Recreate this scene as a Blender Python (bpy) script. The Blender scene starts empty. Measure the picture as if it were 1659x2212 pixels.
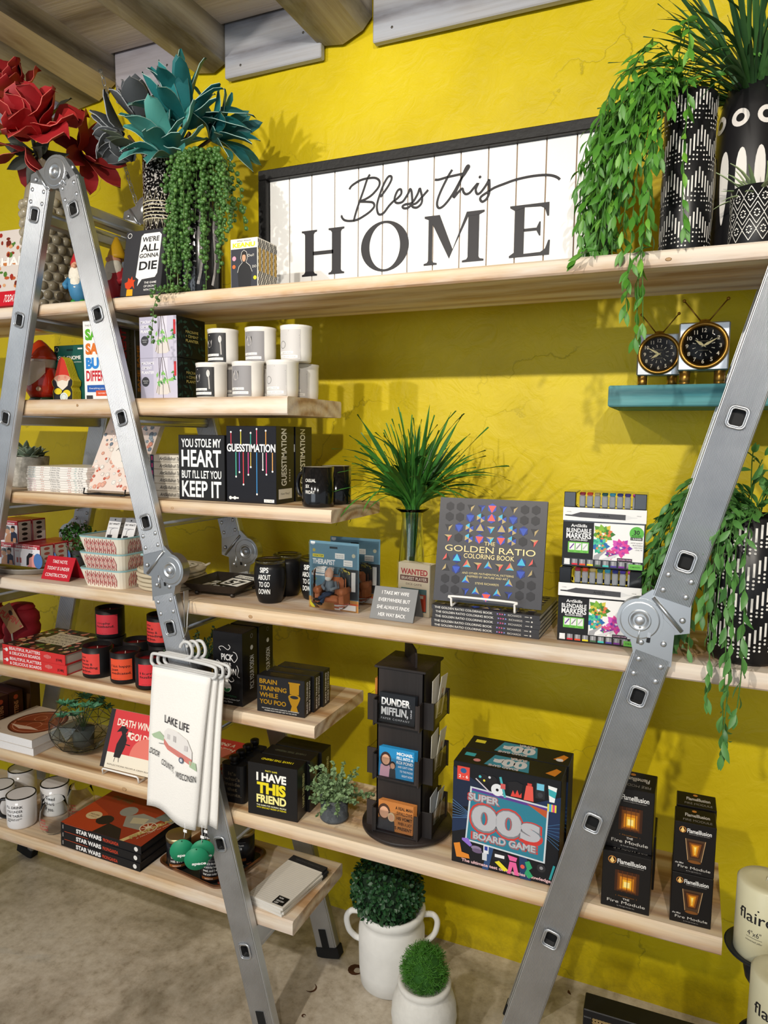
import bpy, math, random
from math import sin, cos, pi, radians, hypot, atan2, sqrt
from mathutils import Vector, Matrix, noise

random.seed(11)
S = bpy.context.scene
COL = S.collection

# ------------------------------------------------------------------ camera
yaw, pit, rol = radians(23.45), radians(6.03), radians(0.64)
_f = Vector((-sin(yaw)*cos(pit), cos(yaw)*cos(pit), -sin(pit)))
_r0 = Vector((cos(yaw), sin(yaw), 0)); _u0 = _r0.cross(_f)
_r = _r0*cos(rol)+_u0*sin(rol); _u = _u0*cos(rol)-_r0*sin(rol)
cam_d = bpy.data.cameras.new('camera'); cam = bpy.data.objects.new('camera', cam_d); COL.objects.link(cam)
cam.matrix_world = Matrix(((_r.x, _u.x, -_f.x, 0), (_r.y, _u.y, -_f.y, 0), (_r.z, _u.z, -_f.z, 1.58), (0, 0, 0, 1)))
cam_d.sensor_fit = 'VERTICAL'; cam_d.sensor_height = 36.0; cam_d.lens = 1533/2212*36
cam_d.clip_start = 0.05; cam_d.clip_end = 60
S.camera = cam

# ------------------------------------------------------------------ light
S.view_settings.view_transform = 'Standard'; S.view_settings.look = 'None'
S.view_settings.exposure = 0.0; S.view_settings.gamma = 1.0; S.view_settings.use_curve_mapping = False
W = bpy.data.worlds.new('room_daylight'); S.world = W; W.use_nodes = True
_bg = W.node_tree.nodes['Background']; _bg.inputs[0].default_value = (0.86, 0.93, 1.0, 1); _bg.inputs[1].default_value = 0.50

def spot(name, loc, target, power, size=0.05, angle=60, blend=0.5, col=(1.0, 0.93, 0.82)):
    d = bpy.data.lights.new(name, 'SPOT'); d.energy = power; d.shadow_soft_size = size
    d.spot_size = radians(angle); d.spot_blend = blend; d.color = col
    o = bpy.data.objects.new(name, d); COL.objects.link(o); o.location = loc
    o.rotation_euler = (Vector(target)-Vector(loc)).to_track_quat('-Z', 'Y').to_euler()
    return o
spot('track_or_fill_spot', (-1.75, -1.05, 2.62), (-1.75, 2.0, 1.75), 125, 0.03, 62, 0.5)
spot('track_or_fill_spot', (-0.62, -1.05, 2.62), (-0.75, 2.0, 1.78), 135, 0.03, 62, 0.5)
spot('track_or_fill_spot', (0.45, -1.05, 2.62), (0.10, 2.0, 1.85), 145, 0.03, 62, 0.5)
spot('track_or_fill_spot', (-1.35, -0.75, 2.62), (-1.15, 0.45, 0.0), 150, 0.04, 66, 0.8)  # fill spot added to brighten the floor at left, no such fixture seen
spot('track_or_fill_spot', (0.05, -0.75, 2.62), (-0.25, 0.55, 0.0), 60, 0.04, 62, 0.8)  # weaker added fill for the floor further right, likewise no real fixture
def area(name, loc, target, power, sx, sy, col):
    d = bpy.data.lights.new(name, 'AREA'); d.energy = power; d.shape = 'RECTANGLE'; d.size = sx; d.size_y = sy; d.color = col
    o = bpy.data.objects.new(name, d); COL.objects.link(o); o.location = loc
    o.rotation_euler = (Vector(target)-Vector(loc)).to_track_quat('-Z', 'Y').to_euler()
area('shop_window_light', (-1.5, -4.2, 1.5), (-0.8, 2, 1.2), 60, 3.0, 2.2, (0.82, 0.91, 1.0))

# ------------------------------------------------------------------ materials
_mc = {}
def lin(c):
    if isinstance(c, str):
        c = c.lstrip('#'); c = [int(c[i:i+2], 16)/255 for i in (0, 2, 4)]
    return tuple((x/12.92 if x <= 0.04045 else ((x+0.055)/1.055)**2.4) for x in c)
def newmat(name):
    m = bpy.data.materials.new(name); m.use_nodes = True
    nt = m.node_tree; b = nt.nodes['Principled BSDF']
    return m, nt, b
def N(nt, kind, **kw):
    n = nt.nodes.new(kind)
    for k, v in kw.items():
        if k.startswith('i_'):
            key = k[2:]; key = int(key) if key.isdigit() else key.replace('_', ' ')
            n.inputs[key].default_value = v
        else: setattr(n, k, v)
    return n
def ramp(nt, stops):
    n = nt.nodes.new('ShaderNodeValToRGB'); e = n.color_ramp.elements
    while len(e) < len(stops): e.new(0.5)
    for k, (p, c) in enumerate(stops):
        e[k].position = p; e[k].color = (*lin(c), 1)
    return n
def cm(c, rough=0.5, metal=0.0, spec=0.36, var=0.06, scale=40, bump=0.0, coat=0.0, trans=0.0):
    """plain coloured stuff with a little procedural mottling"""
    k = (c, rough, metal, spec, var, scale, bump, coat, trans)
    if k in _mc: return _mc[k]
    m, nt, b = newmat('paint_'+str(c).strip('#')); L = nt.links
    b.inputs['Roughness'].default_value = rough; b.inputs['Metallic'].default_value = metal
    b.inputs['Specular IOR Level'].default_value = spec
    if coat: b.inputs['Coat Weight'].default_value = coat; b.inputs['Coat Roughness'].default_value = 0.08
    if trans: b.inputs['Transmission Weight'].default_value = trans
    l = lin(c)
    if var:
        tc = N(nt, 'ShaderNodeTexCoord'); nz = N(nt, 'ShaderNodeTexNoise', i_Scale=scale, i_Detail=3)
        L.new(tc.outputs['Object'], nz.inputs['Vector'])
        mx = N(nt, 'ShaderNodeMix', data_type='RGBA')
        mx.inputs[6].default_value = (*[x*(1-var) for x in l], 1); mx.inputs[7].default_value = (*[min(1, x*(1+var)) for x in l], 1)
        L.new(nz.outputs[0], mx.inputs[0]); L.new(mx.outputs[2], b.inputs['Base Color'])
        if bump:
            bp = N(nt, 'ShaderNodeBump', i_Strength=bump, i_Distance=0.002)
            L.new(nz.outputs[0], bp.inputs['Height']); L.new(bp.outputs[0], b.inputs['Normal'])
    else: b.inputs['Base Color'].default_value = (*l, 1)
    _mc[k] = m
    return m
def wood(name, light, mid, dark, wash=None, washamt=0.0, ringscale=26, axis=(0.05, -0.25), rough=0.62, bump=0.25, along='X', var=1.0):
    m, nt, b = newmat(name); L = nt.links
    tc = N(nt, 'ShaderNodeTexCoord'); mp = N(nt, 'ShaderNodeMapping')
    L.new(tc.outputs['Object'], mp.inputs['Vector'])
    sc = {'X': (0.16, 1, 1), 'Y': (1, 0.16, 1), 'Z': (1, 1, 0.16)}[along]
    mp.inputs['Scale'].default_value = sc
    n1 = N(nt, 'ShaderNodeTexNoise', i_Scale=5.0, i_Detail=4); L.new(mp.outputs[0], n1.inputs['Vector'])
    sep = N(nt, 'ShaderNodeSeparateXYZ'); L.new(mp.outputs[0], sep.inputs[0])
    a, c = {'X': ('Y', 'Z'), 'Y': ('X', 'Z'), 'Z': ('X', 'Y')}[along]
    cmb = N(nt, 'ShaderNodeCombineXYZ')
    s1 = N(nt, 'ShaderNodeMath', operation='ADD'); s1.inputs[1].default_value = -axis[0]; L.new(sep.outputs[a], s1.inputs[0])
    s2 = N(nt, 'ShaderNodeMath', operation='ADD'); s2.inputs[1].default_value = -axis[1]; L.new(sep.outputs[c], s2.inputs[0])
    L.new(s1.outputs[0], cmb.inputs[0]); L.new(s2.outputs[0], cmb.inputs[1])
    ln = N(nt, 'ShaderNodeVectorMath', operation='LENGTH'); L.new(cmb.outputs[0], ln.inputs[0])
    wob = N(nt, 'ShaderNodeMath', operation='MULTIPLY_ADD'); wob.inputs[1].default_value = 0.035*var; L.new(n1.outputs[0], wob.inputs[0]); L.new(ln.outputs['Value'], wob.inputs[2])
    fr = N(nt, 'ShaderNodeMath', operation='MULTIPLY'); fr.inputs[1].default_value = ringscale*6; L.new(wob.outputs[0], fr.inputs[0])
    sn = N(nt, 'ShaderNodeMath', operation='SINE'); L.new(fr.outputs[0], sn.inputs[0])
    mr = N(nt, 'ShaderNodeMapRange'); mr.inputs['From Min'].default_value = -1; L.new(sn.outputs[0], mr.inputs['Value'])
    rp = ramp(nt, [(0.0, light), (0.62, mid), (1.0, dark)]); L.new(mr.outputs[0], rp.inputs[0])
    fine = N(nt, 'ShaderNodeTexNoise', i_Scale=120.0, i_Detail=2); mp2 = N(nt, 'ShaderNodeMapping')
    mp2.inputs['Scale'].default_value = {'X': (0.03, 1, 1), 'Y': (1, 0.03, 1), 'Z': (1, 1, 0.03)}[along]
    L.new(tc.outputs['Object'], mp2.inputs[0]); L.new(mp2.outputs[0], fine.inputs['Vector'])
    mf = N(nt, 'ShaderNodeMix', data_type='RGBA', blend_type='MULTIPLY'); mf.inputs[0].default_value = 0.35
    rf = ramp(nt, [(0.3, '#b0a090'), (0.7, '#ffffff')]); L.new(fine.outputs[0], rf.inputs[0])
    L.new(rp.outputs[0], mf.inputs[6]); L.new(rf.outputs[0], mf.inputs[7])
    out = mf.outputs[2]
    if wash:
        nw = N(nt, 'ShaderNodeTexNoise', i_Scale=7.0, i_Detail=5, i_Roughness=0.65)
        mp3 = N(nt, 'ShaderNodeMapping'); mp3.inputs['Scale'].default_value = {'X': (0.3, 1.5, 1.5), 'Y': (1.5, 0.3, 1.5), 'Z': (1.5, 1.5, 0.3)}[along]
        L.new(tc.outputs['Object'], mp3.inputs[0]); L.new(mp3.outputs[0], nw.inputs['Vector'])
        rw = ramp(nt, [(0.42, '#000000'), (0.62, '#ffffff')]); L.new(nw.outputs[0], rw.inputs[0])
        mw = N(nt, 'ShaderNodeMath', operation='MULTIPLY'); mw.inputs[1].default_value = washamt; L.new(rw.outputs[0], mw.inputs[0])
        mxw = N(nt, 'ShaderNodeMix', data_type='RGBA'); mxw.inputs[7].default_value = (*lin(wash), 1)
        L.new(mw.outputs[0], mxw.inputs[0]); L.new(out, mxw.inputs[6]); out = mxw.outputs[2]
    L.new(out, b.inputs['Base Color']); b.inputs['Roughness'].default_value = rough
    bp = N(nt, 'ShaderNodeBump', i_Strength=bump, i_Distance=0.002); L.new(fine.outputs[0], bp.inputs['Height']); L.new(bp.outputs[0], b.inputs['Normal'])
    return m
M_PINE = wood('whitewashed_pine', '#e6cfae', '#d6b68e', '#b8926a', wash='#ece6df', washamt=0.55, axis=(0.12, -0.16), ringscale=30)
M_PINE2 = wood('bare_pine', '#e6ceaa', '#d4b286', '#b0865a', wash='#ebe2d6', washamt=0.35, axis=(0.14, -0.10), ringscale=34)
M_TEALW = wood('teal_stained_wood', '#5fa3a8', '#3f8791', '#24616c', wash='#9cc4c4', washamt=0.3, ringscale=30, rough=0.8, bump=0.6)
M_BEAM = wood('weathered_beam', '#bdb4a4', '#9c9384', '#665e52', wash='#b4b2ac', washamt=0.5, along='Y', ringscale=12, axis=(0.02, -0.1), rough=0.85, bump=0.9, var=2.5)
M_BARK = wood('rough_beam_edge', '#d8c8a8', '#bca888', '#85735a', wash='#dccfb0', washamt=0.6, along='Y', ringscale=20, rough=0.9, bump=1.0, var=3)
M_CEIL = wood('ceiling_plank', '#d8cec8', '#c2b6ae', '#9c9088', wash='#d2cccc', washamt=0.5, ringscale=10, rough=0.8, bump=0.4, var=2)
M_BLOCK = wood('grey_blocking_board', '#b8b8bc', '#a2a3aa', '#82828a', wash='#aeb4c0', washamt=0.6, ringscale=12, rough=0.8, bump=0.5, var=2)
M_BLOCKL = wood('lavender_blocking_board', '#b9b2b6', '#a49ea4', '#86808a', wash='#b6b2ba', washamt=0.7, ringscale=8, rough=0.85, bump=0.3, var=2)

def plaster():
    m, nt, b = newmat('yellow_plaster'); L = nt.links
    tc = N(nt, 'ShaderNodeTexCoord')
    n1 = N(nt, 'ShaderNodeTexNoise', i_Scale=3.0, i_Detail=6, i_Roughness=0.6); L.new(tc.outputs['Object'], n1.inputs['Vector'])
    rp = ramp(nt, [(0.3, '#cbb408'), (0.5, '#d8c00a'), (0.75, '#e0ca14')]); L.new(n1.outputs[0], rp.inputs[0])
    # hairline cracks
    ds = N(nt, 'ShaderNodeTexNoise', i_Scale=9.0, i_Detail=5); L.new(tc.outputs['Object'], ds.inputs['Vector'])
    mxv = N(nt, 'ShaderNodeMix', data_type='VECTOR'); mxv.inputs[0].default_value = 0.16
    L.new(tc.outputs['Object'], mxv.inputs[4]); L.new(ds.outputs[1], mxv.inputs[5])
    vo = N(nt, 'ShaderNodeTexVoronoi', feature='DISTANCE_TO_EDGE', i_Scale=3.4); L.new(mxv.outputs[1], vo.inputs['Vector'])
    rc = ramp(nt, [(0.0, '#ffffff'), (0.009, '#000000')]); L.new(vo.outputs['Distance'], rc.inputs[0])
    nm = N(nt, 'ShaderNodeTexNoise', i_Scale=2.6); L.new(tc.outputs['Object'], nm.inputs['Vector'])
    rm = ramp(nt, [(0.5, '#000000'), (0.6, '#ffffff')]); L.new(nm.outputs[0], rm.inputs[0])
    mu = N(nt, 'ShaderNodeMath', operation='MULTIPLY'); L.new(rc.outputs[0], mu.inputs[0]); L.new(rm.outputs[0], mu.inputs[1])
    mc = N(nt, 'ShaderNodeMix', data_type='RGBA'); mc.inputs[7].default_value = (*lin('#8a7c08'), 1)
    mu2 = N(nt, 'ShaderNodeMath', operation='MULTIPLY'); mu2.inputs[1].default_value = 0.55; L.new(mu.outputs[0], mu2.inputs[0])
    L.new(mu2.outputs[0], mc.inputs[0]); L.new(rp.outputs[0], mc.inputs[6])
    # damp and mould staining near the floor
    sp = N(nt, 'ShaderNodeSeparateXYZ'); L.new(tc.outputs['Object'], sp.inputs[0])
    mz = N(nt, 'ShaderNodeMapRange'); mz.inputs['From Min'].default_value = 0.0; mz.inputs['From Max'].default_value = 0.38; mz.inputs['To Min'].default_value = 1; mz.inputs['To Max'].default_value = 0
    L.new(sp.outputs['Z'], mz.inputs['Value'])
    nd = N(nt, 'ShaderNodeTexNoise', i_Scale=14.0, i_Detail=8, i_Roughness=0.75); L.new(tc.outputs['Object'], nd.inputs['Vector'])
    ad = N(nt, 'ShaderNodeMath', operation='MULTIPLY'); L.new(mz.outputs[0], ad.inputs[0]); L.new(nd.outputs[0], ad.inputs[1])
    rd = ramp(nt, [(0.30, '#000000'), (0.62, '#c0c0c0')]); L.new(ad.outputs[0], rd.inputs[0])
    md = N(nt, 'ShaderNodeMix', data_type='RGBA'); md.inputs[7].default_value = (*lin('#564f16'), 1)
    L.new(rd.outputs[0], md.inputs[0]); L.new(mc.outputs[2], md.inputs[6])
    L.new(md.outputs[2], b.inputs['Base Color']); b.inputs['Roughness'].default_value = 0.5; b.inputs['Specular IOR Level'].default_value = 0.35
    # trowel relief
    n2 = N(nt, 'ShaderNodeTexNoise', i_Scale=16.0, i_Detail=6, i_Roughness=0.55, i_Distortion=1.2); L.new(tc.outputs['Object'], n2.inputs['Vector'])
    b1 = N(nt, 'ShaderNodeBump', i_Strength=0.55, i_Distance=0.007); L.new(n2.outputs[0], b1.inputs['Height'])
    inv = N(nt, 'ShaderNodeMath', operation='SUBTRACT'); inv.inputs[0].default_value = 1; L.new(mu.outputs[0], inv.inputs[1])
    b2 = N(nt, 'ShaderNodeBump', i_Strength=0.35, i_Distance=0.002); L.new(inv.outputs[0], b2.inputs['Height']); L.new(b1.outputs[0], b2.inputs['Normal'])
    L.new(b2.outputs[0], b.inputs['Normal'])
    return m
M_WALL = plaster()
def concrete():
    m, nt, b = newmat('worn_concrete'); L = nt.links
    tc = N(nt, 'ShaderNodeTexCoord')
    n1 = N(nt, 'ShaderNodeTexNoise', i_Scale=2.4, i_Detail=9, i_Roughness=0.6, i_Distortion=0.6); L.new(tc.outputs['Object'], n1.inputs['Vector'])
    rp = ramp(nt, [(0.36, '#9c9280'), (0.48, '#cabfae'), (0.62, '#d9cfbe'), (0.75, '#bfbfba')]); L.new(n1.outputs[0], rp.inputs[0])
    n2 = N(nt, 'ShaderNodeTexNoise', i_Scale=30.0, i_Detail=8, i_Roughness=0.7); L.new(tc.outputs['Object'], n2.inputs['Vector'])
    r2 = ramp(nt, [(0.3, '#b4aca0'), (0.45, '#e6e2dc'), (0.62, '#ffffff')]); L.new(n2.outputs[0], r2.inputs[0])
    mx = N(nt, 'ShaderNodeMix', data_type='RGBA', blend_type='MULTIPLY'); mx.inputs[0].default_value = 0.8
    L.new(rp.outputs[0], mx.inputs[6]); L.new(r2.outputs[0], mx.inputs[7])
    L.new(mx.outputs[2], b.inputs['Base Color']); b.inputs['Roughness'].default_value = 0.42
    bp = N(nt, 'ShaderNodeBump', i_Strength=0.15, i_Distance=0.003); L.new(n2.outputs[0], bp.inputs['Height']); L.new(bp.outputs[0], b.inputs['Normal'])
    return m
M_FLOOR = concrete()
def alu(name, flutes=True, base='#c9ccd0', rough=0.34):
    m, nt, b = newmat(name); L = nt.links
    tc = N(nt, 'ShaderNodeTexCoord')
    nz = N(nt, 'ShaderNodeTexNoise', i_Scale=12.0, i_Detail=6); L.new(tc.outputs['Object'], nz.inputs['Vector'])
    rp = ramp(nt, [(0.3, '#b9bcc0'), (0.7, base)]); L.new(nz.outputs[0], rp.inputs[0]); L.new(rp.outputs[0], b.inputs['Base Color'])
    b.inputs['Metallic'].default_value = 0.9
    mr = N(nt, 'ShaderNodeMapRange'); mr.inputs['To Min'].default_value = rough-0.05; mr.inputs['To Max'].default_value = rough+0.12
    L.new(nz.outputs[0], mr.inputs['Value']); L.new(mr.outputs[0], b.inputs['Roughness'])
    if flutes:
        sp = N(nt, 'ShaderNodeSeparateXYZ'); L.new(tc.outputs['Object'], sp.inputs[0])
        mu = N(nt, 'ShaderNodeMath', operation='MULTIPLY'); mu.inputs[1].default_value = 2*pi/0.0026; L.new(sp.outputs['X'], mu.inputs[0])
        sn = N(nt, 'ShaderNodeMath', operation='SINE'); L.new(mu.outputs[0], sn.inputs[0])
        bp = N(nt, 'ShaderNodeBump', i_Strength=0.6, i_Distance=0.001); L.new(sn.outputs[0], bp.inputs['Height']); L.new(bp.outputs[0], b.inputs['Normal'])
    return m
M_ALU = alu('fluted_aluminium'); M_ALUS = alu('smooth_aluminium', False); M_GALV = alu('galvanised_steel', False, '#b8bcbe', 0.3)
M_BLACKRUB = cm('#151515', 0.7)
M_WHITE = cm('#f2f0ec', 0.5); M_BLACK = cm('#141416', 0.4)
def glassmat(name, col='#ffffff', rough=0.02, ior=1.45):
    m, nt, b = newmat(name); b.inputs['Base Color'].default_value = (*lin(col), 1)
    b.inputs['Transmission Weight'].default_value = 1; b.inputs['Roughness'].default_value = rough; b.inputs['IOR'].default_value = ior
    return m
M_GLASS = glassmat('clear_glass', '#f4fbf6'); M_PLASTIC = glassmat('clear_plastic', '#ffffff', 0.05, 1.15); M_THIN = glassmat('thin_glass', '#f6fbf8', 0.02, 1.22); M_WINE = glassmat('wine_glass', '#fafcfb', 0.0, 1.1)

# ------------------------------------------------------------------ mesh helpers
class MB:
    def __init__(s): s.v = []; s.f = []; s.m = []; s.s = []
    def add(s, vs, fs, mi=0, sm=False):
        o = len(s.v); s.v += [tuple(v) for v in vs]
        for f in fs: s.f.append(tuple(i+o for i in f)); s.m.append(mi); s.s.append(sm)
        return s
    def box(s, x0, x1, y0, y1, z0, z1, mi=0, c=0.0):
        if not c:
            vs = [(x, y, z) for z in (z0, z1) for y in (y0, y1) for x in (x0, x1)]
            return s.add(vs, [(0, 2, 3, 1), (4, 5, 7, 6), (0, 1, 5, 4), (2, 6, 7, 3), (0, 4, 6, 2), (1, 3, 7, 5)], mi)
        c = min(c, (x1-x0)*.45, (y1-y0)*.45, (z1-z0)*.45)
        vs = []; ix = {}
        X = (x0, x1); Y = (y0, y1); Z = (z0, z1)
        for i in (0, 1):
            for j in (0, 1):
                for k in (0, 1):
                    sx, sy, sz = (c if i == 0 else -c), (c if j == 0 else -c), (c if k == 0 else -c)
                    for a in range(3):
                        p = [X[i]+sx, Y[j]+sy, Z[k]+sz]; p[a] = (X[i], Y[j], Z[k])[a]
                        ix[i, j, k, a] = len(vs); vs.append(tuple(p))
        fs = []
        for a in range(3):
            b, d = (a+1) % 3, (a+2) % 3
            for e in (0, 1):
                q = []
                for (p, r) in ((0, 0), (1, 0), (1, 1), (0, 1)):
                    t = [0, 0, 0]; t[a] = e; t[b] = p; t[d] = r; q.append(ix[(*t, a)])
                fs.append(q if e else q[::-1])
        for a in range(3):      # edges along axis a
            b, d = (a+1) % 3, (a+2) % 3
            for p in (0, 1):
                for r in (0, 1):
                    t0 = [0, 0, 0]; t0[b] = p; t0[d] = r; t1 = list(t0); t1[a] = 1
                    q = [ix[(*t0, b)], ix[(*t1, b)], ix[(*t1, d)], ix[(*t0, d)]]
                    fs.append(q if p != r else q[::-1])
        for i in (0, 1):
            for j in (0, 1):
                for k in (0, 1):
                    q = [ix[i, j, k, 0], ix[i, j, k, 1], ix[i, j, k, 2]]
                    fs.append(q if (i+j+k) % 2 else q[::-1])
        return s.add(vs, fs, mi)
    def lathe(s, prof, n=32, mi=0, sm=True, c=(0, 0), a0=0, sx=1, sy=1):
        vs = []; fs = []
        for r, z in prof:
            for i in range(n):
                a = a0+2*pi*i/n; vs.append((c[0]+r*cos(a)*sx, c[1]+r*sin(a)*sy, z))
        for k in range(len(prof)-1):
            for i in range(n):
                j = (i+1) % n; fs.append((k*n+i, k*n+j, (k+1)*n+j, (k+1)*n+i))
        s.add(vs, fs, mi, sm)
        o = len(s.v)-len(vs)
        for k, flip in ((0, True), (len(prof)-1, False)):
            if prof[k][0] > 1e-5:
                q = [o+k*n+i for i in range(n)]; s.f.append(tuple(q[::-1] if flip else q)); s.m.append(mi); s.s.append(False)
        return s
    def tube(s, pts, r, n=8, mi=0, cap=True, sm=True, flat=1.0):
        pts = [Vector(p) for p in pts]; m = len(pts); rs = r if isinstance(r, (list, tuple)) else [r]*m
        vs = []; fs = []; prev = None
        for k, p in enumerate(pts):
            t = (pts[min(k+1, m-1)]-pts[max(k-1, 0)])
            t = t.normalized() if t.length > 1e-9 else Vector((0, 0, 1))
            if prev is None:
                a = Vector((0, 0, 1)) if abs(t.z) < 0.9 else Vector((1, 0, 0)); nrm = (a-t*a.dot(t)).normalized()
            else:
                nrm = prev-t*prev.dot(t); nrm = nrm.normalized() if nrm.length > 1e-6 else t.orthogonal().normalized()
            prev = nrm; bi = t.cross(nrm)
            for i in range(n):
                a = 2*pi*i/n; vs.append(p+nrm*cos(a)*rs[k]+bi*sin(a)*rs[k]*flat)
        for k in range(m-1):
            for i in range(n):
                j = (i+1) % n; fs.append((k*n+i, k*n+j, (k+1)*n+j, (k+1)*n+i))
        if cap: fs.append(tuple(range(n))[::-1]); fs.append(tuple((m-1)*n+i for i in range(n)))
        return s.add(vs, fs, mi, sm)
    def sphere(s, c, r, nu=12, nv=8, mi=0, sc=(1, 1, 1)):
        vs = [(c[0], c[1], c[2]-r*sc[2])]
        for k in range(1, nv):
            t = -pi/2+pi*k/nv
            for i in range(nu):
                a = 2*pi*i/nu; vs.append((c[0]+r*sc[0]*cos(t)*cos(a), c[1]+r*sc[1]*cos(t)*sin(a), c[2]+r*sc[2]*sin(t)))
        vs.append((c[0], c[1], c[2]+r*sc[2])); fs = []
        for i in range(nu):
            j = (i+1) % nu; fs.append((0, 1+j, 1+i)); e = len(vs)-1; b = 1+(nv-2)*nu; fs.append((e, b+i, b+j))
            for k in range(nv-2): fs.append((1+k*nu+i, 1+k*nu+j, 1+(k+1)*nu+j, 1+(k+1)*nu+i))
        return s.add(vs, fs, mi, True)
    def prism(s, poly, O, U, V, D, mi=0):
        """polygon (u,v) in the plane O,U,V extruded by vector D"""
        O, U, V, D = Vector(O), Vector(U), Vector(V), Vector(D); n = len(poly)
        ar = sum(poly[i][0]*poly[(i+1) % n][1]-poly[(i+1) % n][0]*poly[i][1] for i in range(n))
        if (ar > 0) == (U.cross(V).dot(D) > 0): poly = poly[::-1]
        vs = [O+U*a+V*b for a, b in poly]; vs += [v+D for v in vs]
        fs = [tuple(range(n)), tuple(range(2*n-1, n-1, -1))]+[(i, i+n, (i+1) % n+n, (i+1) % n) for i in range(n)]
        return s.add(vs, fs, mi)
    def xf(s, Mx, start=0):
        for i in range(start, len(s.v)): s.v[i] = tuple(Mx @ Vector(s.v[i]))
        return s
    def mesh(s, name, mats):
        me = bpy.data.meshes.new(name); me.from_pydata(s.v, [], s.f); me.update()
        for m in (mats if isinstance(mats, (list, tuple)) else [mats]): me.materials.append(m)
        me.polygons.foreach_set('material_index', s.m); me.polygons.foreach_set('use_smooth', s.s)
        me.update(); return me
    def build(s, name, mats, parent=None, loc=(0, 0, 0), rot=(0, 0, 0)):
        return link(name, s.mesh(name, mats), parent, loc, rot)
def link(name, me, parent=None, loc=(0, 0, 0), rot=(0, 0, 0), mat=None):
    o = bpy.data.objects.new(name, me); COL.objects.link(o)
    if parent: o.parent = parent
    if mat is not None: o.matrix_local = mat
    else: o.location = loc; o.rotation_euler = rot
    return o
def tag(o, label=None, cat=None, group=None, kind=None):
    if label: o['label'] = label
    if cat: o['category'] = cat
    if group: o['group'] = group
    if kind: o['kind'] = kind
    return o
def thing(name, label, cat, loc=(0, 0, 0), rz=0.0, group=None):
    o = link(name, None, None, loc, (0, 0, radians(rz))); o.empty_display_size = 0.05
    return tag(o, label, cat, group)
def dup(o, loc=None, rz=None, label=None, parent=None):
    c = o.copy(); COL.objects.link(c)
    if parent: c.parent = parent
    if loc is not None: c.location = loc
    if rz is not None: c.rotation_euler = (0, 0, radians(rz))
    if label: c['label'] = label
    for ch in list(o.children): dup(ch, parent=c)
    return c
def mtx(loc, xdir, up=(0, 0, 1), s=1.0):
    x = Vector(xdir).normalized(); u = Vector(up); z = u-x*u.dot(x)
    z = z.normalized() if z.length > 1e-6 else x.orthogonal().normalized(); y = z.cross(x)
    m = Matrix(((x.x*s, y.x*s, z.x*s, loc[0]), (x.y*s, y.y*s, z.y*s, loc[1]), (x.z*s, y.z*s, z.z*s, loc[2]), (0, 0, 0, 1)))
    return m

# ------------------------------------------------------------------ lettering and flat print
_tc = {}
_tcurve = bpy.data.curves.new('lettering', 'FONT'); _tobj = bpy.data.objects.new('lettering', _tcurve)
_tsc = bpy.data.scenes.new('type_setting'); _tsc.collection.objects.link(_tobj)
def glyphs(s, bold=0.0, sp=1.0):
    k = (s, bold, sp)
    if k in _tc: return _tc[k]
    _tcurve.body = s; _tcurve.offset = bold; _tcurve.space_character = sp; _tcurve.resolution_u = 4; _tcurve.size = 1.0
    vl = _tsc.view_layers[0]; vl.update()
    me = bpy.data.meshes.new_from_object(_tobj.evaluated_get(vl.depsgraph))
    vs = [(v.co.x, v.co.y) for v in me.vertices]; fs = [tuple(p.vertices) for p in me.polygons]
    bpy.data.meshes.remove(me)
    if not vs: vs = [(0, 0)]; fs = []
    x0 = min(v[0] for v in vs); x1 = max(v[0] for v in vs)
    _tc[k] = ([(v[0]-x0, v[1]) for v in vs], fs, max(x1-x0, 1e-4)); return _tc[k]
CAP = None
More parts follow.
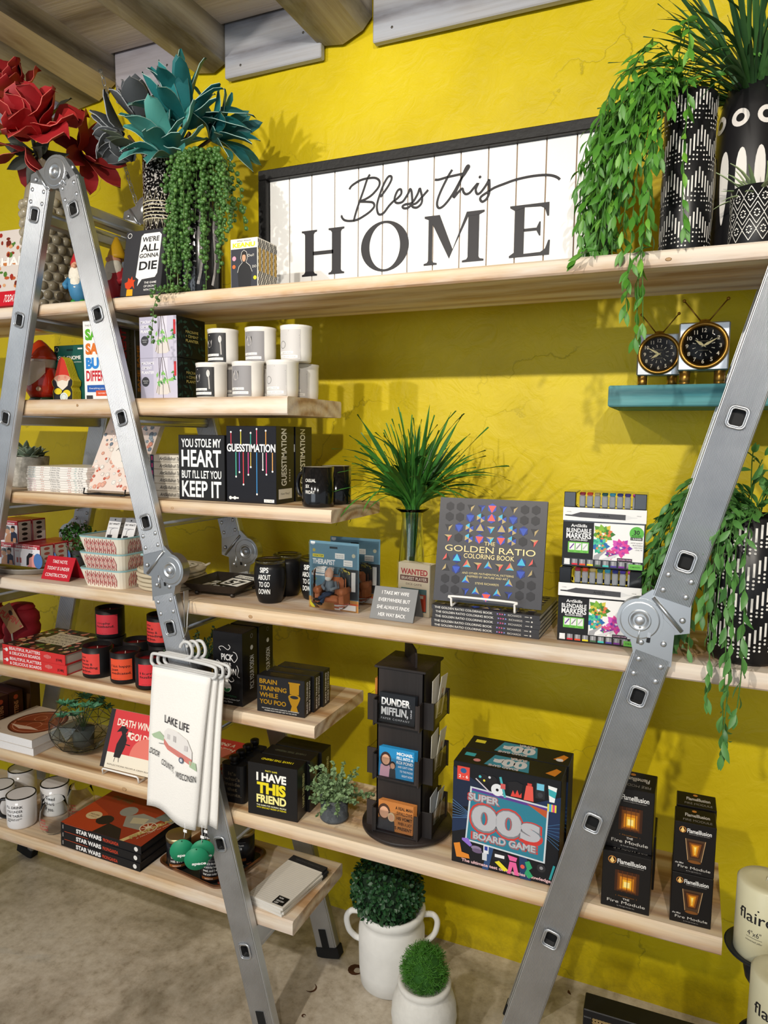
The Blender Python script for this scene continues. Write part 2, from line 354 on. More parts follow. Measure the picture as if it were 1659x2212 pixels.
class Print:
    """flat print laid on a face; u,v run 0..1 over the face, mp maps them to 3D"""
    def __init__(s, mp, w, h, curved=False): s.mp = mp; s.w = w; s.h = h; s.b = MB(); s.mats = []; s.n = 0; s.curved = curved
    def mi(s, c):
        m = c if not isinstance(c, str) else cm(c, 0.45, var=0.0)
        if m not in s.mats: s.mats.append(m)
        return s.mats.index(m)
    def put(s, pts, faces, c):
        s.n += 1; e = 0.00022+0.00004*min(s.n, 14)+0.000003*s.n
        s.b.add([s.mp(u, v, e) for u, v in pts], faces, s.mi(c)); return s
    def rect(s, u0, v0, u1, v1, c):
        if s.curved:
            k = max(2, int(abs(u1-u0)*24)); pts = [(u0+(u1-u0)*i/k, v) for v in (v0, v1) for i in range(k+1)]
            return s.put(pts, [(i, i+1, k+2+i, k+1+i) for i in range(k)], c)
        return s.put([(u0, v0), (u1, v0), (u1, v1), (u0, v1)], [(0, 1, 2, 3)], c)
    def poly(s, pts, c): return s.put(pts, [tuple(range(len(pts)))], c)
    def disc(s, u, v, r, c, n=20, ry=None, a0=0, a1=2*pi):
        """r in fractions of the face width"""
        ry = ry if ry is not None else r*s.w/s.h
        full = abs(a1-a0-2*pi) < 1e-6
        return s.poly([(u+r*cos(a0+(a1-a0)*i/(n if full else n-1)), v+ry*sin(a0+(a1-a0)*i/(n if full else n-1))) for i in range(n)], c)
    def ring(s, u, v, r, t, c, n=28, ry=None):
        k = s.w/s.h; ry = ry if ry is not None else r*k; q = ry/r
        pts = [(u+x*cos(2*pi*i/n), v+x*q*sin(2*pi*i/n)) for x in (r, r-t) for i in range(n)]
        return s.put(pts, [(i, (i+1) % n, n+(i+1) % n, n+i) for i in range(n)], c)
    def line(s, pts, t, c):
        """stroke of width t (fraction of the face width)"""
        P = [(u*s.w, v*s.h) for u, v in pts]; T = t*s.w/2; L = []; Rr = []
        for i, (x, y) in enumerate(P):
            a = P[max(i-1, 0)]; b = P[min(i+1, len(P)-1)]; dx, dy = b[0]-a[0], b[1]-a[1]; l = hypot(dx, dy) or 1
            L.append(((x-dy/l*T)/s.w, (y+dx/l*T)/s.h)); Rr.append(((x+dy/l*T)/s.w, (y-dx/l*T)/s.h))
        n = len(P); return s.put(L+Rr, [(i, i+n, i+n+1, i+1) for i in range(n-1)], c)
    def text(s, t, u, v, w=None, h=None, c='#ffffff', al='c', bold=0.0, sp=1.0, rot=0.0, shear=0.0):
        cap = 0.73; tw0 = glyphs(t, 0.0, sp)[2]
        if bold and w: bold *= 0.75*max(.35, min(1, (w*s.w/tw0)/((h*s.h/cap) if h else w*s.w/tw0)))
        elif bold: bold *= .75
        vs, fs, tw = glyphs(t, round(bold, 4), sp)
        if h is None: h = w*s.w/tw*cap/s.h
        sy = h*s.h/cap; sx = (w*s.w/tw) if w else sy
        off = {'c': -tw/2, 'l': 0, 'r': -tw}[al]; ca, sa = cos(radians(rot)), sin(radians(rot)); pts = []
        for x, y in vs:
            X = (x+off)*sx+shear*(y-cap/2)*sy; Y = (y-cap/2)*sy
            pts.append((u+(X*ca-Y*sa)/s.w, v+(X*sa+Y*ca)/s.h))
        return s.put(pts, fs, c)
    def build(s, name, parent):
        return s.b.build(name, s.mats or [M_BLACK], parent)
def face(O, U, V):
    O, U, V = Vector(O), Vector(U), Vector(V); Nn = U.cross(V).normalized()
    return Print(lambda u, v, e: O+U*u+V*v+Nn*e, U.length, V.length)
def front(w, h, y=0.0, x0=0.0, z0=0.0): return face((x0, y, z0), (w, 0, 0), (0, 0, h))
def right(w, d, h): return face((w, 0, 0), (0, d, 0), (0, 0, h))
def topf(w, d, h): return face((0, 0, h), (w, 0, 0), (0, d, 0))
def wrap(r, z0, z1, a0, a1, c=(0, 0), rf=None):
    """print on a turned surface; a0..a1 are angles in degrees (270 faces the room)"""
    a0, a1 = radians(a0), radians(a1)
    def mp(u, v, e):
        a = a0+(a1-a0)*u; z = z0+(z1-z0)*v; q = (rf(z) if rf else r)+e
        return Vector((c[0]+q*cos(a), c[1]+q*sin(a), z))
    return Print(mp, r*abs(a1-a0), abs(z1-z0), True)
def carton(name, label, cat, loc, rz, w, d, h, col, group=None, c=0.0012, rough=0.35):
    m = col if not isinstance(col, str) else cm(col, rough)
    o = MB().box(0, w, 0, d, 0, h, 0, c).build(name, m, None, loc, (0, 0, radians(rz)))
    return tag(o, label, cat, group)
# ================================================================== the room
def room():
    b = MB(); nx, nz = 150, 110; X0, X1, Z0, Z1 = -4.2, 2.2, -0.02, 2.9
    vs = []
    for k in range(nz+1):
        for i in range(nx+1):
            x = X0+(X1-X0)*i/nx; z = Z0+(Z1-Z0)*k/nz
            d = noise.noise((x*1.7, z*1.7, 3.1))*0.007+noise.noise((x*5, z*5, 7.7))*0.004+noise.noise((x*13, z*13, 1.2))*0.0016
            vs.append((x, 2.0+d, z))
    fs = [(k*(nx+1)+i, k*(nx+1)+i+1, (k+1)*(nx+1)+i+1, (k+1)*(nx+1)+i) for k in range(nz) for i in range(nx)]
    b.add(vs, fs, 0, True); o = len(b.v); b.box(X0, X1, 2.03, 2.15, Z0, Z1)
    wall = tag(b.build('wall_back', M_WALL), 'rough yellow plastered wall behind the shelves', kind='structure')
    fl = MB().box(-5, 4, -5, 2.05, -0.1, 0).build('floor', M_FLOOR); tag(fl, 'worn beige concrete floor with dark stains', kind='structure')
    ma = cm('#4a2a16', 0.7, var=0.2, scale=60)
    for cx, cy, r, a0, a1, t in ((-0.93, 1.655, .017, -2.2, 1.5, .006), (-0.845, 1.77, .022, 0, 6.28, .02), (-.27, 1.93, .03, .2, .9, .008), (-.9, 1.56, .006, 0, 6.2, .005)):
        pts = [(cx+r*cos(a0+(a1-a0)*i/12), cy+r*sin(a0+(a1-a0)*i/12), .0006) for i in range(13)]
        pts2 = [(cx+(r-t*sin(pi*i/12))*cos(a0+(a1-a0)*i/12), cy+(r-t*sin(pi*i/12))*sin(a0+(a1-a0)*i/12), .0006) for i in range(13)]
        MB().add(pts+pts2, [(i, i+1, i+14, i+13) for i in range(12)]).build('stain', ma, fl)
    ce = MB().box(-5, 4, -5, 2.1, 2.9, 2.98).build('ceiling', M_CEIL); tag(ce, 'weathered plank ceiling above the beams', kind='structure')
    y = 1.955; k = 0
    while y > -4.5:
        wd = (0.34, 0.30, 0.33)[k % 3]
        MB().box(-4.5, 3.5, y-wd+.004, y, 2.852+0.004*(k % 2), 2.9, 0, .002).build('plank', M_CEIL, ce); y -= wd; k += 1
    def beam(poly, mats, y0=-4.5, y1=1.985, label=''):
        m = MB(); n = len(poly); ny = 60; vs = []
        for j in range(ny+1):
            y = y0+(y1-y0)*j/ny
            for i, (x, z) in enumerate(poly):
                vs.append((x+0.010*noise.noise((i*3.3, y*1.9, x*5)), y, z+(0.009*noise.noise((i*2.7, y*2.3, 9)) if z < 2.84 else 0)))
        fs = []
        for j in range(ny):
            for i in range(n-1): fs.append((j*n+i, (j+1)*n+i, (j+1)*n+i+1, j*n+i+1))
        m.add(vs, fs, 0, False)
        for q in range(len(m.f)):
            m.m[q] = mats[q % (n-1)]
        m.f.append(tuple(ny*n+i for i in range(n))[::-1]); m.m.append(0); m.s.append(False)
        o = m.build('ceiling_beam', [M_BEAM, M_BARK]); return tag(o, label, 'beam', 'hewn ceiling beams')
    beam([(-1.872, 2.88), (-1.870, 2.80), (-1.880, 2.775), (-1.955, 2.735), (-2.06, 2.715), (-2.12, 2.74), (-2.13, 2.88)], [0, 0, 1, 0, 0, 0], label='hewn beam above the red flowers with a pale worm-eaten lower edge')
    beam([(-1.418, 2.88), (-1.420, 2.79), (-1.43, 2.755), (-1.475, 2.738), (-1.545, 2.742), (-1.58, 2.775), (-1.585, 2.88)], [0]*6, label='olive brown hewn beam ending above the teal flowers')
    beam([(-0.916, 2.88), (-0.918, 2.79), (-0.945, 2.755), (-1.01, 2.734), (-1.085, 2.736), (-1.105, 2.765), (-1.12, 2.88)], [0]*6, label='broad cracked beam ending above the left of the framed sign')
    beam([(-0.44, 2.88), (-0.44, 2.84), (-0.45, 2.815), (-0.55, 2.81), (-0.60, 2.82), (-0.61, 2.84), (-0.615, 2.88)], [0]*6, y1=1.955, label='shallow beam whose end just shows at the top edge, right of the broad beam')
    beam([(0.05, 2.88), (0.05, 2.79), (0.03, 2.755), (-0.03, 2.738), (-0.09, 2.74), (-0.11, 2.775), (-0.115, 2.88)], [0]*6, label='hewn beam above the tall leafy plant by the oval vase')
    k = 0
    for x0, x1, z0, mt, lb in ((-1.417, -1.073, 2.697, M_BLOCK, 'grey weathered board between the two middle beams'), (-0.905, 1.4, 2.703, M_BLOCK, 'long grey board above the framed sign'),
                               (-1.865, -1.583, 2.700, M_BLOCKL, 'pale lavender board behind the teal flowers'), (-3.4, -2.12, 2.700, M_BLOCKL, 'pale lavender board behind the upper red bloom')):
        k += 1
        o = MB().box(x0, x1, 1.966, 1.99, z0, 2.88, 0, .003).build('trim_%d' % k, mt); tag(o, lb, kind='structure')
        n = max(2, int((x1-x0)/.35)); mn = MB(); mn.sphere((0, 0, 0), .004, 8, 4, 0, (1, .4, 1)); me = mn.mesh('nail_head', cm('#5a5650', .5, .7))
        for i in range(n): link('nail_head', me, o, (x0+.06+(x1-x0-.12)*i/max(1, n-1), 1.966, z0+.03+.05*(i % 2)))
room()

# ================================================================== ladders
RZ = [.246, .522, .800, 1.080, 1.353, 1.622, 1.890, 2.162]
SHB = {0: .303, 1: .565, 2: .841, 3: 1.114, 4: 1.376, 5: 1.630, 6: 1.904}      # underside of the board carried by a rung
SK = 0.267
def rrect(a, b, r, n=4):
    p = []
    for sx, sy, st in ((1, 1, 0), (-1, 1, pi/2), (-1, -1, pi), (1, -1, 1.5*pi)):
        for i in range(n+1):
            t = st+pi/2*i/n; p.append((sx*(a-r)+r*cos(t), sy*(b-r)+r*sin(t)))
    return p
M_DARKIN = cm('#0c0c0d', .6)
RIV = MB().sphere((0, 0, 0), .0058, 10, 6, 0, (1, .55, 1)).mesh('rivet', M_ALUS)
def stile(parent, p0, p1, y0, y1, holes, W2=.036, mat=M_ALU, name='stile'):
    """box-section rail from p0 (top) to p1 (bottom), both (x,z); holes are distances from the top"""
    d = Vector((p1[0]-p0[0], 0, p1[1]-p0[1])); Ln = d.length; d.normalize()
    t = Vector((-d.z, 0, d.x))          # across; local +X
    if t.x < 0: t = -t
    # object frame: X across, Y depth, Z up the rail
    z = -d; o_m = Matrix(((t.x, 0, z.x, p0[0]), (0, 1, 0, 0), (t.z, 0, z.z, p0[1]), (0, 0, 0, 1)))
    b = MB(); th = y1-y0; e = .004
    # faces: front with holes, back with holes, two sides
    hole = rrect(.0125, .0155, .006)
    cuts = [0.0]
    for h in holes: cuts += [-(h-.03), -(h+.03)]
    cuts.append(-Ln)
    for yy, fl in ((y0, False), (y1, True)):
        for k in range(0, len(cuts), 2):
            a, c = cuts[k], cuts[k+1]
            q = [(-W2+e, yy, a), (-W2+e, yy, c), (W2-e, yy, c), (W2-e, yy, a)]
            b.add(q, [(0, 1, 2, 3) if not fl else (3, 2, 1, 0)])
        for h in holes:
            n = len(hole); out = []
            for (x, zz) in hole:
                m = max(abs(x)/(W2-e), abs(zz)/.03); out.append((x/m, zz/m))
            # make sure corners are included
            for cx, cz in ((1, 1), (-1, 1), (-1, -1), (1, -1)):
                i = max(range(n), key=lambda i: cx*out[i][0]/(W2-e)+cz*out[i][1]/.03); out[i] = (cx*(W2-e), cz*.03)
            vs = [(x, yy, -h+zz) for x, zz in hole]+[(x, yy, -h+zz) for x, zz in out]
            fs = [(i, (i+1) % n, n+(i+1) % n, n+i) for i in range(n)]
            b.add(vs, fs if not fl else [f[::-1] for f in fs])
    for sx in (-1, 1):
        V = [(sx*(W2-e), y0, 0), (sx*W2, y0+e, 0), (sx*W2, y1-e, 0), (sx*(W2-e), y1, 0)]; V += [(x, y, -Ln) for x, y, _ in V]
        for i in range(3):
            q = (i, i+1, i+5, i+4); b.add([V[j] for j in q], [(0, 1, 2, 3) if sx < 0 else (3, 2, 1, 0)])
    for zz in (0, -Ln):
        b.add([(-W2, y0+e, zz), (W2, y0+e, zz), (W2, y1, zz), (-W2, y1, zz)], [(0, 1, 2, 3)])
    o = link(name, b.mesh(name, mat), parent, mat=o_m)
    return o, t, o_m
def ladder(label, xc, legs, pvx):
    root = thing('folding_ladder', label, 'ladder', (xc, 1.6, 0), 0, 'folding ladders carrying the boards')
    ox = xc
    def A(z, s): return s*(0.070+(2.162-z)*SK)
    mesh_rung = {}
    for s in legs:
        for yf, yb in ((1.436-1.6, 1.463-1.6), (1.775-1.6, 1.802-1.6)):
            front_ = yf < -0.1
            segs = ((2.238, 1.275, [4, 5, 6, 7]), (1.165, .030, [0, 1, 2, 3]))
            for si, (za, zb, rl) in enumerate(segs):
                p0 = (A(za, s), za); p1 = (A(zb, s), zb); k = hypot(1, SK)
                st, t, d = stile(root, p0, p1, yf, yb, sorted((za-RZ[r])*k for r in rl))
                # rivets where the hinge tongues are fixed
                for end, sg in (((0.0), 1), ((za-zb)*k, -1)):
                    if si == 1 and sg == -1: continue
                    for dx, dz in ((-.021, .016), (.021, .016), (-.021, .047), (.021, .047)):
                        link('rivet', RIV, st, (dx, yf, -(end+sg*dz)))
                if si == 1:      # rubber foot
                    Ln = (za-zb)*k
                    fb = MB().box(-.038, .040, yf-.003, yb+.003, -Ln-.028, -Ln+.006, 0, .003).box(-.012, .012, yf-.0015, yf+.002, -Ln+.004, -Ln+.062)
                    fo = link('foot', fb.mesh('foot', M_BLACKRUB), root, mat=d)
        # rungs
        for r, z in enumerate(RZ):
            x = A(z, s); top = SHB.get(r, z+.017)-z
            ang = atan2(SK*s, 1)
            b = MB(); o1 = rrect(.0145, .0175, .007); i1 = rrect(.0115, .0145, .005); n = len(o1)
            ys = (1.434-1.6, 1.806-1.6)
            V = [(a, y, c) for y in ys for a, c in o1]+[(a, y, c) for y in ys for a, c in i1]
            F = [(i, (i+1) % n, n+(i+1) % n, n+i)[::-1] for i in range(n)]+[(2*n+i, 2*n+(i+1) % n, 3*n+(i+1) % n, 3*n+i) for i in range(n)]
            F += [(i, (i+1) % n, 2*n+(i+1) % n, 2*n+i) for i in range(n)]
            b.add(V, F, 0, True)
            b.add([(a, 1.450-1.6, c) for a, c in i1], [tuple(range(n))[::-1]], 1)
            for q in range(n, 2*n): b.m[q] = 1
            g = link('rung', b.mesh('rung', [M_ALUS, M_DARKIN]), root, mat=Matrix.Translation((x, 0, z)) @ Matrix.Rotation(ang if s < 0 else -abs(ang), 4, 'Y') if False else Matrix.Translation((x, 0, z)) @ Matrix.Rotation(-s*abs(ang), 4, 'Y'))
            rm = MB(); pts = [(a*1.12, 1.4335-1.6, c*1.10) for a, c in rrect(.0145, .0175, .008)]; rm.tube(pts+[pts[0]], .0024, 6, 0, False)
            link('rim', rm.mesh('rim', M_ALUS), g)
            tr = MB().box(-.016, .016, 1.4635-1.6, 1.7745-1.6, -.02, min(top, .06), 0, .003)
            for q in (-.010, 0, .010): tr.box(q-.002, q+.002, 1.466-1.6, 1.772-1.6, top-.0005 if r == 7 else .0, (top+.002) if r == 7 else .001)
            to = link('tread', tr.mesh('tread', M_ALUS), root, (x, 0, z))
        # knee hinges, front and back
        for yf in (1.436-1.6, 1.775-1.6):
            hinge(root, A(1.275, s), 1.275, A(1.165, s), 1.165, pvx if s > 0 else -pvx, 1.232, s, yf)
    # apex hinges
    for yf in (1.436-1.6, 1.775-1.6):
        apex(root, A, 2.238, (0.010, 2.262), yf)
    return root
def hull(pts):
    pts = sorted(set((round(a, 6), round(b, 6)) for a, b in pts))
    def half(P):
        h = []
        for p in P:
            while len(h) > 1 and (h[-1][0]-h[-2][0])*(p[1]-h[-2][1])-(h[-1][1]-h[-2][1])*(p[0]-h[-2][0]) <= 0: h.pop()
            h.append(p)
        return h
    a = half(pts); c = half(pts[::-1]); return a[:-1]+c[:-1]
def circ(c, r, n=28): return [(c[0]+r*cos(2*pi*i/n), c[1]+r*sin(2*pi*i/n)) for i in range(n)]
def plate(b, poly, y0, y1, mi=0): b.prism(poly, (0, y0, 0), (1, 0, 0), (0, 0, 1), (0, y1-y0, 0), mi)
def hinge_face(h, root, P, r, y, ribdir, slotpos, rivs):
    # dished boss, bolt, rib, lock slot, rivets
    b = MB(); prof = [(r*.86, 0.0), (r*.85, .0014), (r*.80, .0020), (r*.50, .0020), (r*.46, .0029), (r*.40, .0029), (r*.29, .0005), (0, .0005)]
    b.lathe(prof, 40, 0, False); b.xf(Matrix.Translation((P[0], y, P[1])) @ Matrix.Rotation(pi/2, 4, 'X'))
    link('boss', b.mesh('boss', M_GALV), h)
    b = MB().lathe([(.0095, 0), (.0095, .004), (.0075, .006), (0, .006)], 12); b.xf(Matrix.Translation((P[0], y, P[1])) @ Matrix.Rotation(pi/2, 4, 'X'))
    link('pivot_bolt', b.mesh('pivot_bolt', M_ALUS), h)
    u = Vector((ribdir[0], 0, ribdir[1])).normalized(); w = Vector((-u.z, 0, u.x)); c = Vector((slotpos[0], y, slotpos[1]))
    q = rrect(.0034, .0105, .0012, 2); b = MB().prism(q, c, w, u, (0, -.0009, 0)); link('lock_slot', b.mesh('lock_slot', M_BLACK), h)
    b = MB().prism(rrect(.0030, .0048, .001, 2), c+u*.0048, w, u, (0, -.0026, 0)); link('lock_pin', b.mesh('lock_pin', M_ALUS), h)
    c2 = c+w*.0185*(1 if rivs[0][0] >= c.x else 1); b = MB().tube([c2-u*.016, c2+u*.018], .0026, 8); link('rib', b.mesh('rib', M_GALV), h)
    for a, z in rivs: link('rivet', RIV, h, (a, y, z))
def hinge(root, xa, za, xb, zb, px, pz, s, yf):
    Wd = .036; cs = cos(math.atan(SK)); dz = SK*Wd*cs; dx = Wd*cs
    h = link('knee_hinge', None, root)
    P = (px, pz)
    # across vector (outward) and corners of the two rail ends
    tx, tz = s*cs, s*SK*cs*s*s
    tz = SK*cs      # moving outward the cut rises
    def cor(x, z, k): return (x+s*cs*Wd*k, z+SK*cs*Wd*k)
    up = [cor(xa, za+.01, -1), cor(xa, za+.01, 1)]; lo = [cor(xb, zb-.01, -1), cor(xb, zb-.01, 1)]
    b = MB(); plate(b, hull(up+[cor(xa, za-.050, -1)]+circ((P[0], P[1]), .036)), yf+.002, yf+.012)
    link('upper_plate', b.mesh('upper_plate', M_GALV), h)
    b = MB(); plate(b, hull(lo+[cor(xb, zb+.065, -1.08)]+circ((P[0]-s*.012, P[1]-.01), .034)), yf+.0005, yf+.024); plate(b, circ(P, .043, 36), yf-.0005, yf+.026)
    link('lower_plate', b.mesh('lower_plate', M_GALV), h)
    m1, m2 = cor(xb, zb+.012, -.55), cor(xb, zb+.012, .62)
    hinge_face(h, root, P, .043, yf-.0005, (s*-.10, 1), (xb+s*.008, zb+.035), [(m1[0], m1[1]+.018), (m2[0], m2[1]+.006), cor(xa, za-.030, -.6)])
    e0 = Vector((*cor(xa, za-.005, .95), 0)); e1 = Vector((*cor(xa, za-.052, -.6), 0))
    b = MB().tube([(e0.x, yf+.001, e0.y), (e1.x, yf+.001, e1.y)], .004, 8); link('rib', b.mesh('rib', M_GALV), h)
def apex(root, A, z, P, yf):
    h = link('apex_hinge', None, root); cs = cos(math.atan(SK)); Wd = .036
    def cor(s, zz, k): return (A(zz, s)+s*cs*Wd*k, zz+SK*cs*Wd*k)
    b = MB(); plate(b, hull([cor(-1, z-.01, -1), cor(-1, z-.01, 1), cor(-1, z+.02, 1)]+circ((P[0]-.01, P[1]), .026)), yf+.002, yf+.012); link('upper_plate', b.mesh('upper_plate', M_GALV), h)
    b = MB(); plate(b, hull([cor(1, z-.01, -1), cor(1, z-.01, 1), (P[0]+.045, P[1]+.01)]+circ((P[0]+.008, P[1]+.004), .038)), yf+.0005, yf+.024); plate(b, circ(P, .043, 36), yf-.0005, yf+.026); link('lower_plate', b.mesh('lower_plate', M_GALV), h)
    hinge_face(h, root, P, .043, yf-.0005, (-.5, .8), (A(z, 1)+.004, z+.010), [cor(1, z, -.7), cor(1, z+.02, .8), cor(-1, z+.01, .4)])
    e0 = cor(-1, z+.03, .4); e1 = cor(-1, z-.008, -.9); b = MB().tube([(e0[0], yf+.001, e0[1]), (e1[0], yf+.001, e1[1])], .004, 8); link('rib', b.mesh('rib', M_GALV), h)
LAD1 = ladder('aluminium folding ladder standing as an A at the left, red and teal flowers above it', -1.584, (-1, 1), 0.361)
ladder('aluminium folding ladder leaning in from the right edge, in front of the marker boxes', 0.283, (-1, 1), 0.362)

# ================================================================== boards
def board(label, x0, x1, zb, zt, mat, y1=1.748):
    b = MB(); L = x1-x0; nx = 40; th = zt-zb
    sec = [(0, .004), (.004, 0), (y1-1.466-.004, 0), (y1-1.466, .004), (y1-1.466, th-.004), (y1-1.466-.004, th), (.004, th), (0, th-.004)]
    n = len(sec); vs = []
    for j in range(nx+1):
        x = -L/2+L*j/nx
        for i, (yy, zz) in enumerate(sec):
            w = noise.noise((x*3+zb*9, i*1.7, zb))*.0022
            vs.append((x, yy+(w if i in (0, 7) else 0), zz+(noise.noise((x*2.2, zb*7, 5))*.002 if i < 4 and False else 0)))
    fs = [(j*n+i, (j+1)*n+i, (j+1)*n+(i+1) % n, j*n+(i+1) % n) for j in range(nx) for i in range(n)]
    fs += [tuple(range(n)), tuple(nx*n+i for i in range(n))[::-1]]
    b.add(vs, fs)
    o = b.build('shelf_board', mat, None, ((x0+x1)/2, 1.466, zb)); tag(o, label, 'shelf', 'pine shelf boards')
    k = MB().lathe([(0.012, 0), (0.009, .0006), (.004, .0003), (0, .0003)], 14); me = k.mesh('knot', cm('#b08d66', .6, var=.3, scale=300))
    r = random.Random(int(zb*1000))
    for _ in range(max(1, int(L*0.6))):
        link('knot', me, o, (r.uniform(-L/2, L/2), -.0004, th*r.uniform(.35, .65)), (pi/2, 0, 0)).scale = (r.uniform(.3, .7), r.uniform(.25, .5), 1)
    return o
board('long top shelf board under the framed sign and the flower vases', -2.9, 1.5, 1.904, 1.935, M_PINE, 1.755)
board('short board under the white candles and planter boxes', -2.27, -.889, 1.630, 1.674, M_PINE)
board('short board under the black mugs and the block sign', -2.39, -.771, 1.376, 1.408, M_PINE2)
board('long board at mid height under the markers and the grass vase', -2.9, 1.5, 1.114, 1.148, M_PINE)
board('short board under the red-labelled black candles', -2.35, -.815, .841, .874, M_PINE2)
board('long low board under the card spinner and board games', -2.8, .102, .565, .602, M_PINE2)
board('lowest short board under the notepads and stacked red-brown books', -2.29, -.878, .303, .343, M_PINE)
# ================================================================== top shelf
def smooth(pts, k=5):
    P = [Vector((*p, 0)) if len(p) == 2 else Vector(p) for p in pts]; out = []
    for i in range(len(P)-1):
        a, b, c, d = P[max(i-1, 0)], P[i], P[i+1], P[min(i+2, len(P)-1)]
        for j in range(k):
            t = j/k; out.append(0.5*((2*b)+(c-a)*t+(2*a-5*b+4*c-d)*t*t+(3*b-a-3*c+d)*t**3))
    out.append(P[-1]); return out
SCRIPT = [
 [(-0.804, 2.254), (-0.812, 2.242), (-0.821, 2.219), (-0.836, 2.183), (-0.845, 2.159), (-0.850, 2.141)],
 [(-0.863, 2.224), (-0.855, 2.233), (-0.831, 2.243), (-0.807, 2.245), (-0.788, 2.243), (-0.777, 2.234), (-0.779, 2.220), (-0.797, 2.203), (-0.816, 2.194), (-0.832, 2.190), (-0.812, 2.187), (-0.795, 2.183), (-0.791, 2.173), (-0.802, 2.162), (-0.821, 2.152), (-0.840, 2.145), (-0.860, 2.144), (-0.877, 2.148), (-0.885, 2.157), (-0.884, 2.161)],
 [(-0.774, 2.194), (-0.755, 2.215), (-0.744, 2.232), (-0.744, 2.241), (-0.753, 2.241), (-0.765, 2.224), (-0.776, 2.199), (-0.783, 2.177), (-0.782, 2.160), (-0.776, 2.151), (-0.764, 2.154), (-0.750, 2.169), (-0.738, 2.179), (-0.727, 2.185), (-0.716, 2.195), (-0.717, 2.206), (-0.725, 2.205), (-0.732, 2.193), (-0.734, 2.181), (-0.727, 2.174), (-0.713, 2.175), (-0.704, 2.184), (-0.695, 2.197), (-0.692, 2.204), (-0.688, 2.198), (-0.686, 2.182), (-0.686, 2.168), (-0.697, 2.159), (-0.708, 2.159), (-0.712, 2.164), (-0.704, 2.168), (-0.686, 2.170), (-0.672, 2.188), (-0.666, 2.202), (-0.663, 2.195), (-0.659, 2.179), (-0.661, 2.165), (-0.672, 2.157), (-0.683, 2.159), (-0.686, 2.165), (-0.674, 2.168), (-0.659, 2.181), (-0.643, 2.196)],
 [(-0.581, 2.236), (-0.591, 2.222), (-0.606, 2.196), (-0.616, 2.174), (-0.619, 2.158), (-0.614, 2.149), (-0.603, 2.152), (-0.588, 2.166), (-0.573, 2.186), (-0.557, 2.212), (-0.549, 2.221), (-0.544, 2.228)],
 [(-0.626, 2.218), (-0.615, 2.217), (-0.593, 2.220), (-0.553, 2.223)],
 [(-0.544, 2.228), (-0.538, 2.237), (-0.542, 2.240), (-0.549, 2.230), (-0.561, 2.202), (-0.573, 2.178), (-0.576, 2.169), (-0.562, 2.183), (-0.554, 2.188), (-0.551, 2.180), (-0.545, 2.174), (-0.535, 2.176), (-0.523, 2.188), (-0.514, 2.196), (-0.520, 2.182), (-0.516, 2.171), (-0.508, 2.173), (-0.497, 2.185), (-0.489, 2.197), (-0.487, 2.201), (-0.486, 2.189), (-0.486, 2.170), (-0.492, 2.157), (-0.502, 2.151), (-0.508, 2.157), (-0.505, 2.164), (-0.490, 2.172), (-0.474, 2.180), (-0.450, 2.186), (-0.422, 2.192), (-0.386, 2.195), (-0.354, 2.194), (-0.335, 2.190), (-0.323, 2.184), (-0.318, 2.179)],
]
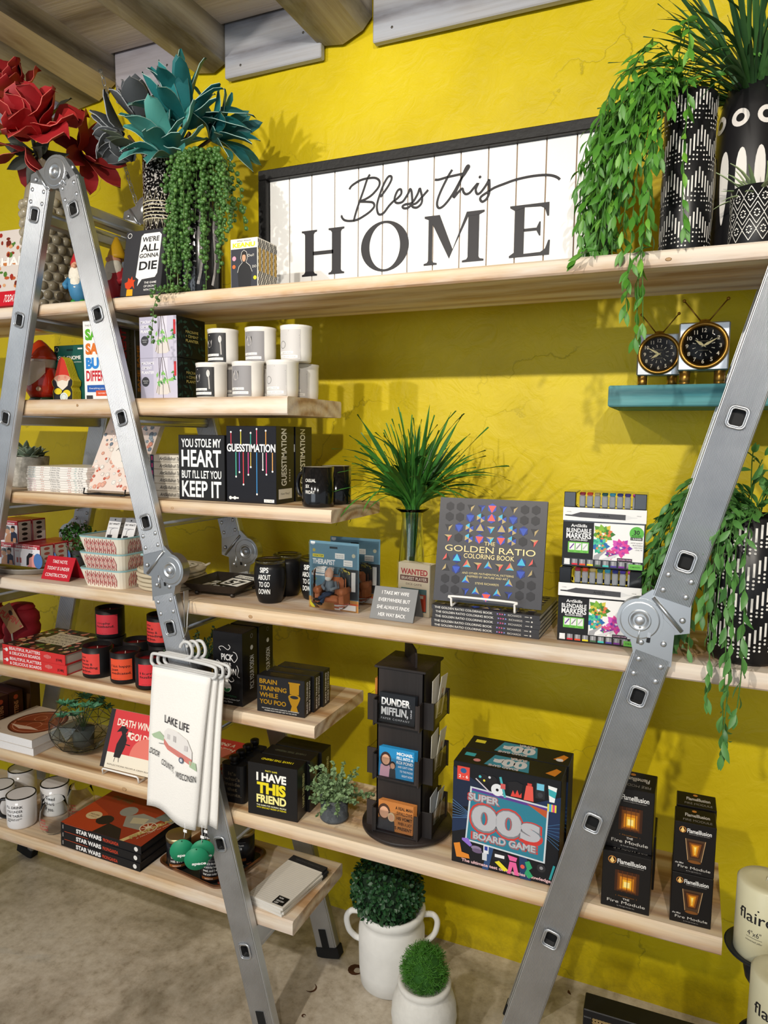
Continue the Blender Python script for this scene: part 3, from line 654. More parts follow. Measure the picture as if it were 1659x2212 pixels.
def sign():
    X0, X1, Z0, Z1, Y = -1.134, -0.197, 1.9355, 2.300, 1.72
    root = thing('framed_sign', 'white shiplap sign in black frame reading Bless this HOME', 'sign', ((X0+X1)/2, Y+.02, Z0))
    ox, oy, oz = (X0+X1)/2, Y+.02, Z0
    fm = cm('#121111', .5, var=.3, scale=90, bump=.3); t = .026
    for a in ((X0, X1, Z1-t, Z1), (X0, X1, Z0, Z0+t)): MB().box(a[0]-ox, a[1]-ox, -.02, .012, a[2]-oz, a[3]-oz, 0, .002).build('frame_rail', fm, root)
    for a in ((X0, X0+t), (X1-t, X1)): MB().box(a[0]-ox, a[1]-ox, -.0199, .0119, t, Z1-Z0-t, 0, .002).build('frame_rail', fm, root)
    MB().box(X0+t-ox, X1-t-ox, .004, .011, t, Z1-Z0-t).build('backing', cm('#9a7a58', .7), root)
    wm = cm('#f4f3f0', .35, var=.02)
    g = [X0+t]+[-1.045+.0694*k for k in range(12)]+[X1-t]
    for a, b in zip(g, g[1:]): MB().box(a+.0014-ox, b-.0014-ox, -.002, .005, t, Z1-Z0-t, 0, .0006).build('plank', wm, root)
    dk = cm('#262428', .5, var=.05); y = -.0024
    # lettering is laid on the planks
    b = MB()
    def R(x0, x1, z0, z1): b.box(x0-ox, x1-ox, y, -.0017, z0-oz, z1-oz)
    cnt = [0]
    def Pg(pts): cnt[0] += 1; b.prism([(p[0]-ox, p[1]-oz) for p in pts], (0, y-.00008*cnt[0], 0), (1, 0, 0), (0, 0, 1), (0, .0007, 0))
    zb, zt = 2.012, 2.132
    def serif(x0, x1, s0, s1, z, up):
        h = .0045*up; k = .007*up
        Pg([(s0, z), (s1, z), (s1, z+h), (x1+.003, z+h+k*.3), (x1, z+h+k), (x0, z+h+k), (x0-.003, z+h+k*.3), (s0, z+h)])
    for x0, x1 in ((-.996, -.969), (-.914, -.887)):
        R(x0, x1, zb, zt); serif(x0, x1, x0-.010, x1+.010, zb, 1); serif(x0, x1, x0-.010, x1+.010, zt, -1)
    R(-.972, -.910, 2.066, 2.076)
    b.build('lettering', dk, root)
    b = MB(); n = 48; V = []
    for k, (rx, rz) in enumerate(((.0675, .0635), (.043, .0575))):
        V += [(-.7605+rx*cos(2*pi*i/n)-ox, y, 2.0705+rz*sin(2*pi*i/n)-oz) for i in range(n)]
    b.add(V, [(i, (i+1) % n, n+(i+1) % n, n+i) for i in range(n)]); b.build('lettering', dk, root)
    b = MB()
    R(-.6405, -.630, zb, zt-.004); serif(-.6405, -.630, -.652, -.617, zb, 1)
    Pg([(-.651, zt), (-.611, zt), (-.5755, 2.045), (-.585, 2.024), (-.634, zt-.012), (-.651, zt-.005)])
    Pg([(-.585, 2.024), (-.5755, 2.045), (-.531, zt), (-.541, zt)][::1])
    R(-.537, -.509, zb, zt); serif(-.537, -.509, -.551, -.496, zb, 1); Pg([(-.541, zt), (-.496, zt), (-.496, zt-.0045), (-.509, zt-.010), (-.537, zt-.010)])
    b.build('lettering', dk, root)
    b = MB(); R(-.421, -.398, zb, zt)
    Pg([(-.433, zt), (-.340, zt), (-.340, zt-.031), (-.344, zt-.031), (-.350, zt-.013), (-.360, zt-.008), (-.398, zt-.006), (-.421, zt-.012), (-.433, zt-.0045)])
    Pg([(-.433, zb), (-.337, zb), (-.336, zb+.034), (-.340, zb+.034), (-.347, zb+.015), (-.358, zb+.008), (-.398, zb+.007), (-.421, zb+.012), (-.433, zb+.0045)])
    R(-.399, -.366, 2.070, 2.077); Pg([(-.362, 2.058), (-.359, 2.058), (-.359, 2.090), (-.362, 2.090), (-.368, 2.078), (-.368, 2.069)])
    b.build('lettering', dk, root)
    b = MB()
    for st in SCRIPT:
        q = smooth(st, 4); b.tube([(p.x-ox, y+.0002, p.y-oz) for p in q], .0030, 6, 0, True, False)
    b.sphere((-.510-ox, y, 2.2096-oz), .0036, 8, 6, 0, (1, .4, 1))
    for i, v in enumerate(b.v): b.v[i] = (v[0], y+.0002+(v[1]-y-.0002)*.2, v[2])
    b.build('script_lettering', dk, root)
sign()
def lean(o, deg, d):
    o.rotation_euler.x = -radians(deg); o.location.z += d*sin(radians(deg)); return o
# dark game box leaning back
o = carton('game_box', "dark grey game box with a big white speech bubble on the top shelf", 'game box', (-1.420, 1.492, 1.9352), 1, .132, .038, .178, '#3a3a3e')
lean(o, 11, .038); p = front(.132, .178)
p.poly([(.36, .28), (.44, .24), (.42, .14), (.52, .24), (.84, .26), (.89, .32), (.90, .90), (.84, .94), (.46, .94), (.40, .90)], '#f3f1ee')
for t, v, w, h in (("WE'RE", .85, .42, .075), ('ALL', .72, .44, .11), ('GONNA', .60, .48, .065), ('DIE', .45, .44, .13)): p.text(t, .64, v, w, h, '#232326', bold=.035)
for k, t in enumerate(('THE GAME', 'OF DICING', 'WITH DEATH')): p.text(t, .74, .185-.055*k, .30, .032, '#e8e6e2', bold=.02)
p.ring(.10, .93, .055, .012, '#e8e6e2')
p.poly([(.10, .20), (.13, .13), (.22, .09), (.30, .15), (.36, .10), (.33, .20), (.36, .24), (.30, .24), (.27, .30), (.24, .25), (.18, .28), (.17, .22)], '#d8451c'); p.poly([(.17, .0), (.17, .10), (.32, .10), (.33, .0)], '#e8a81c')
p.build('cover_print', o)
# five small books in a row, covers to the room
def keanu():
    o = carton('small_book', 'small paperback with black and yellow cover, front one of the row beside the framed sign', 'book', (-1.070, 1.500, 1.9352), 0, .079, .0165, .122, '#e9e5da', 'row of small books beside the framed sign')
    p = front(.079, .122); p.rect(.02, .02, .98, .80, '#2b2e38'); p.text('KEANU', .5, .875, .82, .085, '#e8dc1c', bold=.06); p.text('What Would', .5, .955, .5, .03, '#3a3a3a')
    p.poly([(.30, .02), (.26, .34), (.32, .46), (.44, .52), (.40, .60), (.42, .70), (.50, .74), (.58, .70), (.60, .60), (.57, .52), (.70, .46), (.78, .34), (.74, .02)], '#15161a')
    p.disc(.50, .62, .07, '#c79a7c', ry=.075); p.poly([(.42, .62), (.42, .72), (.50, .75), (.58, .72), (.59, .62), (.56, .68), (.45, .68)], '#1a1412')
    p.line([(.26, .34), (.32, .46), (.44, .53), (.38, .62), (.42, .73), (.50, .77), (.60, .73), (.63, .62), (.58, .53), (.72, .46), (.80, .34)], .012, '#e9e5da')
    p.disc(.14, .62, .07, '#e79ab0'); p.disc(.13, .46, .06, '#e06a2c'); p.disc(.90, .22, .06, '#e8dc1c'); p.text('Do?!', .76, .66, .22, .05, '#e9e5da'); p.text('DO', .88, .44, .14, .05, '#e9e5da')
    p.build('cover_print', o)
    q = right(.079, .0165, .122); q.rect(.05, .02, .95, .98, '#e9e5da')
    for k in range(14):
        for j in range(4):
            if (k+j) % 2: q.rect(.06+j*.22, .03+k*.067, .06+j*.22+.22, .03+k*.067+.067, '#1c1c1e')
    q.rect(.2, .35, .8, .80, '#c8a348'); q.build('spine_print', o)
    lab = ['second', 'third', 'fourth', 'rearmost']
    for k in range(4): dup(o, (-1.070, 1.500+.0175*(k+1), 1.9352), None, 'small checker-spined paperback, %s from the front in the row beside the framed sign' % lab[k])
keanu()
# bubble vase
def vase_root(name, label, loc, prof, mat, n=40):
    r = thing(name, label, 'vase', loc); MB().lathe(prof, n).build('body', mat, r); return r
VB = vase_root('bubble_vase', 'grey-beige ceramic vase covered in bubbles, holding red flowers', (-1.800, 1.62, 1.935),
               [(.060, 0), (.070, .01), (.074, .06), (.074, .315), (.066, .36), (.048, .392), (.044, .402), (.044, .44), (.037, .44), (.036, .39), (.0, .37)], cm('#9d937e', .25, coat=.5))
bm = cm('#a0967f', .22, coat=.6); bme = MB().sphere((0, 0, 0), .0135, 12, 8).mesh('bubble', bm)
for k in range(12):
    nb = 17
    for i in range(nb):
        a = 2*pi*(i+.5*(k % 2))/nb
        if sin(a) > .35: continue
        link('bubble', bme, VB, (.074*cos(a), .074*sin(a), .022+k*.0262))
# teal flower vase
def speckled():
    m, nt, b = newmat('black_speckled_glaze'); L = nt.links; tc = N(nt, 'ShaderNodeTexCoord')
    nz = N(nt, 'ShaderNodeTexNoise', i_Scale=170.0, i_Detail=4); L.new(tc.outputs['Object'], nz.inputs['Vector'])
    sp = N(nt, 'ShaderNodeSeparateXYZ'); L.new(tc.outputs['Object'], sp.inputs[0])
    mr = N(nt, 'ShaderNodeMapRange'); mr.inputs['From Min'].default_value = .0; mr.inputs['From Max'].default_value = .37; mr.inputs['To Min'].default_value = -.06; mr.inputs['To Max'].default_value = .07
    L.new(sp.outputs['Z'], mr.inputs['Value']); ad = N(nt, 'ShaderNodeMath', operation='ADD'); L.new(nz.outputs[0], ad.inputs[0]); L.new(mr.outputs[0], ad.inputs[1])
    rp = ramp(nt, [(.60, '#151214'), (.64, '#d8d2cc')]); L.new(ad.outputs[0], rp.inputs[0]); L.new(rp.outputs[0], b.inputs['Base Color']); b.inputs['Roughness'].default_value = .25
    return m
VT = vase_root('cylinder_vase', 'tall black speckled vase with cream zigzag band, holding teal flowers', (-1.412, 1.66, 1.935), [(.050, 0), (.053, .01), (.053, .42), (.047, .42), (.047, .05), (0, .05)], speckled())
p = wrap(.053, .21, .315, 180, 360); cr = '#d9cfae'
for k in range(9):
    u = k/9+.02
    p.line([(u, .72), (u+.045, .99), (u+.09, .72)], .007, cr); p.line([(u, .28), (u+.045, .01), (u+.09, .28)], .007, cr)
    for j in range(4): p.line([(u+.012+j*.022, .28), (u+.012+j*.022, .12+.05*abs(j-1.5))], .004, cr)
for v in (.72, .63, .54, .45, .36, .28): p.rect(.0, v-.012, 1, v+.012, cr)
p.build('zigzag_band', VT)
VS = vase_root('swirl_vase', 'black vase with grey-white swirls half hidden under a beaded trailing plant', (-1.240, 1.600, 1.935), [(.052, 0), (.058, .02), (.060, .15), (.060, .32), (.054, .36), (.048, .36), (.05, .31), (0, .30)], cm('#171618', .2, coat=.5))
p = wrap(.0601, .02, .29, 180, 360)
for k in range(5):
    u = .08+k*.2
    p.line([(u+.03*sin(t*.9)+t*.012, .06+t*.11) for t in range(9)], .035, '#b9b6b6'); p.ring(u+.09, .30+.22*(k % 3), .05, .014, '#a9a6a8')
p.build('swirl_print', VS)
# black vases on the right
VD = vase_root('cylinder_vase', 'black vase with white dashes and dots on the top shelf, under the bright trailing plant', (-.040, 1.60, 1.935), [(.045, 0), (.048, .008), (.048, .318), (.043, .322), (.042, .05), (0, .05)], cm('#19191b', .35))
def dashes(p, rows, cols, c='#ece9e2'):
    for r in range(rows):
        for k in range(cols):
            u = (k+.5)/cols; ph = (k % 8)/8; tri = abs(ph*2-1)
            v0 = (r+.30+.42*tri)/rows; v1 = min(.995, v0+.40/rows)
            p.rect(u-.22/cols, v0, u+.22/cols, v1, c)
            for j in range(2+(k % 2)): p.disc(u, v0-(.10+.11*j)/rows, .26/cols, c, 8)
p = wrap(.048, .01, .315, 170, 370); dashes(p, 4, 26); p.build('dash_print', VD)
VO = vase_root('oval_vase', 'tall black vase with white painted rings and ovals, holding long green leaves', (.072, 1.66, 1.935), [(.062, 0), (.066, .02), (.066, .20), (.060, .29), (.046, .345), (.040, .345), (.04, .2), (0, .2)], cm('#1c1b1d', .4))
p = wrap(.0, .02, .34, 180, 360, rf=lambda z: .0664 if z < .20 else (.0664-.006*(z-.20)/.09 if z < .29 else .0604-.014*(z-.29)/.055)); p.w = .2; p.h = .32
for u in (.14, .38, .62, .86): p.ring(u, .78, .085, .045, '#e6e0da', 20)
for u in (.10, .26, .42, .58, .74, .90): p.poly([(u+(.045+.018*sin(t/24*2*pi))*cos(t/24*2*pi), .38+.22*sin(t/24*2*pi)) for t in range(24)], '#e9e4de')
p.build('oval_print', VO)
SP = thing('patterned_pot', 'small black pot with white diamond flower pattern, holding a spiky succulent', 'plant pot', (.083, 1.545, 1.935))
MB().lathe([(.040, 0), (.043, .006), (.044, .112), (.040, .112), (.039, .09), (0, .09)], 36).build('body', cm('#1b1b1d', .45), SP)
p = wrap(.0442, .012, .108, 180, 360); w_ = '#e9e6df'
for i in range(6):
    for j in range(3):
        u, v = (i+.5)/6, .2+.3*j
        u += (.5/6 if j % 2 else 0)
        if u > 1: continue
        for a in range(8): p.disc(u+.028*cos(a*pi/4), v+.064*sin(a*pi/4), .011, w_, 6)
        p.line([(u-.085, v), (u, v+.20)], .009, w_); p.line([(u, v+.20), (u+.085, v)], .009, w_); p.line([(u-.085, v), (u, v-.20)], .009, w_); p.line([(u, v-.20), (u+.085, v)], .009, w_)
p.build('diamond_print', SP)
# gnomes
def gnome(label, loc, rz, hat, coat, boots, k, tool=False):
    g = thing('garden_gnome', label, 'figurine', loc, rz, 'garden gnomes on the top shelf')
    MB().sphere((-.013, -.004, .010), .013, 10, 6, 0, (.9, 1.4, .8)).sphere((.013, -.004, .010), .013, 10, 6, 0, (.9, 1.4, .8)).build('boots', cm(boots, .4), g)
    MB().lathe([(.018, .012), (.027, .03), (.033, .055), (.030, .075), (.024, .092), (0, .096)], 24).build('body', cm(coat, .45, var=.2), g)
    b = MB().sphere((0, -.010, .085), .026, 14, 10, 0, (1, .8, 1.35)); b.sphere((0, -.02, .062), .019, 12, 8, 0, (1, .7, 1.5)); b.build('beard', cm('#e9e2d2', .6, var=.15, scale=120, bump=.8), g)
    MB().sphere((0, -.008, .112), .019, 14, 10).sphere((0, -.027, .111), .0065, 10, 6).build('head', cm('#d79b7c', .45), g)
    MB().lathe([(.024, .116), (.023, .125), (.014, .150), (.004, .172), (0, .173)], 20).build('hat', cm(hat, .45, var=.15), g)
    for sx in (-1, 1): MB().tube([(sx*.028, 0, .078), (sx*.040, -.008, .060), (sx*.030, -.022, .052)], [.010, .009, .007], 10).build('arm', cm(coat, .45, var=.2), g)
    g.scale = (k, k, k); return g
gnome('garden gnome with red hat, white beard and blue overalls between the ladder legs', (-1.600, 1.53, 1.935), 20, '#b8232c', '#3f7fa8', '#2f8a34', .94)
gnome('garden gnome with tall yellow hat tucked behind the dark game box', (-1.485, 1.555, 1.935), -10, '#d8a81e', '#b9303a', '#2b6aa8', 1.06)
# cookbook standing behind the left ladder leg, red sign in front
o = carton('cookbook', 'cookbook with grilled meat photograph on the cover, at the left edge of the top shelf', 'book', (-1.985, 1.535, 1.9352), 2, .185, .022, .245, '#e7e0da'); lean(o, 6, .022)
p = front(.185, .245); r = random.Random(3); p.rect(.0, .0, 1, 1, '#d9cfc8')
for k in range(70): p.disc(r.random()*.94+.03, r.random()*.9+.05, r.uniform(.02, .06), r.choice(['#8e3018', '#b8552a', '#6e2412', '#c97a3c', '#d8a070', '#4d7a2c', '#a02818']), 7, ry=r.uniform(.015, .04))
p.text('SHARE', .55, .62, .8, .10, '#f6f3ee', bold=.05); p.build('cover_print', o)
o = carton('tent_sign', 'small red sign with white lettering at the left edge of the top shelf', 'sign', (-1.89, 1.478, 1.9352), 0, .10, .03, .045, '#c8182a'); lean(o, 14, .03)
p = front(.10, .045); p.text('TODAY!', .72, .5, .5, .5, '#f6f0ee', bold=.03, shear=.2); p.build('lettering', o)

# ================================================================== second board
# glazed red gnome jar
g = thing('gnome_jar', 'glossy red ceramic gnome jar with white beard', 'jar', (-1.795, 1.56, 1.674))
gl = lambda c: cm(c, .12, coat=.8, var=.1)
MB().lathe([(.030, 0), (.036, .004), (.030, .014), (0, .014)], 28, sx=1.1).build('boots', gl('#1f3a22'), g)
MB().lathe([(.033, .012), (.043, .03), (.046, .06), (.043, .092), (.038, .105), (0, .106)], 36).build('body', gl('#c02a16'), g)
b = MB(); vs = []
for j in range(9):
    for i in range(13):
        u = -1+2*i/12; v = j/8; a = radians(270+u*62); z = .118-.07*v*(1-.55*abs(u)**1.6)-.004; rr = .047+.004*sin(v*pi); vs.append((rr*cos(a), rr*sin(a), z))
b.add(vs, [(j*13+i, (j+1)*13+i, (j+1)*13+i+1, j*13+i+1) for j in range(8) for i in range(12)], 0, True)
MB.build(b, 'beard', gl('#d9cdbb'), g)
MB().lathe([(.0415, .098), (.042, .125), (.041, .128), (0, .13)], 36).sphere((0, -.043, .112), .006, 8, 6).build('face', gl('#dcc9b4'), g)
MB().lathe([(.045, .122), (.046, .130), (.036, .150), (.018, .170), (.006, .180), (0, .181)], 36).build('hat', gl('#d23a12'), g)
MB().sphere((.030, -.038, .035), .009, 10, 8, 0, (1, .6, .8)).sphere((-.030, -.038, .035), .009, 10, 8, 0, (1, .6, .8)).build('hands', gl('#d9b79a'), g)
# sponge gnome on its card
o = carton('hanging_card', 'dark green hanging card with white lettering behind the yellow sponge', 'package', (-1.768, 1.585, 1.6742), 0, .122, .004, .165, '#17564c')
p = front(.122, .165); p.text('Sink', .26, .78, .26, .075, '#f2f0ea', bold=.02, shear=.25); p.text('GNOME', .64, .78, .46, .065, '#f2f0ea', bold=.03); p.ring(.10, .93, .06, .012, '#f2f0ea'); p.rect(.78, .92, .93, .945, '#f2f0ea'); p.rect(.42, .90, .62, .93, '#0b2a26'); p.text('SCRUB SPONGE', .74, .70, .30, .022, '#d8e0da'); p.build('card_print', o)
g = thing('gnome_sponge', 'yellow sponge shaped like a gnome with red hat, on the green card', 'sponge', (-1.702, 1.552, 1.6742))
out = [(-.038, 0), (.038, 0), (.040, .028), (.034, .040), (.040, .046), (.042, .058), (.034, .066), (.030, .072), (.012, .118), (0, .128), (-.012, .118), (-.030, .072), (-.034, .066), (-.042, .058), (-.040, .046), (-.034, .040), (-.040, .028)]
MB().prism(out, (0, 0, 0), (1, 0, 0), (0, 0, 1), (0, .030, 0)).build('sponge', cm('#e4cf2c', .9, var=.12, scale=300, bump=.6), g)
p = face((-.045, -.0002, 0), (.09, 0, 0), (0, 0, .13)); sc = lambda q, f=.97: [((x*f+.045)/.09, z/.13) for x, z in q]
p.poly(sc(out), '#26282c'); p.poly(sc([(-.030, .070), (.030, .070), (.012, .118), (0, .127), (-.012, .118)]), '#cf3a2c'); p.disc(.5, .50, .36, '#e0a58c', ry=.085); p.poly([(.2, .5), (.3, .44), (.5, .47), (.7, .44), (.8, .5), (.72, .34), (.5, .24), (.28, .34)], '#efe6d6')
p.disc(.30, .22, .17, '#e4cf2c', ry=.07); p.disc(.68, .17, .17, '#e4cf2c', ry=.08); p.disc(.55, .09, .17, '#e3ebe6', ry=.10); p.ring(.55, .09, .12, .02, '#a8b8b4', ry=.07); p.rect(.08, 0, .92, .03, '#c8c4ba'); p.disc(.36, .53, .05, '#d98a78'); p.disc(.64, .53, .05, '#d98a78'); p.build('gnome_print', g)
# SAME SAME BUT DIFFERENT
def same(k, lab):
    o = carton('game_box', lab, 'game box', (-1.582, 1.520+.075*k, 1.6742), 0, .118, .070, .218, '#3f3f43', 'white game boxes with rainbow lettering')
    p = front(.118, .218); p.rect(0, 0, 1, 1, '#f2f1ef')
    for t, v, c in (('SAME', .83, '#5fb32c'), ('SAME', .65, '#e0762a'), ('BUT', .47, '#2f86d6'), ('DIFFERENT', .31, '#c8202e')): p.text(t, .06, v, {'BUT': .62, 'DIFFERENT': .9}.get(t, .80), .13, c, 'l', bold=.08)
    p.text('THE PARTY GAME', .06, .94, .6, .022, '#2a2a2a', 'l'); p.rect(.08, .10, .92, .19, '#2a5fae'); p.rect(.35, .05, .95, .12, '#d8552a'); p.rect(.05, .01, .25, .06, '#3a3a3a'); p.text('Everything you can say', .5, .15, .7, .022, '#f2f1ef'); p.text('THE MORE THE MERRIER', .66, .085, .5, .02, '#f2f1ef')
    p.build('cover_print', o)
    q = right(.118, .070, .218); q.rect(0, 0, 1, 1, '#444448'); q.text('BUT DIFFERENT', .38, .46, .86*3.1, .30*.33, '#b8243a', rot=90, bold=.06); q.text('SAME SAME', .14, .42, .6*3.1, .05, '#c8802c', rot=90, bold=.05); q.text('A PARTY GAME OF DOUBLE ENTENDRES!', .76, .5, .92*3.1, .035, '#141416', rot=90, bold=.03); q.build('side_print', o)
same(0, 'white game box with rainbow bubble lettering behind the ladder leg'); same(1, 'grey-sided game box directly behind the white rainbow-lettered box')
# macrame planter boxes
def macrame(z, lab):
    o = carton('planter_box', lab, 'box', (-1.362, 1.500, z), 0, .122, .118, .106, '#0f1614', 'macrame planter boxes'); w, d, h = .122, .118, .106
    p = front(w, h); p.rect(0, 0, 1, 1, '#c6c2d4'); p.rect(.0, .0, .36, 1, '#b6b3c8'); p.rect(.58, .1, .75, 1, '#d8d5e2')
    for k, t in enumerate(('MACRAME', 'CEMENT', 'PLANTER')): p.text(t, .04, .88-.115*k, .34 if k != 1 else .28, .07, '#f4f3f6', 'l', bold=.02*(k == 2)+.005)
    p.disc(.14, .42, .105, '#3a3a40'); p.text('DESIGN', .14, .44, .14, .025, '#d8d8d8'); p.text('HOME', .14, .39, .1, .025, '#d8d8d8')
    p.poly([(.48, .50), (.76, .50), (.82, .16), (.72, .10), (.50, .10), (.42, .16)], '#d9d2cc')
    for a, c in (((.52, 1), (.50, .1)), ((.58, 1), (.44, .14)), ((.64, 1), (.80, .15)), ((.60, 1), (.62, 0))): p.line([a, ((a[0]+c[0])/2+.01, .5), c], .012, '#4a3a3c')
    r = random.Random(2)
    for k in range(16):
        u, v, a = r.uniform(.38, .92), r.uniform(.34, .66), r.uniform(0, 6.28); l = .07
        p.poly([(u-l*cos(a), v-l*sin(a)), (u+.03*sin(a), v-.03*cos(a)), (u+l*cos(a), v+l*sin(a)), (u-.03*sin(a), v+.03*cos(a))], r.choice(['#4f8f4a', '#6fb05c', '#3b7342', '#89bf62']))
    p.rect(.92, .55, .98, .9, '#c8353c'); p.build('front_print', o)
    q = right(w, d, h); r = random.Random(4)
    for k in range(40):
        u, v, a = r.random()*.9+.05, r.random()*.86+.07, r.uniform(0, 6.28); l = r.uniform(.05, .10)
        q.poly([(u-l*cos(a), v-l*sin(a)), (u+.035*sin(a), v-.035*cos(a)), (u+l*cos(a), v+l*sin(a)), (u-.035*sin(a), v+.035*cos(a))], r.choice(['#1d3a30', '#16302a', '#27463a', '#122420']))
    for k, t in enumerate(('MACRAME', '+ CEMENT', 'PLANTER')): q.text(t, .30, .66-.11*k, .44, .07, '#c8b868', 'l', bold=.02*(k == 2))
    q.build('side_print', o); return o
macrame(1.6742, 'black and lilac macrame planter box, lower of the two by the white candles'); macrame(1.7807, 'black and lilac macrame planter box, upper one under the trailing beads')
# white candle jars with photo labels
def candle(loc, kind, lab):
    t = thing('candle_jar', lab, 'candle', loc, 0, 'white candle jars with photo labels')
    MB().lathe([(.034, 0), (.038, .003), (.0395, .02), (.0395, .082), (.0405, .084), (.0405, .0895), (.036, .090), (0, .0895)], 36).build('jar', cm('#ebe8e2', .3), t)
    p = wrap(.0397, .004, .078, 228, 316); p.rect(0, 0, 1, 1, {0: '#2b2b2d', 1: '#8c8a8c', 2: '#c9c6c4'}[kind])
    if kind == 0:
        p.poly([(.05, .1), (.10, .45), (.22, .62), (.40, .48), (.58, .2), (.6, .1)], '#d8d4d0'); p.disc(.20, .62, .15, '#c4bfba'); p.poly([(.05, .72), (.20, .95), (.36, .74), (.36, .66), (.05, .66)], '#e8e5e2'); p.line([(.80, .25), (.78, .55), (.74, .88)], .05, '#b8b4b0'); p.disc(.75, .78, .07, '#dcd8d4', ry=.12)
    elif kind == 1:
        p.poly([(.10, .1), (.12, .4), (.26, .55), (.44, .5), (.48, .1)], '#d4d0cc'); p.disc(.30, .68, .15, '#ccc6c0', ry=.16); p.poly([(.12, .62), (.14, .85), (.30, .94), (.46, .84), (.48, .6), (.42, .78), (.18, .78)], '#1e1c1c')
    else:
        p.poly([(.05, .2), (.30, .45), (.40, .85), (.95, .75), (.98, .3), (.5, .15)], '#262628'); p.poly([(.55, .2), (.98, .25), (.98, .42), (.6, .35)], '#eeeae6'); p.line([(.5, .95), (.95, .80)], .04, '#161616'); p.ring(.2, .5, .16, .03, '#8e8c8a')
    p.rect(.02, .20, .70, .28, '#eeebe6'); p.rect(.02, .06, .88, .15, '#eeebe6'); p.text('Light this', .36, .24, .5, .035, '#6a6a6a'); p.text('no one will notice', .44, .105, .7, .035, '#6a6a6a'); p.build('photo_label', t)
    return t
c0 = ['baking woman', 'finger-to-chin woman', 'dark coffee pot']
zt = 1.6742
for k, (x, y) in enumerate(((-1.158, 1.535), (-1.046, 1.535), (-.944, 1.535))): candle((x, y, zt), k, 'white candle jar with %s photo label, bottom row at the front' % c0[k])
for k, (x, y) in enumerate(((-1.143, 1.62), (-1.054, 1.635), (-.945, 1.640))): candle((x, y, zt), (k+1) % 3 if k < 2 else 2, 'white candle jar in the hidden back row, %s' % ['behind the baking woman jar', 'behind the finger-to-chin woman jar', 'rightmost at the board end'][k])
for k, (x, y) in enumerate(((-1.152, 1.578), (-1.040, 1.585), (-.936, 1.588))): candle((x, y, zt+.0905), k, 'white candle jar with %s photo label, stacked in the top row' % c0[k])
# ================================================================== third board
ORD = ['bottom', 'second from the bottom', 'third from the bottom', 'fourth from the bottom', 'fifth from the bottom', 'sixth from the bottom', 'seventh from the bottom', 'eighth from the bottom', 'ninth from the bottom', 'tenth from the bottom', 'topmost']
def concrete_pot():
    m, nt, b = newmat('rough_cement'); L = nt.links; tc = N(nt, 'ShaderNodeTexCoord'); nz = N(nt, 'ShaderNodeTexNoise', i_Scale=28.0, i_Detail=7, i_Roughness=.7); L.new(tc.outputs['Object'], nz.inputs['Vector'])
    rp = ramp(nt, [(.3, '#7f7c74'), (.5, '#aeaaa0'), (.65, '#d6d2c8')]); L.new(nz.outputs[0], rp.inputs[0]); L.new(rp.outputs[0], b.inputs['Base Color']); b.inputs['Roughness'].default_value = .85
    bp = N(nt, 'ShaderNodeBump', i_Strength=.7, i_Distance=.003); L.new(nz.outputs[0], bp.inputs['Height']); L.new(bp.outputs[0], b.inputs['Normal']); return m
M_CEM = concrete_pot()
SUC = thing('succulent_pot', 'rough grey cement pot with a grey-green succulent, at the left ladder leg', 'plant pot', (-1.965, 1.64, 1.408))
MB().lathe([(.050, 0), (.056, .006), (.066, .09), (.066, .098), (.058, .098), (.055, .085), (0, .085)], 32).build('pot', M_CEM, SUC)
def thin_books():
    r = random.Random(8); x0 = -1.826; W_ = .240
    for k in range(11):
        o = carton('thin_book', 'thin white book, %s in the stack beside the cement pot' % ORD[k], 'book', (x0+r.uniform(-.003, .003), 1.520+r.uniform(-.002, .003), 1.4082+.0068*k), r.uniform(-.6, .6), W_, .165, .0065, '#f0ede8', 'stack of thin white books', c=.0006)
        p = front(W_, .0065)
        for u, w, c in ((.10, .12, '#8fb0b8' if k > 5 else '#c890a8'), (.27, .05, '#c87a6a'), (.48, .16, '#4a4648'), (.72, .05, '#c86a5a'), (.82, .03, '#4a9a9a'), (.90, .07, '#5a5a60')): p.text('A Better Day' if w > .15 else 'abc def', u, .5, w, .5, c)
        p.build('spine_print', o)
thin_books()
# floral book leaning on a black wire easel
o = carton('floral_book', 'large book with pink and grey flower pattern leaning on a black easel', 'book', (-1.602, 1.522, 1.412), 0, .200, .018, .238, '#e9e2da'); lean(o, 28, .018)
p = front(.2, .238); r = random.Random(12); p.rect(0, 0, 1, 1, '#ecdcd2')
for k in range(150):
    u, v = r.random()*.94+.03, r.random()*.95+.025; R_ = r.uniform(.018, .045)
    cset = ['#e38a74', '#f2e8de', '#e9b09a', '#f4efe8', '#d86a52'] if v < .55 else ['#9fb0bc', '#f0ece8', '#7a8a98', '#c8d0d6', '#e7a08a']
    p.disc(u, v, R_, r.choice(cset), 9); p.ring(u, v, R_*.8, .004, r.choice(['#4a4248', '#c85a48', '#6a7078']), 9)
p.disc(.56, .50, .27, '#efe8e0', 24, ry=.2); p.text('Awesome', .57, .56, .42, .07, '#2e2a2c', shear=.25); p.text('Lulu Mayo', .62, .40, .2, .03, '#5a9a9a', shear=.2); p.build('cover_print', o)
e = thing('wire_easel', 'black wire easel holding the pink floral book', 'easel', (-1.50, 1.54, 1.408))
bk = cm('#1a1a1c', .35, .3)
MB().tube([(-.075, -.040, .020), (-.075, -.044, .004), (.075, -.044, .004), (.075, -.040, .020)], .0022, 8).build('ledge', bk, e)
for sx in (-.06, .06): MB().tube([(sx, -.044, .003), (sx, .02, .003), (sx, .112, .185)], .0022, 8).build('upright', bk, e)
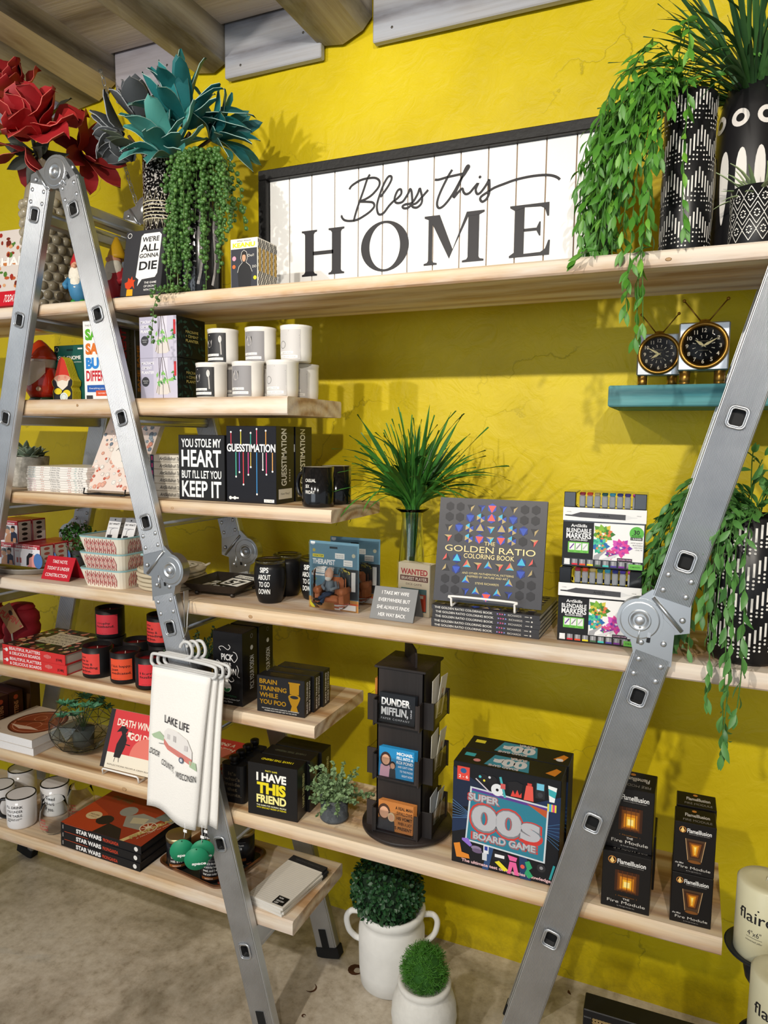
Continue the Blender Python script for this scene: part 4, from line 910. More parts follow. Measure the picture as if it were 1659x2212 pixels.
MB().tube([(-.06, .112, .185), (.06, .112, .185)], .0022, 8).build('crossbar', bk, e); MB().tube([(0, .112, .185), (0, .17, .003)], .0022, 8).build('back_leg', bk, e)
def brush():
    for k in range(6):
        o = carton('brush_pen_box', 'cream pen box, %s in the stack beside the block sign' % ORD[k].replace('sixth from the bottom', 'topmost'), 'box', (-1.435, 1.535, 1.4082+.0196*k), 0, .170, .13, .0190, '#d9d2c4', 'stack of cream brush pen boxes')
        p = front(.17, .019); p.rect(.40, 0, .47, 1, '#23304e'); p.rect(.42, .2, .45, .8, '#c83a7a'); p.text('ArtSkills', .70, .5, .22, .5, '#3a3838', shear=.3, bold=.02); p.text('Brush Tip', .90, .5, .17, .5, '#3a3838', shear=.3, bold=.02); p.text('Pens Tip', .33, .5, .1, .4, '#3a3838'); p.build('print', o)
brush()
o = carton('block_sign', 'black block sign reading YOU STOLE MY HEART', 'sign', (-1.258, 1.520, 1.4082), 1, .146, .040, .172, '#1b1b1d'); p = front(.146, .172)
for t, v, w, h in (('YOU STOLE MY', .88, .86, .13), ('HEART', .65, .86, .26), ("BUT I'LL LET YOU", .40, .86, .12), ('KEEP IT', .18, .86, .25)): p.text(t, .5, v, w, h, '#eef1f0', bold=.045)
p.build('lettering', o)
def guess(y, lab, full):
    w, d, h = .150, .085, .196
    o = carton('game_box', lab, 'game box', (-1.104, y, 1.4082), 0, w, d, h, '#1c1c21', 'black game boxes with coloured strings', rough=.2); p = front(w, h)
    p.text('GUESSTIMATION', .5, .72, .97, .10, '#f4f3f0', bold=.05); r = random.Random(1)
    for u, v0, v1, c in ((.10, .76, .92, '#c83a4a'), (.30, .76, .94, '#d8c84a'), (.50, .76, .91, '#3a9a8a'), (.62, .76, .96, '#d8506a'), (.80, .76, .94, '#d89a4a'), (.20, .34, .66, '#4ab8a0'), (.27, .40, .66, '#7a5ac8'), (.35, .24, .66, '#d8404a'), (.45, .37, .66, '#d84a8a'), (.50, .47, .66, '#c8a84a'), (.62, .12, .66, '#3a8ac8'), (.74, .44, .66, '#e8e4e0'), (.81, .38, .66, '#d84a7a'), (.93, .42, .66, '#d8a05a')):
        p.rect(u-.008, v0, u+.008, v1, c); p.disc(u, v1 if v1 > .7 else v0, .017, '#f2efe8', 10)
    p.disc(.08, .06, .03, '#e8e6e2', 10); p.disc(.17, .06, .03, '#e8e6e2', 10); p.rect(.11, .05, .25, .07, '#e8e6e2'); p.rect(.76, .02, .96, .06, '#f2f0ea'); p.text('OUTSET', .86, .04, .16, .025, '#2a2a2a'); p.build('cover_print', o)
    q = right(w, d, h); q.rect(0, 0, 1, 1, '#4b4a1c' if False else '#2a2a22'); q.text('GUESSTIMATION', .42, .60, .74*2.3, .30*.43, '#efeee6', rot=90, bold=.05); q.rect(.12, .06, .88, .19, '#e6e3d8'); q.text('How Many?', .5, .13, .5, .03, '#2a2a2a')
    for k in range(5): q.rect(.72, .28+.035*k, .78, .30+.035*k, '#d8d6c8')
    q.build('side_print', o)
guess(1.520, 'black game box with dangling coloured dotted strings, front of the two', True); guess(1.614, 'black game box behind the one with coloured strings, mostly its side visible', False)
def mug(label, loc, rz, body, inside, rim=None, r=.039, h=.098, handle=True, group=None, lines=None, lc='#f2f0ea', hc=None, name='mug', a0=255, a1=310):
    t = thing(name, label, 'mug', loc, rz, group)
    bm_ = cm(body, .12, coat=.4, var=.03); im = cm(inside, .2, var=.03)
    MB().lathe([(r-.004, 0), (r-.001, .003), (r, .008), (r, h), (r-.003, h), (r-.0035, .01), (0, .008)], 40).build('body', bm_, t)
    MB().lathe([(r-.0032, h-.0005), (r-.0037, .0102), (0, .0085)], 40).build('inside', im, t)
    if rim: MB().lathe([(r+.0002, h-.0025), (r+.0002, h+.0004), (r-.0032, h+.0004), (r-.0034, h-.002)], 40).build('rim', cm(rim, .2), t)
    if handle:
        b = MB(); pts = [(-r*.95, 0, h*.82), (-r-.018, 0, h*.80), (-r-.027, 0, h*.55), (-r-.020, 0, h*.30), (-r*.95, 0, h*.20)]
        b.tube(smooth(pts, 5), .0052, 8, 0, True, True, 1.3); b.build('handle', cm(hc or body, .12, coat=.4), t)
    if lines:
        p = wrap(r, h*.1, h*.9, a0, a1)
        for s_, u, v, w, hh in lines: p.text(s_, u, v, w, hh, lc, 'l', bold=.02)
        p.build('lettering', t)
    return t
mug('glossy black mug reading CASUAL SEX FRIDAY at the board end', (-.842, 1.532, 1.408), -12, '#101012', '#e4e2dc', lines=[('CASUAL', .05, .72, .72, .105), ('SEX', .05, .54, .30, .105), ('FRIDAY', .05, .36, .66, .105)], group='black mugs', a0=258, a1=316)
mug('plain glossy black mug behind the CASUAL SEX FRIDAY mug', (-.838, 1.620, 1.408), 70, '#101012', '#e4e2dc', group='black mugs', hc='#101012')

# ================================================================== long middle board
ZM = 1.1482
tr = thing('tin_tray', 'shallow oval tin tray under the red and white tattoo boxes', 'tray', (-1.925, 1.605, ZM))
MB().lathe([(.10, 0), (.108, .002), (.118, .016), (.120, .017), (.117, .018), (.106, .004), (0, .003)], 40, sx=1.12, sy=.92).build('dish', cm('#b9b8b4', .45, .4), tr)
def tattoo(x, y, z, lab, kind, side=True):
    w, d, h = .110, .052, .070; o = carton('tattoo_box', lab, 'box', (x, y, z), 0, w, d, h, '#b8303a', 'red and white emergency boxes'); p = front(w, h)
    p.rect(.0, 0, 1, .98, '#eceaf0'); p.rect(0, .80, 1, .97, '#b8303e'); p.text('EMERGENCY', .30, .885, .46, .085, '#f2eef0', bold=.03); p.text('Tattoos' if kind == 0 else 'Snoring', .72, .885, .36, .10, '#f6f2f2', bold=.04, shear=.2)
    if kind == 0:
        p.poly([(.48, .0), (.50, .20), (.60, .40), (.72, .44), (.80, .30), (.84, 0)], '#d8a07c'); p.disc(.60, .55, .10, '#dba887', ry=.17); p.poly([(.50, .60), (.52, .72), (.62, .76), (.70, .68), (.70, .55), (.62, .62)], '#6e7478'); p.poly([(.72, .05), (.74, .45), (.84, .55), (.97, .42), (.99, .02)], '#27304e'); p.disc(.80, .60, .08, '#dba887', ry=.13); p.poly([(.74, .66), (.78, .78), (.90, .76), (.90, .55), (.86, .66)], '#1e1a1c')
        p.poly([(.80, .02), (.82, .22), (.93, .22), (.95, .02)], '#d8a07c'); p.disc(.30, .40, .05, '#3a3638', 8); p.ring(.30, .38, .07, .006, '#5a5658', 12); p.disc(.10, .35, .05, '#b8303e', 6)
    else:
        p.poly([(.50, .0), (.52, .42), (.62, .58), (.92, .52), (.94, 0)], '#e59a92'); p.poly([(.46, .05), (.48, .45), (.58, .62), (.74, .60), (.70, .48), (.58, .40), (.56, .1)], '#141418'); p.disc(.92, .30, .17, '#4f7ab8', 16, ry=.34); p.text('Z', .70, .70, .05, .07, '#3a3a3e'); p.text('z', .76, .62, .03, .05, '#3a3a3e'); p.text('SLEEP', .12, .68, .16, .04, '#b8303e')
        for u in (.08, .20): p.rect(u, .15, u+.07, .38, '#b85a52')
    p.build('front_print', o)
    if side:
        q = right(w, d, h); q.rect(.06, .04, .94, .94, '#dcd6d0')
        for k in range(4): q.disc(.5, .16+.22*k, .22, '#2e2a2c' if kind == 0 else '#b85a52', 6+k, ry=.07)
        q.build('side_print', o)
    return o
zt_ = ZM+.0186
tattoo(-1.935, 1.555, zt_, 'red and white box with a sleeping man, lower row on the tin tray', 1)
tattoo(-2.048, 1.555, zt_, 'red and white box with a hugging couple, lower row at the left edge', 0, False)
tattoo(-1.935, 1.609, zt_, 'lower-row red and white box directly behind the sleeping man box', 1); tattoo(-1.935, 1.663, zt_, 'rearmost lower-row red and white box on the tin tray', 1)
tattoo(-2.030, 1.557, zt_+.0705, 'red and white box with a hugging couple, on the upper row, front one', 0); tattoo(-2.030, 1.611, zt_+.0705, 'red and white tattoo box on the upper row behind the front one', 0)
# tent card
def tent(label, loc, rz, w, h, col, lines, metal=0):
    t = thing('tent_sign', label, 'sign', loc, rz); m = cm(col, .35 if not metal else .45, .35 if metal else 0, var=.06)
    a = radians(24); th = .0022
    for s in (1, -1):
        b = MB().box(0, w, -th/2, th/2, 0, h, 0, .0004); b.xf(Matrix.Translation((0, -s*h*sin(a), 0)) @ Matrix.Rotation(-s*a, 4, 'X')); b.build('front_panel' if s > 0 else 'back_panel', m, t)
    O = Vector((0, -h*sin(a)-th/2, 0)); p = face(O, (w, 0, 0), (0, h*sin(a), h*cos(a)))
    for k, (s_, ww) in enumerate(lines):
        n = len(lines); p.text(s_, .5, 1-(k+.75)/(n+.5), ww, .50/(n+.5), '#f6f2f0', bold=.008)
    p.build('lettering', t); return t
tent('red tent sign reading TAKE NOTE, TODAY IS UNDER CONSTRUCTION', (-1.768, 1.537, ZM), 0, .112, .072, '#c01c2c', [('TAKE NOTE,', .54), ('TODAY IS UNDER', .80), ('CONSTRUCTION', .78)])
tent('brushed metal tent sign with four lines of white lettering about a wife', (-.692, 1.548, ZM), -1, .113, .080, '#6e6f70', [('I TAKE MY WIFE', .62), ('EVERYWHERE BUT', .72), ('SHE ALWAYS FINDS', .74), ('HER WAY BACK', .62)], 1)
# stacked ceramic dishes
def dish(z, lab):
    t = thing('baking_dish', lab, 'dish', (-1.510, 1.572, z), 0, 'stacked ikat baking dishes'); b = MB(); lo = rrect(.072, .078, .02, 4); hi = rrect(.084, .092, .022, 4); n = len(lo); hh = .052
    def lp(q, z, s=0): return [(x*(1-s), y*(1-s), z) for x, y in q]
    V = lp(lo, 0)+lp(hi, hh)+lp(hi, hh, .045)+lp(lo, .006, .05); F = []
    for k in range(3): F += [(k*n+i, k*n+(i+1) % n, (k+1)*n+(i+1) % n, (k+1)*n+i) for i in range(n)]
    F += [tuple(range(n))[::-1], tuple(3*n+i for i in range(n))]
    b.add(V, F); b.build('bowl', cm('#e9e2d2', .2, coat=.4), t)
    rb = MB(); q = lp(hi, hh, .02); rb.tube(q+[q[0]], .0028, 6, 0, False); rb.build('rim', cm('#8fb8bd', .25), t)
    for s in (-1, 1): MB().box(-.03, .03, s*.092-.002 if s > 0 else -.092-.014, s*.092+.014 if s > 0 else -.090, hh-.008, hh-.001, 0, .003).xf(Matrix.Rotation(pi/2, 4, 'Z')).build('handle', cm('#9cc2c6', .25), t)
    red = '#b8434a'
    for side in (0, 1):
        if side == 0: p = face((-.060, -.0795, .004), (.12, 0, 0), (0, -.0125, .045)); nn = 8
        else: p = face((.0735, -.064, .004), (0, .128, 0), (.0105, 0, .045)); nn = 8
        for k in range(nn):
            u = (k+.5)/nn; w = .42/nn
            for s, c_ in ((1, red), (.70, '#e9e2d2'), (.42, red), (.2, '#e9e2d2')): p.poly([(u, .5+.46*s), (u+w*s*.92, .5), (u, .5-.46*s), (u-w*s*.92, .5)], c_)
            m_ = u+.5/nn
            if k < nn-1:
                for q0, q1 in (((m_, .0), (m_, .20)), ((m_, .18), (m_-w*.5, .40)), ((m_, .18), (m_+w*.5, .40)), ((m_, 1.0), (m_, .80)), ((m_, .82), (m_-w*.5, .60)), ((m_, .82), (m_+w*.5, .60))): p.line([q0, q1], .014, red)
        p.build('ikat_print', t)
    return t
for k in range(3): dish(ZM+.046*k, 'cream baking dish with red ikat pattern, %s of the stack of three' % ['bottom', 'middle', 'top'][k])
def pencard(x, y, z, tilt, lab, rz=0):
    o = MB().box(-.021, .021, 0, .0012, 0, .098, 0, .0003).build('pen_card', cm('#e4e4e6', .5), None, (x, y, z), (-radians(tilt), 0, radians(rz))); tag(o, lab, 'package', 'pen cards in the top dish')
    p = face((-.021, 0, 0), (.042, 0, 0), (0, 0, .098)); p.text('SAY WHAT?', .5, .80, .84, .06, '#26262a', bold=.04); p.disc(.5, .93, .06, '#4a4a4e'); p.rect(.15, .16, .55, .46, '#2c2c30'); p.line([(.35, .46), (.35, .62), (.60, .68)], .03, '#3a3a3e'); p.rect(.12, .66, .88, .68, '#9a9aa0')
    p.build('card_print', o); return o
pencard(-1.530, 1.535, ZM+.1005, 24, 'white pen card, left of the two front cards in the top dish', 6); pencard(-1.472, 1.535, ZM+.1005, 24, 'white pen card, right of the two front cards in the top dish', 3)
for k in range(6): pencard(-1.512+.018*k, 1.560+.010*(k % 3), ZM+.1005, 28, 'pen card seen edge-on in the top dish, behind the two front cards', 10)
# pot holders
PH = cm('#cfc6b2', .9, var=.12, scale=200, bump=.5)
for k in range(5):
    r = random.Random(k+40); t = thing('pot_holder', 'round quilted beige pot holder, %s of the five stacked' % ['bottom one', 'second from bottom', 'middle one', 'second from top', 'top one with printed flowers'][k], 'pot holder', (-1.352+r.uniform(-.008, .008), 1.600+r.uniform(-.004, .004), ZM+.0118*k), r.uniform(0, 30), 'stacked pot holders')
    MB().lathe([(.080, .001), (.090, .002), (.094, .006), (.090, .0105), (.080, .0105), (.06, .0118), (0, .0118)], 40).build('pad', PH, t); q = [(.091*cos(2*pi*i/32), .091*sin(2*pi*i/32), .006) for i in range(33)]; MB().tube(q, .0056, 8, 0, False).build('binding', cm('#c3b79e', .9), t)
    if k == 4:
        MB().tube(smooth([(.088, .02, .009), (.098, .026, .013), (.102, .018, .015), (.096, .010, .012), (.088, .006, .009)], 4), .003, 6).build('loop', PH, t)
        p = face((-.08, -.08, .0121), (.16, 0, 0), (0, .16, 0)); p.disc(.5, .5, .44, '#ece6da', 32)
        for j in range(40):
            a, rr = r.uniform(0, 6.28), r.uniform(.1, .38); p.disc(.5+rr*cos(a), .5+rr*sin(a), r.uniform(.012, .03), r.choice(['#5a7a3c', '#a83a30', '#d8b040', '#3a4a2c']), 7)
        p.build('flower_print', t)
# metal tray with coasters
tr = thing('metal_tray', 'dark square metal tray on ball feet holding road sign coasters', 'tray', (-1.170, 1.602, ZM), 4)
tm = cm('#4b4642', .45, .8, var=.2, scale=60); b = MB(); lo = [(-.062, -.066), (.062, -.066), (.062, .066), (-.062, .066)]; hi = [(-.084, -.088), (.084, -.088), (.084, .088), (-.084, .088)]
V = [(x, y, .012) for x, y in lo]+[(x, y, .036) for x, y in hi]+[(x*.97, y*.97, .036) for x, y in hi]+[(x*.97, y*.97, .015) for x, y in lo]
b.add(V, [(k*4+i, k*4+(i+1) % 4, (k+1)*4+(i+1) % 4, (k+1)*4+i) for k in range(3) for i in range(4)]+[(3, 2, 1, 0), (12, 13, 14, 15)]); b.build('pan', tm, tr)
fm_ = MB().sphere((0, 0, .0065), .0065, 10, 8).mesh('foot', tm)
for x in (-.055, .055):
    for y in (-.058, .058): link('foot', fm_, tr, (x, y, 0))
def coaster(x, y, z, rz, lab, ax=0, num='42', nm='TWO RIVERS'):
    o = MB().prism(rrect(.048, .048, .008, 3), (0, 0, 0), (1, 0, 0), (0, 1, 0), (0, 0, .005)).build('coaster', cm('#18181a', .35), None, (x, y, z), (radians(ax), 0, radians(rz))); tag(o, lab, 'coaster', 'road sign coasters on the metal tray')
    p = face((-.048, -.048, .005), (.096, 0, 0), (0, .096, 0)); p.rect(.08, .70, .92, .92, '#efeee8'); p.text(nm, .5, .81, .74, .12, '#1a1a1a', bold=.03); p.poly([(.12, .08), (.88, .08), (.92, .60), (.62, .64), (.5, .60), (.38, .64), (.08, .60)], '#efeee8'); p.text(num, .5, .34, .6, .36, '#1a1a1a', bold=.05); p.build('road_sign_print', o)
coaster(-1.190, 1.590, ZM+.0155, -4, 'black coaster with white route 42 shield lying flat in the metal tray', 0); coaster(-1.140, 1.625, ZM+.024, -12, 'black road sign coaster propped on the other in the metal tray', 8, '57', 'EGG HARBOR')
# tumblers
def tumbler(loc, rz, lab, text=True):
    t = thing('wine_tumbler', lab, 'tumbler', loc, rz, 'black wine tumblers')
    prof = [(.026, 0), (.030, .003), (.036, .02), (.0405, .045), (.042, .065), (.0405, .090), (.038, .104), (.036, .104), (.0, .100)]
    MB().lathe(prof, 40).build('cup', cm('#121214', .38, var=.03), t)
    MB().lathe([(.0375, .103), (.039, .106), (.039, .111), (.036, .114), (.030, .110), (0, .110)], 36).build('lid', glassmat('smoky_lid', '#9a9aa0', .08) if 'smoky_lid' not in bpy.data.materials else bpy.data.materials['smoky_lid'], t)
    if text:
        p = wrap(.042, .028, .098, 254, 318, rf=lambda z: .0422 if .045 < z < .085 else .0408+.0006)
        p.mp = (lambda f: f)(p.mp)
        for k, s_ in enumerate(('SIPS', 'ABOUT', 'TO GO', 'DOWN')): p.text(s_, .48, .90-.265*k, {'SIPS': .50, 'ABOUT': .72, 'TO GO': .62, 'DOWN': .68}[s_], .19, '#f2f1ee', bold=.035)
        p.build('lettering', t)
tumbler((-.997, 1.556, ZM), -4, 'black stemless tumbler reading SIPS ABOUT TO GO DOWN, front left of three'); tumbler((-1.000, 1.648, ZM), 30, 'plain side of a black tumbler hidden behind the front one', False); tumbler((-.910, 1.640, ZM), -14, 'black tumbler reading SIPS ABOUT TO GO DOWN beside the blister packs')
# therapist blister packs
def therapist(loc, rz, lab):
    w, h = .142, .172
    t = thing('blister_pack', lab, 'package', loc, rz, 'blue blister packs with seated figures')
    MB().box(0, w, .052, .0545, 0, h, 0, .0008).build('card', cm('#5d8396', .4), t)
    p = face((0, .052, 0), (w, 0, 0), (0, 0, h)); p.rect(0, 0, 1, .17, '#b8813c'); p.rect(.62, .18, 1, .62, '#2e3438'); p.rect(.07, .76, .30, .805, '#e2d43c'); p.text('DESKTOP', .185, .782, .2, .025, '#3a3a2c', bold=.03); p.text('THERAPIST', .07, .70, .46, .075, '#f2f3f2', 'l', bold=.05)
    p.text('READY WHENEVER YOU', .07, .635, .40, .02, '#2e4a58', 'l'); p.text('NEED A SESSION', .07, .605, .30, .02, '#2e4a58', 'l'); p.text('TRY ME', .74, .56, .18, .035, '#e8d84a', bold=.02)
    for a in ((.53, .76, .72, .84), (.70, .66, .88, .75), (.17, .50, .35, .59)):
        p.rect(*a, '#f0efe9'); p.text('How does that', (a[0]+a[2])/2, a[3]-.03, (a[2]-a[0])*.8, .015, '#5a5a5a'); p.text('make you feel?', (a[0]+a[2])/2, a[1]+.025, (a[2]-a[0])*.8, .015, '#5a5a5a')
    p.disc(.09, .07, .075, '#e2d92c'); p.text('16', .09, .085, .06, .04, '#3a3a1c', bold=.03); p.rect(.55, .02, .95, .10, '#ece9e4'); p.rect(.55, .10, 1, .125, '#c8552c'); p.rect(.86, .30, .94, .58, '#e6e4de'); p.disc(.10, .86, .03, '#b8a84a'); p.disc(.90, .82, .035, '#c8c4a8'); p.rect(.42, .90, .58, .93, '#1c2428'); p.poly([(.03, .985), (.12, .985), (.12, .95), (.075, .935), (.03, .95)], '#e6eaec')
    p.poly([(.08, .24), (.17, .24), (.19, .36), (.06, .36)], '#dba8a0')
    for k in range(5): p.line([(.125, .36), (.07+.03*k, .46+.02*(k % 2))], .018, '#8aa83c')
    p.text('WHAT DO YOU SEE', .5, .075, .01, .01, '#b8813c'); p.build('card_print', t)
    # the little seated figure in an armchair
    br = cm('#9a5a34', .5)
    b = MB().box(.052, .108, .018, .050, .026, .045, 0, .006); b.build('armchair_seat', br, t)
    MB().box(.056, .104, .036, .051, .040, .088, 0, .008).build('armchair_back', br, t)
    for x in (.040, .106): MB().tube([(x+.007, .012, .056), (x+.007, .05, .056)], .0095, 12).box(x, x+.014, .014, .05, .026, .054, 0, .002).build('armchair_arm', br, t)
    b = MB().tube([(.075, .036, .048), (.075, .034, .066), (.075, .033, .080)], [.012, .013, .009], 12); b.tube([(.063, .036, .076), (.056, .028, .064), (.068, .016, .060)], [.005, .005, .004], 8); b.tube([(.088, .036, .076), (.096, .028, .064), (.084, .016, .060)], [.005, .005, .004], 8); b.build('figure_jacket', cm('#6e7a84', .5), t)
    b = MB().tube([(.070, .034, .048), (.066, .014, .046), (.062, .012, .026)], [.007, .006, .005], 8); b.tube([(.081, .034, .049), (.074, .012, .048), (.056, .010, .036)], [.007, .006, .005], 8); b.build('figure_trousers', cm('#22344e', .5), t)
    MB().sphere((.058, .008, .024), .006, 8, 6, 0, (1.4, 1, .6)).sphere((.050, .008, .034), .006, 8, 6, 0, (1.4, 1, .6)).build('figure_shoes', cm('#141416', .4), t)
    MB().sphere((.0735, .030, .094), .011, 14, 10, 0, (1, 1, 1.2)).sphere((.071, .019, .093), .0026, 8, 6).build('figure_head', cm('#d9ad92', .5), t)
    MB().sphere((.0735, .026, .086), .0088, 12, 8, 0, (1, .9, .8)).sphere((.0735, .034, .101), .0098, 12, 8, 0, (1, .9, .6)).build('figure_beard', cm('#d8d4cc', .8), t)
    bl = MB().box(.03, .125, .002, .051, .012, .112, 0, .012); bl.build('blister', M_PLASTIC, t)
    MB().box(.002, w-.002, .046, .047, .002, h-.004).build('cover_sheet', M_PLASTIC, t)
    b = MB().box(.02, w-.02, .055, .095, 0, .002).build('foot_card', cm('#4a6a7c', .4), t)
therapist((-.880, 1.500, ZM), -3, 'blue blister pack with a bearded figure in an armchair, front one'); therapist((-.862, 1.585, ZM), 1, 'blue blister pack directly behind the front one, mostly hidden')
o = carton('wanted_box', 'western style game box reading WANTED in a clear hang-tab sleeve, beside the glass vase', 'box', (-.650, 1.592, ZM), -8, .088, .030, .128, '#efe4cf'); p = front(.088, .128); p.rect(0, 0, 1, 1, '#e6d6b8'); p.text('WANTED', .5, .84, .84, .11, '#b83a34', bold=.05); p.rect(.06, .66, .94, .76, '#6a3a2c'); p.text('BRAVEST PLAYER', .5, .71, .8, .06, '#efe4cf', bold=.02); p.text('DICE GAME', .5, .60, .5, .04, '#6a3a2c'); p.rect(.10, .08, .90, .52, '#4a6a6c'); p.rect(.50, .10, .88, .42, '#b8452c'); p.rect(.12, .30, .45, .50, '#d8c8a8'); p.rect(.55, .34, .80, .40, '#efe4cf'); p.rect(.2, .1, .4, .25, '#2e7a4a'); p.build('front_print', o)
MB().box(-.002, .090, -.003, -.0022, -.0, .131).box(.0885, .0893, -.003, .033, 0, .131).box(.025, .063, .010, .0108, .128, .165).build('sleeve', M_PLASTIC, o)
GV = thing('glass_vase', 'clear glass vase with flared lip holding long green grass', 'vase', (-.654, 1.690, ZM))
MB().lathe([(.036, 0), (.038, .003), (.037, .05), (.031, .15), (.026, .225), (.028, .240), (.043, .250), (.043, .2515), (.027, .2425), (.0245, .225), (.029, .15), (.035, .05), (.035, .008), (0, .008)], 40).build('glass', M_GLASS, GV)
# golden ratio books
def gold_shape(p, k, u, v, s, sy, r):
    hexa = [(u+s*cos(pi/6+i*pi/3), v+sy*sin(pi/6+i*pi/3)) for i in range(6)]; G, Bl, Nv, Rd, Cy, Dk = '#b59f6c', '#2f4fb4', '#1e2f78', '#e8584e', '#3fb4d8', '#242226'
    tri = lambda a, f=1: [(u+s*f*cos(a+i*2*pi/3), v+sy*f*sin(a+i*2*pi/3)) for i in range(3)]
    if k == 'H': p.poly(hexa, Dk)
    elif k == 'B': p.poly(hexa, Nv); p.poly(tri(-pi/2), Bl)
    elif k == 'U': p.poly(hexa, Nv); p.poly(tri(pi/2), Cy)
    elif k == 'R': p.poly(hexa, Bl); p.poly(tri(-pi/2), Rd)
    elif k == 'r': p.poly(hexa, Bl); p.poly(tri(pi/2), Rd)
    elif k == 'G': p.poly(hexa, Nv); p.poly(tri(pi/2), G)
    elif k == 'S':
        p.poly(hexa, Bl)
        for i in range(6): p.poly([(u, v), hexa[i], hexa[(i+1) % 6]], (Dk, Cy, G, Nv, G, Bl)[i])
    else:
        d = -pi/2 if k in 'tnyv' else pi/2; T = tri(d); cs = {'t': (G, Dk, Dk), 'n': (Bl, Nv, Dk), 'y': (Rd, G, Dk), 'v': (Cy, G, Bl), 'a': (Rd, Dk, Dk), 'c': (Cy, Bl, G), 'g': (G, Dk, Dk), 'q': (Rd, Cy, G)}[k]
        for i in range(3): p.poly([(u, v), T[i], T[(i+1) % 3]], cs[i])
def gold_cover(p):
    rows = ['HHtnRntHH', 'HHBSrSBHH', 'tBSGvGSBt', 'yHSRvRSHy']
    for j, rw in enumerate(rows):
        for i, k in enumerate(rw): gold_shape(p, k, .10+i*.10, .915-.100*j, .043, .046, None)
    for j, rw in enumerate(['aU     Ua', 'gB     Bg', 'HHc   cHH', 'HHnc cnHH']):
        for i, k in enumerate(rw):
            if k != ' ': gold_shape(p, k, .10+i*.10, .415-.10*j, .043, .046, None)
    for i, k in enumerate('qycyq'): gold_shape(p, k, .30+i*.10, .365, .045, .048, None)
    gold_shape(p, 'R', .5, .075, .045, .048, None); g = cm('#b8a576', .3, .7, var=0)
    p.text('THE', .5, .575, .10, .038, g); p.text('GOLDEN RATIO', .5, .515, .84, .062, g); p.text('COLORING BOOK', .5, .45, .47, .046, g, bold=.01); p.text('AND OTHER MATHEMATICAL PATTERNS', .5, .285, .48, .02, g); p.text('INSPIRED BY NATURE AND ART', .5, .255, .38, .02, g); p.text('STEVE RICHARDS', .5, .195, .22, .021, g)
gw, gd, gt = .248, .205, .0103
for k in range(5):
    r = random.Random(k+3); t = thing('coloring_book', 'dark grey geometric coloring book lying flat, %s in the stack of five' % ['bottom', 'second from bottom', 'middle', 'second from top', 'top'][k], 'book', (-.533+r.uniform(-.002, .002), 1.512+r.uniform(-.001, .002), ZM+gt*k), -.8, 'dark grey geometric coloring books')
    MB().box(0, gw, 0, gd, 0, .0008).box(0, gw, 0, gd, gt-.0010, gt-.0002).box(0, gw, 0, .0010, .0008, gt-.001).build('cover', cm('#3a393c', .4), t); MB().box(.001, gw-.0015, .0011, gd-.001, .0009, gt-.0011).build('pages', cm('#cfcabb', .8, var=.1, scale=400), t)
    p = front(gw, gt); p.text('THE GOLDEN RATIO COLORING BOOK', .03, .5, .55, .48, '#d8d6d0', 'l', bold=.02)
    for i, c in enumerate(('#9a8ad8', '#e0508a', '#d86a9a', '#8a9ae0')): p.poly([(.62+.022*i, .3), (.635+.022*i, .5), (.62+.022*i, .7)], c)
    p.text('RICHARDS', .72, .5, .12, .44, '#d0ccc4', 'l'); p.rect(.87, .44, .905, .56, '#d0ccc4'); p.disc(.925, .5, .008, '#d0ccc4', 8); p.build('spine_print', t)
    if k == 4:
        q = topf(gw, gd, gt-.0002)
        for i in range(9):
            for j in range(8): gold_shape(q, random.Random(i*9+j).choice('HHGgtB'), .1+.1*i, .08+.12*j, .043, .05, None)
        q.build('cover_print', t)
zs = ZM+gt*5
t = thing('coloring_book', 'dark grey geometric coloring book standing face-out on the white wire easel', 'book', (-.537, 1.530, zs+.006), 2, 'dark grey geometric coloring books'); t.rotation_euler.x = -radians(11)
hh = .240; MB().box(0, gw, 0, .0008, 0, hh).box(0, gw, gt-.001, gt-.0002, 0, hh).box(0, .001, .0008, gt-.001, 0, hh).build('cover', cm('#3f3e42', .4), t); MB().box(.0012, gw-.001, .001, gt-.0011, .001, hh-.001).build('pages', cm('#d8d4c8', .8), t)
p = front(gw, hh); gold_cover(p); p.build('cover_print', t)
e = thing('wire_easel', 'white wire easel on the coloring books', 'easel', (-.412, 1.545, zs)); wm_ = cm('#f0eeea', .3)
MB().tube(smooth([(-.072, .0, .003), (-.072, -.040, .003)], 2)+smooth([(-.072, -.040, .003), (-.072, -.043, .020), (-.068, -.044, .026), (.068, -.044, .026), (.072, -.043, .020), (.072, -.040, .003)], 4)+[(.072, .0, .003)], .0026, 10).build('ledge', wm_, e)
for s in (-1, 1): MB().tube([(s*.072, 0, .003), (s*.060, .018, .012), (s*.045, .052, .17)], .0026, 8).build('upright', wm_, e)
MB().tube([(-.045, .052, .17), (.045, .052, .17)], .0026, 8).build('crossbar', wm_, e); MB().tube([(0, .052, .165), (0, .105, .003)], .0026, 8).build('back_leg', wm_, e)
